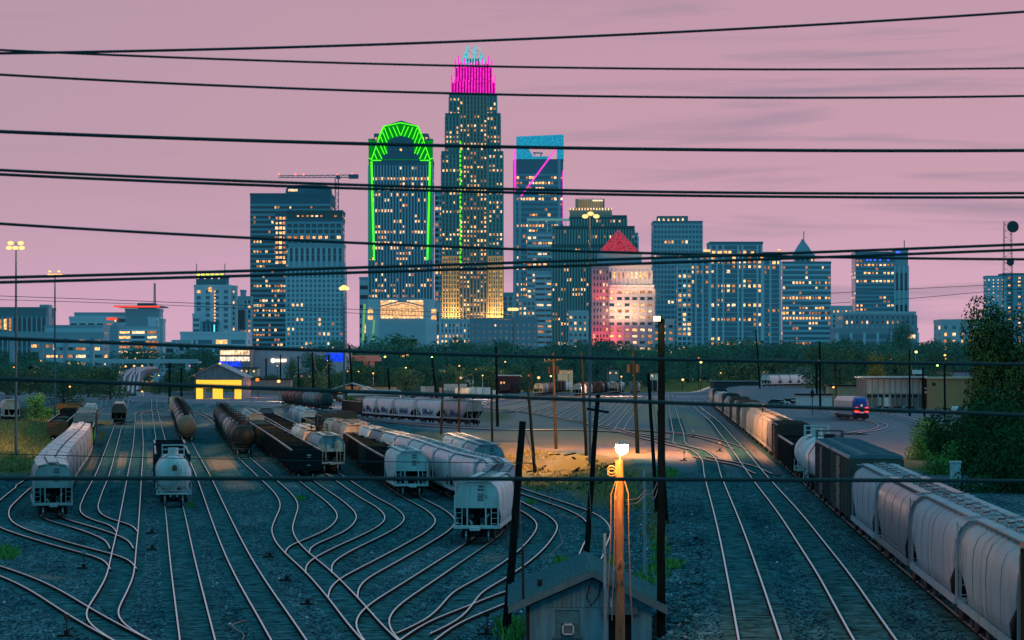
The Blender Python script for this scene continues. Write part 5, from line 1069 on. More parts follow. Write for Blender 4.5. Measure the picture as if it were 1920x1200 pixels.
# tallest tower
d = 2200
def tiers(): 
    K = dict(lit=.14, cw=6.6, fh=8.6, ww=.5, wh=.55, relief='v')
    return [B(828, 943, 285, m='green', **K, grad=.05, o=0), B(835, 938, 213, y1=287, m='green', o=4, **dict(K, lit=.25)), B(842, 931, 176, y1=215, m='green', o=8, **dict(K, lit=.2)), B(862, 913, 176, y1=640, m='green', o=-2, D=3, **dict(K, lit=.16, grad=.35, rows=1), parapet=0, rm='gold')]
t, cx, z0 = tower('skyscraper', 'tallest tower, green lit with a magenta and cyan crown of spikes', 'tower', d, tiers(), 98, 17)
CM = glow('crown_magenta', (1, .02, .55), 1.25, .4); CC = glow('crown_cyan', (.10, .55, .62), 1.0, .4); CD = glow('crown_purple', (.5, .01, .28), .45)  # crown parts emit the colour of the LEDs that light them
def crownm(mb, x, z):
    for a, b, y0, y1, o in ((846, 928, 149, 176, 9), (853, 922, 120, 150, 12), (859, 916, 112, 122, 15)):
        n = int((b - a) / 5.2)
        for i in range(n + 1):
            xx = a + (b - a) * i / n; e = min(i, n - i); up = 11 if e == 0 else (6 if e == 2 else (1 if e == 1 else U(-2, 2))); mb.box(x(xx) - .55, x(xx) + .55, o - .8, o + .6, z(y1), z(y0 - up), 0)
        mb.box(x(a), x(b), o, o + 18, z(y1), z(y0 + 4), 1)
part(t, cx, z0, d, 'crown', [CM, CD], crownm)
def crownc(mb, x, z):
    for i in range(6):
        xx = 874 + i * 5; y = 88 - 7 * math.sin(i / 9 * math.pi); mb.box(x(xx) - .5, x(xx) + .5, 15, 16, z(122), z(80 + U(0, 5)), 0)
    for xx, y in ((870, 94), (872, 98), (903, 94), (901, 98), (866, 104), (907, 104)): mb.box(x(xx) - .6, x(xx) + .6, 15, 16, z(122), z(y), 0)
    mb.box(x(875), x(899), 16.5, 20, z(122), z(106), 1)
part(t, cx, z0, d, 'crown_spire', [CC, WL['green']], crownc)
part(t, cx, z0, d, 'green_light', GN, lambda mb, x, z: [mb.box(x(862), x(864.6), -3.3, -3, z(265 + i * 8.6 + 5), z(265 + i * 8.6)) for i in range(27)])
GW = mat('floodlit_stone', (.4, .28, .14), .7, 0, .2, .1, emit=(1, .52, .16), es=.22)  # warm floodlight glow put into the stone as emission
def goldp(mb, x, z):
    for a, b in ((830, 861), (916, 942)):
        n = 6
        for i in range(n + 1): xx = a + (b - a) * i / n; mb.box(x(xx) - .45, x(xx) + .45, -1.4, -.75, z(596), z(480))
        for j in range(14): zz = z(482 + j * 8.6); mb.box(x(a), x(b), -1.0, -.74, zz - .5, zz + .5)
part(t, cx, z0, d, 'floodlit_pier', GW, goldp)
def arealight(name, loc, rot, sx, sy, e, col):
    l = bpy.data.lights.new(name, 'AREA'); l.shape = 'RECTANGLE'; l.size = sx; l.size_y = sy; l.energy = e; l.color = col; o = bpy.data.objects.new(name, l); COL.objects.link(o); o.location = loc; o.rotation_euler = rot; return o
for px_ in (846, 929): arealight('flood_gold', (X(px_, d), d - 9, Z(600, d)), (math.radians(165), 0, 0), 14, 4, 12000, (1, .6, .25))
# portal tower
d = 2350
t, cx, z0 = tower('portal_tower', 'glass tower with a square opening at its top and magenta edge lights', 'tower', d, [B(968, 1056, 300, m='glass', lit=.3, cw=6, fh=10, ww=.85, wh=.5, relief='h', glass=1, mt=2.8, rm='navy')], 98, 18)
CY = glow('cyan_wash', (.02, .38, .62), .75, .3); MG = glow('neon_magenta', (1, .03, .6), 1.6)
def portal(mb, x, z):
    D = 26
    mb.loft([[(x(968), y, z(256)), (x(1057), y, z(252)), (x(1057), y, z(271)), (x(968), y, z(274))] for y in (0, D)], 0, False)
    mb.box(x(968), x(988), 0, D, z(300), z(274)); mb.box(x(1045), x(1057), 0, D, z(300), z(272)); mb.loft([[(x(988), y, z(274)), (x(1000), y, z(293)), (x(1030), y, z(293)), (x(1030), y, z(300)), (x(988), y, z(300))] for y in (1, D - 1)], 0, False)
part(t, cx, z0, d, 'portal_frame', CY, portal)
def dark(mb, x, z): mb.add([(x(1045), -1, z(276)), (x(1045), -1, z(360)), (x(978), -1, z(372))], [(2, 1, 0)], 0)
part(t, cx, z0, d, 'edge_light', MG, lambda mb, x, z: (mb.beam((x(1045), -1.6, z(276)), (x(977), -1.6, z(368)), 1.1), mb.beam((x(964), -1.6, z(280)), (x(965.5), -1.6, z(360)), .9), mb.beam((x(966.5), -1.6, z(280)), (x(967), -1.6, z(355)), .6), mb.beam((x(1055.5), -1.6, z(320)), (x(1056), -1.6, z(420)), .7)))
part(t, cx, z0, d, 'corner_pier', WL['stone'], lambda mb, x, z: (mb.box(x(972), x(977), -1.4, -.6, z(650), z(372)), mb.box(x(1046), x(1051), -1.4, -.6, z(650), z(300)), mb.box(x(962), x(968), -.5, 10, z(650), z(300))))
part(t, cx, z0, d, 'roof_crane', WL['grey'], lambda mb, x, z: (mb.beam((x(1000), 8, z(285)), (x(1018), 8, z(286)), 1.2), mb.beam((x(1013), 8, z(293)), (x(1016), 8, z(286)), 1), mb.beam((x(1000), 8, z(285)), (x(1004), 8, z(290)), .8)))
t, cx, z0 = tower('glass_block', 'pale teal glass block with a rooftop pergola in front of the portal tower', 'building', 2250, [B(988, 1036, 436, m='concrete', lit=.35, cw=9, fh=10, ww=.8, wh=.45, relief='h', glass=1), B(1035, 1062, 425, m='glass', o=2, lit=.1, cw=7, fh=10)], 60, 19)
part(t, cx, z0, 2250, 'pergola', mat('pergola_paint', (.3, .45, .45), .6, emit=(.2, .5, .45), es=.3), lambda mb, x, z: (mb.box(x(988), x(1069), -3, 8, z(413.5), z(410)), [mb.beam((x(a), 0, z(436)), (x(a), 0, z(413)), .5) for a in (990, 1008, 1026, 1044, 1060)]))
tower('banded_building', 'grey building with long dark window bands below the glass block', 'building', 2150, [B(1003, 1042, 512, m='stone', lit=.1, cw=20, fh=10, ww=.9, wh=.4, relief='h'), B(972, 1004, 560, m='beige', o=6, lit=.3, cw=8, fh=9, relief='x')], 40, 20)
# ribbed green tower
d = 2100
RB = dict(cw=5.4, fh=9.2, ww=.45, wh=.6, relief='v', rm='green')
t, cx, z0 = tower('ribbed_tower', 'dark green ribbed tower with a cylindrical lit top', 'tower', d, [B(1035, 1195, 460, m='dgreen', lit=.12, **RB), B(1041, 1190, 425, y1=462, m='dgreen', lit=.06, o=4, **RB), B(1070, 1176, 404, y1=430, m='dgreen', lit=.05, o=10, **RB), B(1070, 1148, 391, y1=406, m='gold', lit=.0, o=8, cw=3, fh=20, ww=.4, wh=.9)], 98, 21)
def cyl(mb, x, z):
    n = 40; c = x(1108); r = x(1135) - c
    for i in range(n): a = i * 2 * math.pi / n; mb.box(c + math.cos(a) * r - .3, c + math.cos(a) * r + .3, 26 + math.sin(a) * 14 - .3, 26 + math.sin(a) * 14 + .3, z(394), z(369.5), 0)
    mb.loft([[(c + math.cos(a * .3) * r * .96, 26 + math.sin(a * .3) * 13.4, zz) for a in range(21)] for zz in (z(395), z(372))], 1, True)
part(t, cx, z0, d, 'drum', [WL['gold'], GW], cyl)
part(t, cx, z0, d, 'sign', glow('sign_warm', (1, .8, .5), 1.6), lambda mb, x, z: [mb.box(x(1112 + i * 2.2), x(1113.6 + i * 2.2), 11.6, 12, z(375.5), z(373)) for i in range(9)])
part(t, cx, z0, d, 'crown_light', LIT[1], lambda mb, x, z: [mb.cb(x(1070 + i * 5.5), 7, z(391), .9, .6, 1.8) for i in range(15)])
tower('stepped_block', 'stepped dark shoulder with a projecting flat roof right of the ribbed tower', 'building', 2170, [B(1176, 1196, 438, m='grey', lit=.05, cw=8, fh=10)], 8, 22)
# red pyramid tower
d = 1950
t, cx, z0 = tower('pyramid_tower', 'warmly lit tower with a red glass pyramid roof', 'tower', d, [B(1140, 1222, 498, y1=536, m='beige', lit=.25, cw=8, fh=18, ww=.5, wh=.7, relief='v', o=2, rm='beige'), B(1140, 1226, 536, m='beige', lit=.45, cw=13.5, fh=11.8, ww=.62, wh=.45, relief='g', grad=.2), B(1111, 1141, 498, m='brick', o=-2, lit=.2, cw=6, fh=12, ww=.5, wh=.5, relief='v', rows=0), B(1122, 1204, 474, y1=500, m='concrete', o=6), B(1226, 1265, 600, m='beige', o=5, lit=.5, cw=12, fh=11.8, ww=.6, wh=.45, relief='x')], 98, 23)
def pyr(mb, x, z):
    c = x(1163); n = 12
    ring = lambda q, zz: [(c + (x(1203) - c) * q * math.cos(a * math.pi / 4 + .39), 34 + 34 * q * math.sin(a * math.pi / 4 + .39), zz) for a in range(8)]
    mb.loft([ring(1.08, z(474)), ring(.02, z(428))], 0, False)
    for a, b in zip(ring(1.1, z(474)), ring(.03, z(427.5))): mb.beam(a, b, .7, m=1)
    for q in (.85, .62, .4, .2):
        r = ring(1.09 * q, z(474 - 46 * (1 - q)) + .1); [mb.beam(r[i], r[(i + 1) % 8], .45, m=1) for i in range(8)]
part(t, cx, z0, d, 'pyramid_roof', [glow('red_glass', (.75, .06, .12), .55, .6), mat('pyr_rib', (.25, .06, .09), .6, emit=(.6, .08, .12), es=.35)], pyr)
arealight('flood_red', (X(1126, d), d - 12, Z(650, d)), (math.radians(160), 0, 0), 10, 5, 30000, (1, .06, .05))
arealight('flood_red', (X(1126, d), d - 12, Z(560, d)), (math.radians(160), 0, 0), 10, 5, 12000, (1, .06, .05))
arealight('flood_warm', (X(1165, d), d - 14, Z(600, d)), (math.radians(160), 0, 0), 30, 5, 24000, (1, .65, .35))
arealight('flood_warm', (X(1205, d), d - 14, Z(545, d)), (math.radians(160), 0, 0), 30, 5, 16000, (1, .65, .35))
tower('small_block', 'pinkish low block with red and blue roof signs left of the red-lit column', 'building', 1900, [B(1066, 1110, 584, m='beige', lit=.2, cw=9, fh=11, ww=.5, wh=.5, relief='x')], 20, 24)
tower('brick_hotel', 'broad dark brick block in front of the tallest tower', 'building', 1850, [B(881, 1008, 598, m='brick', lit=.02, cw=11, fh=12, ww=.3, wh=.4, relief='x', glass=1)], 10, 25)
tower('roof_block', 'small grey block between the tallest and the portal towers', 'building', 2250, [B(942, 962, 550, m='grey', lit=.1, cw=10, fh=10)], 6, 26)
tower('town_block', 'low stone block right of the green lit podium', 'building', 1980, [B(826, 882, 600, m='stone', lit=.22, cw=7, fh=10, ww=.5, relief='v')], 30, 27)
# right side
t, cx, z0 = tower('blue_tower', 'flat-topped blue glass tower with a row of crown lamps', 'tower', 2000, [B(1225, 1317, 416, m='glass', lit=.035, cw=6.5, fh=9.4, ww=.75, wh=.6, relief='g', glass=1, rm='teal'), B(1234, 1291, 404, y1=418, m='teal', o=6, parapet=0)], 60, 28)
part(t, cx, z0, 2000, 'crown_light', LIT[1], lambda mb, x, z: [mb.tube((x(1236 + i * 9), 4, z(414)), (x(1236 + i * 9), 4, z(409)), .9, .3, 8) for i in range(6)])
PR = dict(fh=9, ww=.72, wh=.62, relief='p', glass=1, rm='concrete')
t, cx, z0 = tower('apartment_tower', 'wide blue apartment tower divided by pale vertical piers', 'tower', 1900, [B(1331, 1430, 455, m='glass', lit=.12, cw=9.5, piers=[1332, 1344, 1356, 1384, 1392, 1420, 1428], **PR), B(1430, 1465, 474, m='glass', lit=.12, cw=9.5, piers=[1432, 1445, 1463], o=3, **PR), B(1294, 1331, 474, m='glass', lit=.10, cw=9.5, piers=[1296, 1305, 1318, 1330], o=3, **PR), B(1270, 1296, 500, m='grey', lit=.25, cw=8, fh=9, ww=.7, wh=.6, relief='g', o=-2)], 98, 29)
part(t, cx, z0, 1900, 'roof_lamp', LIT[0], lambda mb, x, z: [mb.cb(x(a), -2, z(b), 2.2, 1, 1.6) for a, b in ((1322, 470), (1328, 470), (1338, 473), (1350, 473), (1360, 473), (1368, 473), (1396, 474), (1410, 474), (1460, 470), (1337, 484), (1376, 484), (1428, 484))])
t, cx, z0 = tower('spired_tower', 'blue tower with a steep pyramid cap and a needle spire', 'tower', 2050, [B(1467, 1558, 492, m='glass', lit=.2, cw=6, fh=9.5, ww=.75, wh=.5, relief='h', glass=1, rm='grey'), B(1492, 1528, 478, y1=496, m='grey', o=3, lit=.2, cw=9, fh=9, relief='x')], 90, 30)
part(t, cx, z0, 2050, 'spire', [WL['grey'], LIT[0]], lambda mb, x, z: (mb.loft([[(x(1511) - w, 22 - w, zz), (x(1511) + w, 22 - w, zz), (x(1511) + w, 22 + w, zz), (x(1511) - w, 22 + w, zz)] for zz, w in ((z(478), 8), (z(462), 4.5), (z(450), 1.4), (z(446), .9))], 0, False), mb.beam((x(1513), 22, z(450)), (x(1513), 22, z(431)), .7), mb.box(x(1512), x(1515), 2, 2.6, z(500), z(490), 1), mb.box(x(1509), x(1518), 2, 2.6, z(497), z(495.5), 1)))
tower('apartment_block', 'small stone block behind the brown podium at the right', 'building', 2000, [B(1560, 1598, 575, m='beige', lit=.3, cw=8, fh=9, ww=.4, relief='v')], 30, 31)
t, cx, z0 = tower('slab_tower', 'blue slab tower with a small blue roof light at the right', 'tower', 2050, [B(1604, 1677, 474, m='glass', lit=.15, cw=7, fh=7.6, ww=.7, wh=.5, relief='h', glass=1, rm='navy'), B(1677, 1702, 468, m='grey', o=-2, lit=.01, cw=9, fh=60), B(1630, 1676, 471, y1=476, m='navy', o=6, parapet=0)], 70, 32)
part(t, cx, z0, 2050, 'roof_light', glow('neon_blue', (.05, .1, 1), 2.2), lambda mb, x, z: (mb.cb(x(1683), -3, z(473.5), 3, .5, 1.8), [mb.cb(x(a), -1, z(487), 1.2, .5, 1.6) for a in (1626, 1632, 1640, 1650, 1665)]))
part(t, cx, z0, 2050, 'antenna', WL['navy'], lambda mb, x, z: mb.beam((x(1697), 4, z(468)), (x(1697), 4, z(450)), .6))
tower('hotel_block', 'brown and cream block with a flat projecting roof below the slab tower', 'building', 1900, [B(1583, 1717, 586, y1=616, m='beige', lit=.14, cw=9.5, fh=9.2, ww=.35, wh=.6, relief='g', rm='brick'), B(1569, 1719, 617, m='brick', o=-5, lit=.12, cw=24, fh=14, ww=.8, wh=.6, relief='v', glass=1, rm='concrete')], 60, 33)
tower('office_building', 'cream mid-rise block standing alone above the trees at the right', 'building', 1700, [B(1765, 1876, 601, m='beige', lit=.3, cw=15, fh=13, ww=.4, wh=.5, relief='x', glass=1), B(1793, 1806, 598, m='beige', o=5, parapet=0)], 30, 34)
tower('scaffold_tower', 'half-built tower full of bright work lamps at the right edge', 'tower', 1800, [B(1850, 1884, 519, m='grey', lit=.6, cw=8, fh=6, ww=.25, wh=.35, relief='g', rows=0), B(1884, 1960, 514, m='navy', o=2, lit=.5, cw=18, fh=7, ww=.35, wh=.4, relief='g', rows=0)], 98, 35)
def dish():
    d = 900; cx = X(1890, d); t = thing('antenna_tower', 'lattice antenna tower with two round dishes at the right edge', 'antenna tower', (cx, d, 2)); x = lambda p: X(p, d) - cx; z = lambda p: Z(p, d) - 2; m = M_dark
    mb = MB()
    for a, b in ((1884, 1881), (1897, 1900)): mb.beam((x(a), 0, z(415)), (x(b), 0, z(640)), .16); mb.beam((x(a), 2, z(415)), (x(b), 2, z(640)), .16)
    for i in range(36): y = 415 + i * 6; s = 1 if i % 2 else -1; mb.beam((x(1890.5 - 7 * s), 0, z(y)), (x(1890.5 + 7 * s), 0, z(y + 6)), .08); mb.beam((x(1884), 0, z(y)), (x(1897), 0, z(y)), .06)
    mb.obj('lattice', m, t)
    for a, b, r in ((1897.5, 425.5, 2.0), (1893, 492, 1.25)):
        mb = MB(); mb.tube((x(a), -1.6, z(b)), (x(a), -.4, z(b)), r, r * .9, 24); mb.obj('dish', mat('dish_cover', (.02, .05, .065), .5), t)
dish()
# ------------------------------------------------------------------ middle distance
def house(name, label, cat, d, x0, x1, yt, yb, m, roof=None, D=12, gable=0, wins=(), rt=.4, z0=None, rz=0):
    cx = X((x0 + x1) / 2, d); zb = th(cx, d) if z0 is None else z0; t = thing(name, label, cat, (cx, d, zb)); x = lambda p: X(p, d) - cx; z = lambda p: Z(p, d) - zb
    mb = MB(); zt = z(yt); mb.box(x(x0), x(x1), 0, D, -1, zt); mb.obj('wall', m, t)
    mb = MB(); rm = roof or M_dark
    if gable: mb.loft([[(x(x0) - .6, y, zt - .2), (0, y, zt + gable), (x(x1) + .6, y, zt - .2), (x(x1) + .6, y, zt + .1), (0, y, zt + gable + .3), (x(x0) - .6, y, zt + .1)] for y in (-.8, D + .8)], 0, False)
    else: mb.box(x(x0) - .5, x(x1) + .5, -.6, D + .5, zt, zt + rt)
    mb.obj('roof', rm, t)
    for a, b, c, e, wm, nm in wins: mb = MB(); mb.box(x(a), x(b), -.12, -.02, z(e), z(c)); mb.obj(nm, wm, t)
    return t, x, z
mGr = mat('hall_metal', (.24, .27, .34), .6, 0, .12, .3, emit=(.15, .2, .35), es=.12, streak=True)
BL = glow('blue_light', (.01, .06, 1), 1.2, .4)
t, x, z = house('warehouse', 'long grey hall with a lit round sign and a blue lit corner', 'building', 1300, 470, 648, 656, 0, mGr, D=50, wins=[(470, 652, 661, 659.5, BL, 'light_strip') if False else (612, 645, 662, 678, BL, 'blue_wash')])
mb = MB(); mb.tube((x(512), -.5, z(676)), (x(512), -.2, z(676)), 1.1, n=16); [mb.cb(x(518 + i * 3), -.4, z(676), .55, .3, 1.5) for i in range(7)]; mb.obj('sign', glow('sign_white', (1, .8, .55), 2.2), t)
t, x, z = house('showroom', 'two-storey showroom with a glowing glass front and blue lamps', 'building', 1280, 411, 470, 653, 0, mat('showroom_wall', (.2, .2, .24), .6), D=20)
for i in range(10):
    for j in range(2): mb = MB(); mb.box(x(413 + i * 5.6), x(417.6 + i * 5.6), -.3, -.1, z(665 + j * 12), z(657 + j * 12)); mb.obj('window', [LIT[1], glow('white_window', (1, .8, .6), 1.3, .4)][j], t)
for i in range(7): mb = MB(); mb.tube((x(413 + i * 6), -1.2, z(687)), (x(413 + i * 6), -1.2, z(677)), .9, .35, 8); mb.obj('blue_lamp', BL, t)
house('depot_wall', 'low pink lit wall behind the bright lamp', 'building', 1000, 455, 545, 712, 0, mat('pink_wall', (.28, .2, .2), .7), D=8)
# orange overpass, left overpass
def bridge(label, d, x0, x1, yt, yb, piers, m):
    cx = X((x0 + x1) / 2, d); t = thing('overpass', label, 'bridge', (cx, d, 2)); x = lambda p: X(p, d) - cx; z = lambda p: Z(p, d) - 2
    mb = MB(); mb.box(x(x0), x(x1), 0, 14, z(yb), z(yt)); mb.obj('deck', m, t); mb = MB(); mb.box(x(x0), x(x1), -.3, -.05, z(yt) , z(yt) + 1); mb.obj('parapet', m, t)
    for p in piers: mb = MB(); mb.box(x(p) - 1, x(p) + 1, 2, 8, -3, z(yb)); mb.obj('pier', m, t)
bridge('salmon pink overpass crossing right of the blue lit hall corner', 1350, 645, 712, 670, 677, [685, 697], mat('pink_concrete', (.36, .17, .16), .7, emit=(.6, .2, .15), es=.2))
bridge('dark overpass crossing above the curving highway', 1400, 182, 372, 677, 681, [200, 290, 350], WL['stone'])
bridge('elevated road passing in front of the left parking deck', 1450, -60, 195, 626, 634, [20, 75, 120, 170], WL['grey'])
# highway: parallel strips running away and curving left
def highway():
    t = thing('highway', 'pale multi-lane highway curving away above the far end of the yard', 'road', (0, 0, 0))
    lanes = [(219, 246), (229, 253), (240, 260), (248, 266), (256, 270)]
    for i, (a, b) in enumerate(lanes):
        mb = MB(); pts = [(a, 738, 1020), (a + 2, 722, 1080), (a + 5, 706, 1160), (b - 8, 697, 1260), (b + 4, 691, 1330), (b + 22, 689, 1380)]
        w = [P(*p) for p in pts]; rings = []
        for p in w: rings.append([p + Vector((-.4, 0, .5)), p + Vector((.4, 0, .5)), p + Vector((.4, 0, -.4)), p + Vector((-.4, 0, -.4))])
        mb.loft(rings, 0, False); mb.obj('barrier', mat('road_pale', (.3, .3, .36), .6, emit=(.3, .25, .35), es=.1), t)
    mb = MB(); rings = []
    for a, b, y, d in [(214, 264, 742, 1022), (216, 264, 724, 1082), (219, 266, 708, 1162), (236, 272, 699, 1262), (250, 284, 693, 1332), (270, 300, 691, 1382)]: rings.append([P(a, y, d), P(b, y, d), P(b, y, d) - Vector((0, 0, 2)), P(a, y, d) - Vector((0, 0, 2))])
    mb.loft(rings, 0, False); mb.obj('carriageway', mat('road_dark', (.07, .09, .12), .6), t)
highway()
for i, px_ in enumerate((236, 252, 267)): small_lamp('%s of three lamps over the highway bend, from the left' % ORD1[i], px_, 686 + (i == 0), 1390, G_wm, r=1.8)
house('utility_hut', 'white hut at the end of the straight track', 'hut', 955, 256, 267, 733, 0, M_white, D=4)
# carport and sheds behind the silver string
mLg = mat('pale_awning', (.33, .33, .36), .5, 0, .15, .6, streak=True)
house('carport', 'dark gabled workshop with a white car in front', 'building', 800, 617, 700, 732, 0, M_dark, roof=PC['grey'], D=10, gable=2.0, wins=[(632, 644, 740, 750, PC['grey'], 'door'), (634, 641, 734, 736.5, LIT[0], 'lamp')])
def awning(label, d, x0, x1, y0, y1, m):
    cx = X((x0 + x1) / 2, d); t = thing('awning_shed', label, 'shed', (cx, d, 2)); x = lambda p: X(p, d) - cx; z = lambda p: Z(p, d) - 2
    mb = MB(); mb.loft([[(x(x0), -2.5, z(y1)), (x(x1), -2.5, z(y1)), (x(x1), 3, z(y0)), (x(x0), 3, z(y0))], [(x(x0), -2.5, z(y1) - .2), (x(x1), -2.5, z(y1) - .2), (x(x1), 3, z(y0) - .2), (x(x0), 3, z(y0) - .2)]], 0, False); mb.obj('roof', m, t)
    mb = MB(); mb.box(x(x0), x(x1), 0, 6, -1, z(y0) - .3); mb.obj('wall', m, t)
awning('long pale awning shed right of the dark workshop', 780, 652, 750, 731, 740, mLg)
house('stucco_wall', 'tan wall behind the pale awning shed', 'wall', 860, 695, 742, 725, 0, mat('tan_stucco', (.4, .28, .2), .8), D=3)
house('brick_hut', 'tan hut left of the dark workshop', 'hut', 820, 578, 598, 733, 0, mat('tan_stucco', (.4, .28, .2), .8), D=5)
house('red_building', 'dark red brick building with two glowing doors beside the far cars', 'building', 1040, 933, 974, 705, 0, mat('red_brick', (.09, .03, .035), .8, 0, .2, 2), roof=PC['silver'], D=15, wins=[(938.5, 941, 716, 727, LIT[0], 'door'), (944, 946.5, 716, 727, LIT[0], 'door')])
house('lookout_house', 'flat-roofed dark pavilion high in the trees with yellow windows', 'pavilion', 1500, 733, 780, 637, 0, mat('pavilion', (.03, .05, .04), .8), D=12, wins=[(751, 758, 662, 670, LIT[0], 'window'), (762, 767, 663, 668, LIT[0], 'window'), (741, 775, 642, 650, GLASS, 'window'), (737, 741, 643, 654, WL['gold'], 'pier'), (775, 779, 645, 656, WL['gold'], 'pier')])
# vehicles
def truck(px_, py, d, c, label, L=8, box=None, rz=1.57):
    x0 = X(px_, d); z0 = th(x0, d); t = thing('truck', label, 'truck', (x0, d, z0), rz)
    mb = MB(); mb.box(-1.2, 1.2, -L / 2 + 2.2, L / 2, 1.0, 3.6); mb.obj('cargo_box', box or M_white, t)
    mb = MB(); mb.loft([[(-1.1, -L / 2, .6), (1.1, -L / 2, .6), (1.1, -L / 2, 1.6), (-1.1, -L / 2, 1.6)], [(-1.1, -L / 2 + .7, .6), (1.1, -L / 2 + .7, .6), (1.05, -L / 2 + .7, 2.6), (-1.05, -L / 2 + .7, 2.6)], [(-1.1, -L / 2 + 2, .6), (1.1, -L / 2 + 2, .6), (1.05, -L / 2 + 2, 2.7), (-1.05, -L / 2 + 2, 2.7)]], 0, False); mb.obj('cab', c, t)
    mb = MB(); mb.box(-1.0, 1.0, -L / 2 + .3, -L / 2 + .66, 1.7, 2.4); mb.obj('windscreen', M_dark, t)
    for s in (-1, 1):
        for y in (-L / 2 + 1.1, L / 2 - 1.4, L / 2 - 2.5): mb = MB(); mb.tube((s * .85, y, .48), (s * 1.15, y, .48), .48, n=12); mb.obj('wheel', M_dark, t)
for i, (px_, d, c, b) in enumerate([(668, 930, 'cream', 'orange'), (684, 940, 'black', 'cream'), (699, 930, 'white', 'cream'), (713, 950, 'charcoal', 'white'), (728, 940, 'slate', 'charcoal'), (792, 950, 'slate', 'slate'), (808, 930, 'black', 'steel'), (886, 900, 'white', 'steel'), (901, 890, 'white', 'white'), (914, 880, 'white', 'white'), (874, 860, 'slate', 'cream'), (845, 870, 'slate', 'steel')]):
    truck(px_, 0, d, PC[c], '%s truck from the left in the row parked beyond the silver string, %s cab' % (ORD1[i], NM[c]), 7, PC[b], 1.57 + U(-.5, .5))
def car(px_, d, c, label, z=None, rz=1.5):
    x0 = X(px_, d); t = thing('parked_car', label, 'car', (x0, d, th(x0, d)), rz)
    mb = MB(); R_ = lambda w, y, z0, z1: [(-w, y, z0), (w, y, z0), (w, y, z1), (-w, y, z1)]
    mb.loft([R_(.8, -2.3, .35, .75), R_(.9, -2.1, .3, .9), R_(.92, 2.1, .3, 1.0), R_(.85, 2.3, .4, .9)], 0, False); mb.loft([R_(.85, -1.1, .9, .95), R_(.7, -.5, .9, 1.5), R_(.7, 1.3, .9, 1.5), R_(.85, 1.9, .9, 1.0)], 0, False); mb.obj('body', c, t)
    mb = MB(); mb.box(-.78, .78, -.5, 1.4, 1.02, 1.38); mb.obj('side_window', M_dark, t)
    for s in (-1, 1):
        for y in (-1.4, 1.4): mb = MB(); mb.tube((s * .7, y, .33), (s * .93, y, .33), .33, n=12); mb.obj('wheel', M_dark, t)
car(614, 775, PC['white'], 'white car parked in front of the dark workshop')
for i, px_ in enumerate((1455, 1466, 1477, 1489, 1502)): car(px_, 720 + i * 6, PC[['charcoal', 'white', 'black', 'silver', 'slate'][i]], '%s car from the left parked beyond the freight train' % ORD1[i])
for i, (px_, d_) in enumerate([(1645, 690), (1655, 600), (1668, 598), (1682, 596), (1697, 594), (1712, 592), (1790, 590), (1806, 588), (1822, 586), (632, 780), (760, 800), (775, 806), (640, 900), (655, 905), (745, 890), (820, 850), (835, 846), (925, 850), (940, 846)]):
    c_ = ['white', 'charcoal', 'silver', 'maroon', 'slate', 'black'][i % 6]; car(px_, d_, PC[c_], '%s parked car, %s in the rows beyond the tracks counted from the station' % (NM[c_], ORD1[i]), rz=U(0, 3.1))
x0 = X(853, 900); t = thing('trailer', 'large plain white box trailer beside the orange lamp', 'trailer', (x0, 900, 2)); mb = MB(); mb.box(-3.7, 3.9, 0, 2.6, 1.1, 4.6); mb.obj('cargo_box', mat('trailer_white', (.5, .4, .38), .5), t); mb = MB(); mb.box(-3.5, 3.5, .3, 2.2, .6, 1.08); mb.obj('chassis', M_dark, t); 
mb = MB(); [mb.tube((a, .1, .5), (a, .5, .5), .5, n=12) for a in (2.2, 3.3)]; mb.obj('wheel', M_dark, t)
# station at the right
mTan = mat('tan_brick', (.30, .19, .10), .85, 0, .18, 3, streak=True); mPan = mat('station_panel', (.34, .34, .34), .6, 0, .15, 1, streak=True, dirt=.4)
d = 650
t, x, z = house('station_building', 'station building with pale vertical panels and a flat overhanging roof', 'building', d, 1622, 1730, 709, 768, mat('station_lower', (.11, .12, .12), .7), roof=PC['silver'], D=16, wins=[(1623, 1728, 711, 738, mPan, 'panel'), (1645, 1652, 742, 767, PC['teal'], 'door'), (1656, 1670, 740, 767, M_white, 'door'), (1720, 1728, 742, 767, PC['slate'], 'door')])
for i in range(10): mb = MB(); mb.box(x(1624 + i * 10.8) - .08, x(1624 + i * 10.8) + .08, -.3, -.13, z(768), z(710)); mb.obj('column', M_gal, t)
mb = MB(); mb.box(x(1610), x(1735), -3.0, -.6, z(708), z(705)); mb.obj('canopy', PC['silver'], t)
mb = MB(); [mb.box(x(1626 + i * 11), x(1633 + i * 11), -.18, -.12, z(745), z(740)) for i in range(9)]; mb.obj('window', M_dark, t)
t, x, z = house('brick_building', 'windowless tan brick building joined to the station', 'building', d - 5, 1741, 1834, 710, 770, mTan, roof=mat('cream_roof', (.42, .36, .26), .7), D=22, wins=[(1748, 1754, 718, 723, M_dark, 'vent'), (1829, 1834, 728, 738, M_white, 'window')])
house('link_block', 'narrow dark glazed link between the station and the brick building', 'building', d - 2, 1731, 1740.5, 712, 0, M_dark, D=10, wins=[(1732, 1739, 727, 729, M_mark, 'sill'), (1732, 1739, 734, 737, M_mark, 'sill')])
x0 = X(1729, d); t = thing('roof_unit', 'white ventilation unit on the station roof', 'roof unit', (x0, d + 6, Z(706, d))); mb = MB(); mb.box(-1.2, 1.2, 0, 2, .6, 1.6); mb.box(-1.0, 1.0, .2, 1.8, -.6, .6, 1); mb.obj('housing', [M_white, M_dark], t)
house('platform_building', 'low tan platform building left of the station', 'building', 720, 1555, 1622, 724, 0, mat('tan_plaster', (.35, .24, .16), .8), roof=M_dark, D=8)
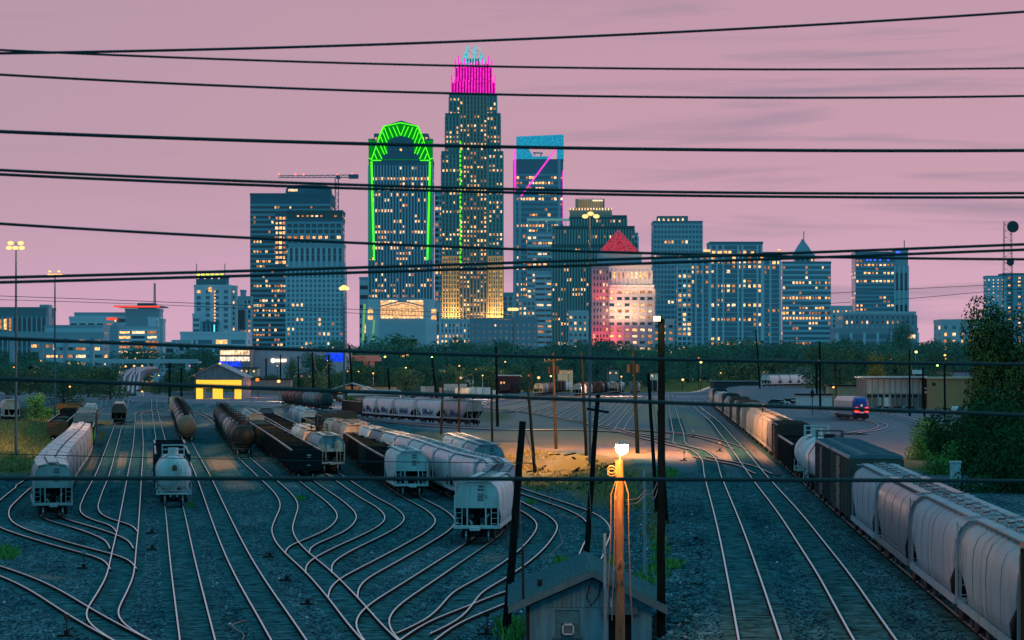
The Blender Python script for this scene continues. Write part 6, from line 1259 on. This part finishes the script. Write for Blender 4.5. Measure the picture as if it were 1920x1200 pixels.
house('long_roof_hall', 'grey lilac roofed hall behind the brick building', 'building', 900, 1782, 1900, 697, 0, mat('lilac_roof', (.3, .27, .34), .6), D=30)
house('white_wall', 'long white wall beyond the freight train', 'wall', 690, 1493, 1560, 741, 0, M_white, D=1)
house('flat_roof_hall', 'pale low hall in the trees above the white hopper row', 'building', 1150, 1455, 1540, 686, 0, mat('hall_pale', (.3, .3, .36), .6), D=14)
def fence(label, d, x0, x1, h=1.6, st=2.5, m=None):
    a, b = X(x0, d), X(x1, d); z = th((a + b) / 2, d); t = thing('fence', label, 'fence', ((a + b) / 2, d, z)); n = int((b - a) / st)
    mb = MB(); [mb.box(a - (a + b) / 2 + i * st - .05, a - (a + b) / 2 + i * st + .05, -.05, .05, 0, h) for i in range(n + 1)]; mb.obj('post', m or M_gal, t); mb = MB(); [mb.box(-(b - a) / 2, (b - a) / 2, -.02, .02, q * h, q * h + .06) for q in (.3, .65, .95)]; mb.obj('rail', m or M_gal, t)
fence('thin metal fence in front of the station doors', 560, 1500, 1870); fence('grey fence along the cars beyond the freight train', 640, 1440, 1500)
house('loading_house', 'dark low loading house with small lamps at the far end of the main line', 'building', 1500, 1292, 1345, 706, 0, M_dark, roof=PC['slate'], D=8, wins=[(1297, 1301, 711, 714, LIT[1], 'window'), (1312, 1316, 710, 714, LIT[0], 'window'), (1327, 1336, 711, 714, LIT[1], 'window')])
house('long_dark_roof', 'long dark sloping roof beyond the front of the freight train', 'building', 1020, 1338, 1425, 716, 0, PC['charcoal'], roof=PC['slate'], D=20)
rr_ = random.Random(44)
LBL = ['orange', 'yellow', 'warm white']
for i in range(34):
    px_ = 30 + i * 55 + rr_.uniform(-18, 18); py_ = rr_.uniform(668, 706); dd = rr_.uniform(1000, 1150); q = rr_.randrange(3)
    small_lamp('%s from the left of the tiny %s lamps scattered along the tree belt' % (ORD1[i], LBL[q]) if False else 'tiny %s lamp, %s from the left along the tree belt' % (LBL[q], ORD1[i]), px_, py_, dd, [G_or, G_yl, G_wm][q], r=rr_.uniform(1.0, 1.7))
for i in range(16):
    px_ = [470, 560, 600, 690, 770, 830, 880, 985, 1060, 1150, 1230, 1360, 1440, 1500, 1860, 60][i]; w_ = rr_.uniform(14, 34); yt = rr_.uniform(690, 700); c_ = ['cream', 'slate', 'white', 'brown'][i % 4]
    house('low_house', '%s low house with lit windows in the trees, %s along the belt' % (NM[c_], ORD1[i]), 'house', 1180 + i * 3, px_ - w_ / 2, px_ + w_ / 2, yt, 0, PC[c_], roof=PC['charcoal'], D=9, gable=1.5 if i % 2 else 0, wins=[(px_ - w_ / 3, px_ - w_ / 3 + 3, yt + 4, yt + 7, LIT[i % 3], 'window'), (px_ + w_ / 6, px_ + w_ / 6 + 3, yt + 4, yt + 7, LIT[(i + 1) % 3], 'window')])
# ------------------------------------------------------------------ trees
def leafmat(name, c0, c1, c2, es=0.0):
    m = bpy.data.materials.new(name); t, N, L = nt(m); b = N['Principled BSDF']; b.inputs['Roughness'].default_value = .7; b.inputs['Specular IOR Level'].default_value = .03
    g = N.new('ShaderNodeNewGeometry'); tc = N.new('ShaderNodeTexCoord'); oi = N.new('ShaderNodeObjectInfo')
    nz = N.new('ShaderNodeTexNoise'); nz.inputs['Scale'].default_value = 3.0; nz.inputs['Detail'].default_value = 3; L.new(tc.outputs['Object'], nz.inputs['Vector'])
    a = N.new('ShaderNodeMath'); a.operation = 'MULTIPLY_ADD'; L.new(g.outputs['Random Per Island'], a.inputs[0]); a.inputs[1].default_value = .45; L.new(nz.outputs['Fac'], a.inputs[2])
    s = N.new('ShaderNodeMath'); s.operation = 'MULTIPLY_ADD'; L.new(oi.outputs['Random'], s.inputs[0]); s.inputs[1].default_value = .28; L.new(a.outputs[0], s.inputs[2])
    r = N.new('ShaderNodeValToRGB'); e = r.color_ramp.elements; e[0].position = .5; e[0].color = (*c0, 1); e[1].position = 1.15 if False else 1.0; e[1].color = (*c2, 1); q = e.new(.74); q.color = (*c1, 1)
    L.new(s.outputs[0], r.inputs[0]); L.new(r.outputs[0], b.inputs['Base Color'])
    if es: b.inputs['Emission Color'].default_value = (.03, .16, .2, 1); b.inputs['Emission Strength'].default_value = es  # distant leaves lifted by a faint emission of their own
    return m
LM = {'far': leafmat('leaves_far', (.008, .045, .05), (.02, .085, .07), (.04, .14, .07), .08), 'mid': leafmat('leaves_mid', (.008, .03, .024), (.025, .065, .035), (.09, .13, .045), .05), 'near': leafmat('leaves_near', (.001, .012, .011), (.004, .028, .019), (.014, .075, .028)), 'bush': leafmat('leaves_bush', (.012, .065, .028), (.035, .14, .045), (.11, .28, .07)), 'grass': leafmat('leaves_grass', (.05, .06, .025), (.13, .13, .05), (.34, .28, .12)), 'warm': leafmat('leaves_lamplit', (.06, .05, .02), (.16, .13, .04), (.3, .22, .06))}  # the warm set has a street lamp's yellow put into its leaf colours
M_bark = mat('bark', (.03, .028, .025), .9, 0, .4, 6, .5)
def crown_mesh(seed, n, leaf, squash=1.0, low=.0):
    """unit crown: radius about 1, centred on z = 1"""
    rr = random.Random(seed); mb = MB(); lobes = [(0, 0, 1.0, .62)]
    for i in range(11):
        a = rr.uniform(0, 6.28); r = rr.uniform(.3, .62); lobes.append((math.cos(a) * r, math.sin(a) * r, 1 + rr.uniform(-.5, .62) * squash, rr.uniform(.26, .46)))
    tot = sum(l[3] ** 2 for l in lobes)
    for lx_, ly_, lz_, lr in lobes:
        for _ in range(int(n * lr * lr / tot)):
            v = Vector((rr.gauss(0, 1), rr.gauss(0, 1), rr.gauss(0, 1))).normalized(); q = lr * (1 - .45 * rr.random() ** 2) * (1 + .15 * noise.noise(v * 2.5 + Vector((seed, lx_, ly_))))
            c = Vector((lx_, ly_, lz_)) + v * q; c.z = 1 + (c.z - 1) * squash
            nrm = (v + Vector((rr.gauss(0, .5), rr.gauss(0, .5), rr.gauss(0, .5) + .25))).normalized(); s = leaf * rr.uniform(.6, 1.4)
            u = nrm.orthogonal().normalized(); w = nrm.cross(u); a = rr.uniform(0, 6.28); u, w = u * math.cos(a) + w * math.sin(a), w * math.cos(a) - u * math.sin(a)
            mb.add([c - u * s, c - w * s * .55, c + u * s, c + w * s * .55], [(0, 1, 2, 3)])
    a = np.array(mb.v); z0_, z1_ = np.percentile(a[:, 2], 1), np.percentile(a[:, 2], 99.5); rr_ = np.percentile(np.hypot(a[:, 0], a[:, 1]), 97); a[:, 2] = (a[:, 2] - z0_) / (z1_ - z0_) * 2; a[:, :2] /= rr_; mb.v = [tuple(q) for q in a]
    return mb
def trunk_mesh(seed):
    rr = random.Random(seed); mb = MB(); mb.path([(0, 0, -.05), (rr.uniform(-.03, .03), 0, .35), (rr.uniform(-.06, .06), 0, .8)], [.06, .045, .03], 7)
    for i in range(6): a = rr.uniform(0, 6.28); z = rr.uniform(.4, .75); mb.path([(0, 0, z), (math.cos(a) * .25, math.sin(a) * .25, z + .2), (math.cos(a) * .5, math.sin(a) * .5, z + .35)], [.025, .015, .006], 5)
    return mb
CR = {}
for i in range(6):
    mb = crown_mesh(20 + i, 2600, .05, .9 + .1 * (i % 2))
    for k_, m_ in LM.items():
        if k_ in ('near', 'grass'): continue
        CR[(k_, i)] = mb.mesh('crown', [m_])
TRK_M = [trunk_mesh(i).mesh('trunk', [M_bark]) for i in range(3)]
TC = [0]
def tree(px_, ytop, d, wpx, kind, label, group=None, cat='tree', name='leafy_tree', base=None):
    k = F / d; x0 = X(px_, d); z0 = th(x0, d) if base is None else Z(base, d); ht = Z(ytop, d) - z0; r = wpx / 2 / k; i = TC[0]; TC[0] += 1
    t = thing(name, label, cat, (x0, d, z0), U(0, 6.28), group)
    c = link('crown', CR[(kind, i % 6)], t); hz = ht / 2; c.scale = (r, r, hz * .95); c.location = (0, 0, ht * .05)
    b = link('trunk', TRK_M[i % 3], t); b.scale = (r * 1.0, r * 1.0, ht * .9)
    return t
def belt(group, lab, xs, yf, d0, d1, w0, w1, kind, seed):
    rr = random.Random(seed); items = []
    x = xs[0]
    while x < xs[1]:
        w = rr.uniform(w0, w1); items.append((x, yf(x) + rr.uniform(-5, 6), rr.uniform(d0, d1), w)); x += w * .55
    for i, (x, y, d, w) in enumerate(items): tree(x, y, d, w, kind, '%s tree from the left in %s' % (ORD1[min(i, len(ORD1) - 1)] if i < len(ORD1) else 'farthest right', lab), group)
belt('trees of the skyline belt', 'the hazy tree belt at the foot of the towers', (-20, 1920), lambda x: 640 if x > 560 else 655, 1500, 1700, 66, 110, 'far', 1)
belt('trees of the middle belt', 'the middle tree belt left of the shed', (-20, 190), lambda x: 672 + x * .03, 1150, 1350, 60, 100, 'far', 2)
belt('trees of the middle belt right', 'the middle tree belt behind the carport and yard', (560, 1300), lambda x: 660, 1260, 1450, 50, 90, 'far', 3)
belt('trees behind the freight train', 'the tree belt beyond the freight train', (1290, 1900), lambda x: 648 + 6 * math.sin(x * .02), 1180, 1400, 60, 100, 'far', 4)
belt('lower left trees', 'the lower row of trees left of the highway', (-10, 215), lambda x: 690, 800, 1000, 60, 95, 'mid', 5)
belt('low scrub of the left', 'the low scrub left of the highway', (110, 205), lambda x: 728, 960, 1100, 30, 50, 'mid', 6)
belt('trees beside the shed', 'the trees between the shed and the carport', (455, 660), lambda x: 705, 1000, 1150, 30, 60, 'mid', 7)
belt('yard trees', 'the dark trees behind the parked trucks', (640, 1000), lambda x: 688, 1080, 1180, 45, 70, 'mid', 8)
for a in [(65, 738, 590, 46, 'bush', 'round yellow green bushy tree on the left bank'), (28, 762, 560, 60, 'mid', 'darker bush left of the round yellow green tree'), (95, 765, 600, 40, 'bush', 'bush right of the round yellow green tree'), (762, 690, 940, 60, 'mid', 'tree standing among the parked trucks'), (845, 735, 880, 40, 'mid', 'low bush below the white trailer'), (545, 672, 1100, 26, 'mid', 'slim tree in front of the grey hall'), (603, 668, 1150, 46, 'mid', 'loose tree between the hall and its blue corner'), (1690, 602, 1450, 44, 'far', 'tall conical tree before the brown podium'), (1530, 648, 900, 70, 'mid', 'dark round tree above the white hopper row'), (1575, 655, 880, 70, 'mid', 'dark round tree right of the lamp pair'), (1625, 655, 900, 80, 'mid', 'dark tree above the platform building'), (1680, 660, 860, 90, 'mid', 'dark broad tree behind the station roof'), (1640, 664, 830, 34, 'warm', 'tree lit yellow by a street lamp'), (1645, 690, 820, 40, 'warm', 'low branch of leaves lit yellow above the platform building'), (1755, 655, 1100, 60, 'mid', 'dark tree left of the orange street lamps'), (1450, 672, 1120, 120, 'mid', 'wide green tree beyond the white hopper row'), (1390, 676, 1130, 110, 'mid', 'wide dark tree beyond the front of the freight train'), (1552, 700, 740, 24, 'mid', 'small tree in front of the platform building'), (1768, 694, 790, 44, 'mid', 'green tree behind the tan brick building'), (660, 742, 740, 20, 'bush', 'small green shrub left of the side-on silver string'), (537, 758, 700, 24, 'bush', 'yellow green shrub right of the shed among the tracks'), (1095, 640, 1450, 50, 'far', 'dark round tree at the foot of the red lit column'), (1140, 633, 1450, 60, 'far', 'darker round tree right of the red lit column'), (870, 632, 1480, 60, 'far', 'dome-shaped tree in front of the brick hotel'), (740, 628, 1480, 110, 'far', 'dome-shaped tree in front of the civic building'), (240, 738, 960, 60, 'mid', 'dark shrubs at the foot of the highway'), (325, 700, 1000, 60, 'mid', 'dark tree right of the highway'), (300, 715, 1010, 40, 'mid', 'dark bush right of the highway foot'), (350, 690, 1050, 50, 'mid', 'dark tree at the left of the shed roof'), (590, 700, 900, 60, 'mid', 'green tree left of the workshop')]: tree(*a)
# big foreground tree and thicket at the right
def bigtree(px_, ytop, ybase, d, wpx, label, seed, n=15000, leaf=.022, kind='near', cat='tree', name='leafy_tree', sq=1.0):
    k = F / d; x0 = X(px_, d); z0 = Z(ybase, d); ht = Z(ytop, d) - z0; r = wpx / 2 / k; t = thing(name, label, cat, (x0, d, z0))
    me = crown_mesh(seed, n, leaf, sq).mesh('crown', [LM[kind]]); c = link('crown', me, t); c.scale = (r, r, ht / 2); b = link('trunk', TRK_M[seed % 3], t); b.scale = (r * .7, r * .7, ht * .9)
bigtree(1905, 572, 850, 330, 220, 'large dark tree at the right edge overlapping the half-built tower', 61, 26000, .020)
bigtree(1950, 590, 960, 300, 250, 'second large dark tree cut by the right picture edge', 62, 20000)
bigtree(1890, 735, 1010, 250, 220, 'dense dark thicket below the large tree', 63, 22000, .022)
bigtree(1905, 800, 1090, 215, 260, 'dense dark thicket at the right edge above the train roof', 64, 20000, .022)
bigtree(1815, 765, 985, 265, 170, 'dark green thicket between the bright bushes and the large tree', 71, 15000, .024)
bigtree(1778, 785, 900, 290, 130, 'bright green bush in front of the dark thicket', 65, 9000, .026, 'bush', 'bush', 'leafy_bush')
bigtree(1730, 812, 875, 290, 100, 'low green bush nearest the curved siding', 66, 7000, .03, 'bush', 'bush', 'leafy_bush')
bigtree(1820, 830, 960, 260, 150, 'mid green bush left of the thicket above the cabinet', 67, 9000, .028, 'bush', 'bush', 'leafy_bush')
bigtree(1850, 890, 985, 235, 120, 'low dark bush beside the signal cabinet', 68, 8000, .03, 'near', 'bush', 'leafy_bush')
bigtree(1770, 855, 905, 250, 90, 'small bush just behind the signal cabinet', 69, 5000, .035, 'bush', 'bush', 'leafy_bush')
# grass and weeds
def weeds(label, regions, seed, m, name='weeds'):
    rr = random.Random(seed); mb = MB()
    for px_, py, rx, ry, n, h in regions:
        for _ in range(n):
            a = rr.uniform(0, 6.28); q = math.sqrt(rr.random()); x, y = G(px_ + math.cos(a) * q * rx, py + math.sin(a) * q * ry); z = th(x, y)
            for _ in range(7):
                b = rr.uniform(0, 6.28); hh = h * rr.uniform(.4, 1.2); w = .03 + .03 * h; bx, by = x + rr.gauss(0, .15), y + rr.gauss(0, .2); lx_, ly_ = math.cos(b) * hh * .45, math.sin(b) * hh * .45
                mb.add([(bx - w, by, z), (bx + w, by, z), (bx + lx_ * .6 + w * .7, by + ly_ * .6, z + hh * .65), (bx + lx_ * .6 - w * .7, by + ly_ * .6, z + hh * .65), (bx + lx_, by + ly_, z + hh)], [(0, 1, 2, 3), (3, 2, 4)])
    o = mb.obj(name, m); tag(o, label, 'grass', kind='stuff')
weeds('rough grass and weeds on the left bank', [(20, 835, 80, 50, 2200, .8), (75, 800, 30, 30, 500, .8), (110, 772, 30, 8, 200, .8)], 1, LM['grass'], 'bank_grass')
weeds('dry grass and weeds on the embankment slope', [(990, 868, 55, 14, 160, .35), (1040, 905, 60, 22, 130, .35), (1120, 900, 50, 30, 150, .35), (1170, 925, 40, 40, 120, .4), (1225, 975, 22, 50, 50, .4), (930, 860, 30, 8, 50, .5)], 2, LM['grass'], 'slope_grass')
weeds('scattered green weeds between the yard tracks', [(12, 1042, 16, 8, 60, .55), (563, 938, 5, 4, 12, .4), (1052, 1060, 6, 4, 18, .6), (1240, 1040, 14, 30, 30, .3), (1225, 1080, 25, 20, 40, .3), (1258, 1060, 20, 6, 40, .3), (960, 1192, 16, 12, 90, .7), (357, 950, 4, 4, 8, .4), (398, 895, 8, 6, 12, .4), (1148, 1075, 12, 16, 40, .8), (1000, 1110, 8, 5, 8, .4), (1250, 890, 20, 8, 60, .5), (998, 945, 8, 3, 16, .4)], 3, LM['bush'], 'track_weeds')
weeds('reddish shrub patch beside the far gondolas', [(116, 768, 10, 4, 160, 1.4)], 4, mat('dry_leaves', (.5, .15, .04), .8, 0, .4, 5), 'dry_shrub')
def rubble():
    rr = random.Random(9); mb = MB()
    for _ in range(2600):
        px_ = rr.uniform(1150, 1330); py = rr.uniform(880, 1200); x, y = G(px_, py); sd = bank_sd(x, y)
        if not -7 < sd < .5: continue
        s = rr.uniform(.04, .16); z = th(x, y); v = [Vector((x + rr.gauss(0, s), y + rr.gauss(0, s * 1.6), z + rr.uniform(0, s))) for _ in range(4)]
        mb.add(v, [(0, 1, 2), (0, 2, 3), (0, 3, 1), (1, 3, 2)], rr.choice([0, 0, 1]))
    for _ in range(26):
        px_ = rr.uniform(985, 1130); py = rr.uniform(860, 930); x, y = G(px_, py)
        if not -7 < bank_sd(x, y) < .5: continue
        z = th(x, y) + .1; a = rr.uniform(0, 3.1); l = rr.uniform(.8, 2.4); mb.beam((x, y, z), (x + math.cos(a) * l, y + math.sin(a) * l, th(x + math.cos(a) * l, y + math.sin(a) * l) + .15), .18, .14, 2)
    o = mb.obj('rubble', [M_ballast, mat('pale_stone', (.10, .2, .24), .95, 0, .3, 4, spec=0), M_wood]); tag(o, 'broken stone and old sleepers lying on the embankment slope', 'rubble', kind='stuff')
rubble()
# ------------------------------------------------------------------ sky, sun, camera
w = bpy.data.worlds.new('World'); scene.world = w; w.use_nodes = True; N = w.node_tree.nodes; L = w.node_tree.links; bg = N['Background']; out = N['World Output']
sky = N.new('ShaderNodeTexSky'); sky.sky_type = 'NISHITA'; sky.sun_disc = False; sky.sun_elevation = math.radians(3.0); sky.sun_rotation = math.radians(38)
tc = N.new('ShaderNodeTexCoord'); sp = N.new('ShaderNodeSeparateXYZ'); L.new(tc.outputs['Generated'], sp.inputs[0])
rp = N.new('ShaderNodeValToRGB'); L.new(sp.outputs['Z'], rp.inputs[0]); e = rp.color_ramp.elements
e[0].position = 0; e[0].color = (.68, .40, .54, 1); e[1].position = 1; e[1].color = (.04, .46, .62, 1)
for p, c in ((.035, (.62, .365, .50)), (.075, (.56, .325, .42)), (.14, (.52, .305, .395)), (.24, (.30, .30, .40)), (.45, (.06, .40, .54))): q = e.new(p); q.color = (*c, 1)
# streaks of cloud
mp = N.new('ShaderNodeMapping'); mp.inputs['Scale'].default_value = (2.6, 2.6, 34); L.new(tc.outputs['Generated'], mp.inputs[0]); nz = N.new('ShaderNodeTexNoise'); nz.inputs['Scale'].default_value = 2.4; nz.inputs['Detail'].default_value = 7; nz.inputs['Roughness'].default_value = .55; nz.inputs['Distortion'].default_value = .4; L.new(mp.outputs[0], nz.inputs['Vector'])
r2 = N.new('ShaderNodeValToRGB'); r2.color_ramp.elements[0].position = .53; r2.color_ramp.elements[1].position = .66; r2.color_ramp.elements[0].color = (0, 0, 0, 1); r2.color_ramp.elements[1].color = (.62, .62, .62, 1); L.new(nz.outputs['Fac'], r2.inputs[0])
cx_ = N.new('ShaderNodeMapRange'); L.new(sp.outputs['X'], cx_.inputs[0]); cx_.inputs[1].default_value = -.04; cx_.inputs[2].default_value = .12; cx_.inputs[3].default_value = .22; cx_.inputs[4].default_value = 1.15
cm_ = N.new('ShaderNodeMath'); cm_.operation = 'MULTIPLY'; cm_.use_clamp = True; L.new(r2.outputs[0], cm_.inputs[0]); L.new(cx_.outputs[0], cm_.inputs[1])
mx = N.new('ShaderNodeMixRGB'); L.new(cm_.outputs[0], mx.inputs[0]); L.new(rp.outputs[0], mx.inputs[1]); mx.inputs[2].default_value = (.31, .23, .33, 1)
# greyer towards the left of the view
lr = N.new('ShaderNodeMapRange'); L.new(sp.outputs['X'], lr.inputs[0]); lr.inputs[1].default_value = -.22; lr.inputs[2].default_value = .03; lr.inputs[3].default_value = .5; lr.inputs[4].default_value = 0
zf = N.new('ShaderNodeMapRange'); L.new(sp.outputs['Z'], zf.inputs[0]); zf.inputs[1].default_value = .01; zf.inputs[2].default_value = .07; mm = N.new('ShaderNodeMath'); mm.operation = 'MULTIPLY'; L.new(lr.outputs[0], mm.inputs[0]); L.new(zf.outputs[0], mm.inputs[1])
m3 = N.new('ShaderNodeMixRGB'); L.new(mm.outputs[0], m3.inputs[0]); L.new(mx.outputs[0], m3.inputs[1]); m3.inputs[2].default_value = (.40, .30, .38, 1)
# dim side of the sky behind the camera
bk = N.new('ShaderNodeMapRange'); L.new(sp.outputs['Y'], bk.inputs[0]); bk.inputs[1].default_value = -.6; bk.inputs[2].default_value = .5; bk.inputs[3].default_value = .8; bk.inputs[4].default_value = 0
m4 = N.new('ShaderNodeMixRGB'); L.new(bk.outputs[0], m4.inputs[0]); L.new(m3.outputs[0], m4.inputs[1]); m4.inputs[2].default_value = (.035, .46, .62, 1)
sk = N.new('ShaderNodeMixRGB'); sk.blend_type = 'ADD'; sk.inputs[0].default_value = .004; L.new(m4.outputs[0], sk.inputs[1]); L.new(sky.outputs[0], sk.inputs[2])
L.new(sk.outputs[0], bg.inputs['Color']); bg.inputs['Strength'].default_value = 1.0
sl = bpy.data.lights.new('sun', 'SUN'); sl.energy = 1.0; sl.angle = math.radians(35); sl.color = (1, .56, .66); so = bpy.data.objects.new('sun', sl); COL.objects.link(so)
dv = Vector((math.sin(math.radians(70)), math.cos(math.radians(70)), math.tan(math.radians(14)))); so.rotation_euler = dv.to_track_quat('Z', 'Y').to_euler()
cam = bpy.data.cameras.new('camera'); co = bpy.data.objects.new('camera', cam); COL.objects.link(co); co.location = (0, 0, CZ); co.rotation_euler = (math.radians(90), 0, 0)
cam.sensor_width = 36; cam.lens = F / 1920 * 36; cam.shift_y = (HY - 600) / 1920; cam.clip_start = 1; cam.clip_end = 30000
cam.dof.use_dof = True; cam.dof.focus_distance = 420; cam.dof.aperture_fstop = 93.75 / 10.0
scene.camera = co; scene.view_settings.view_transform = 'Standard'; scene.view_settings.look = 'None'; scene.view_settings.exposure = 0
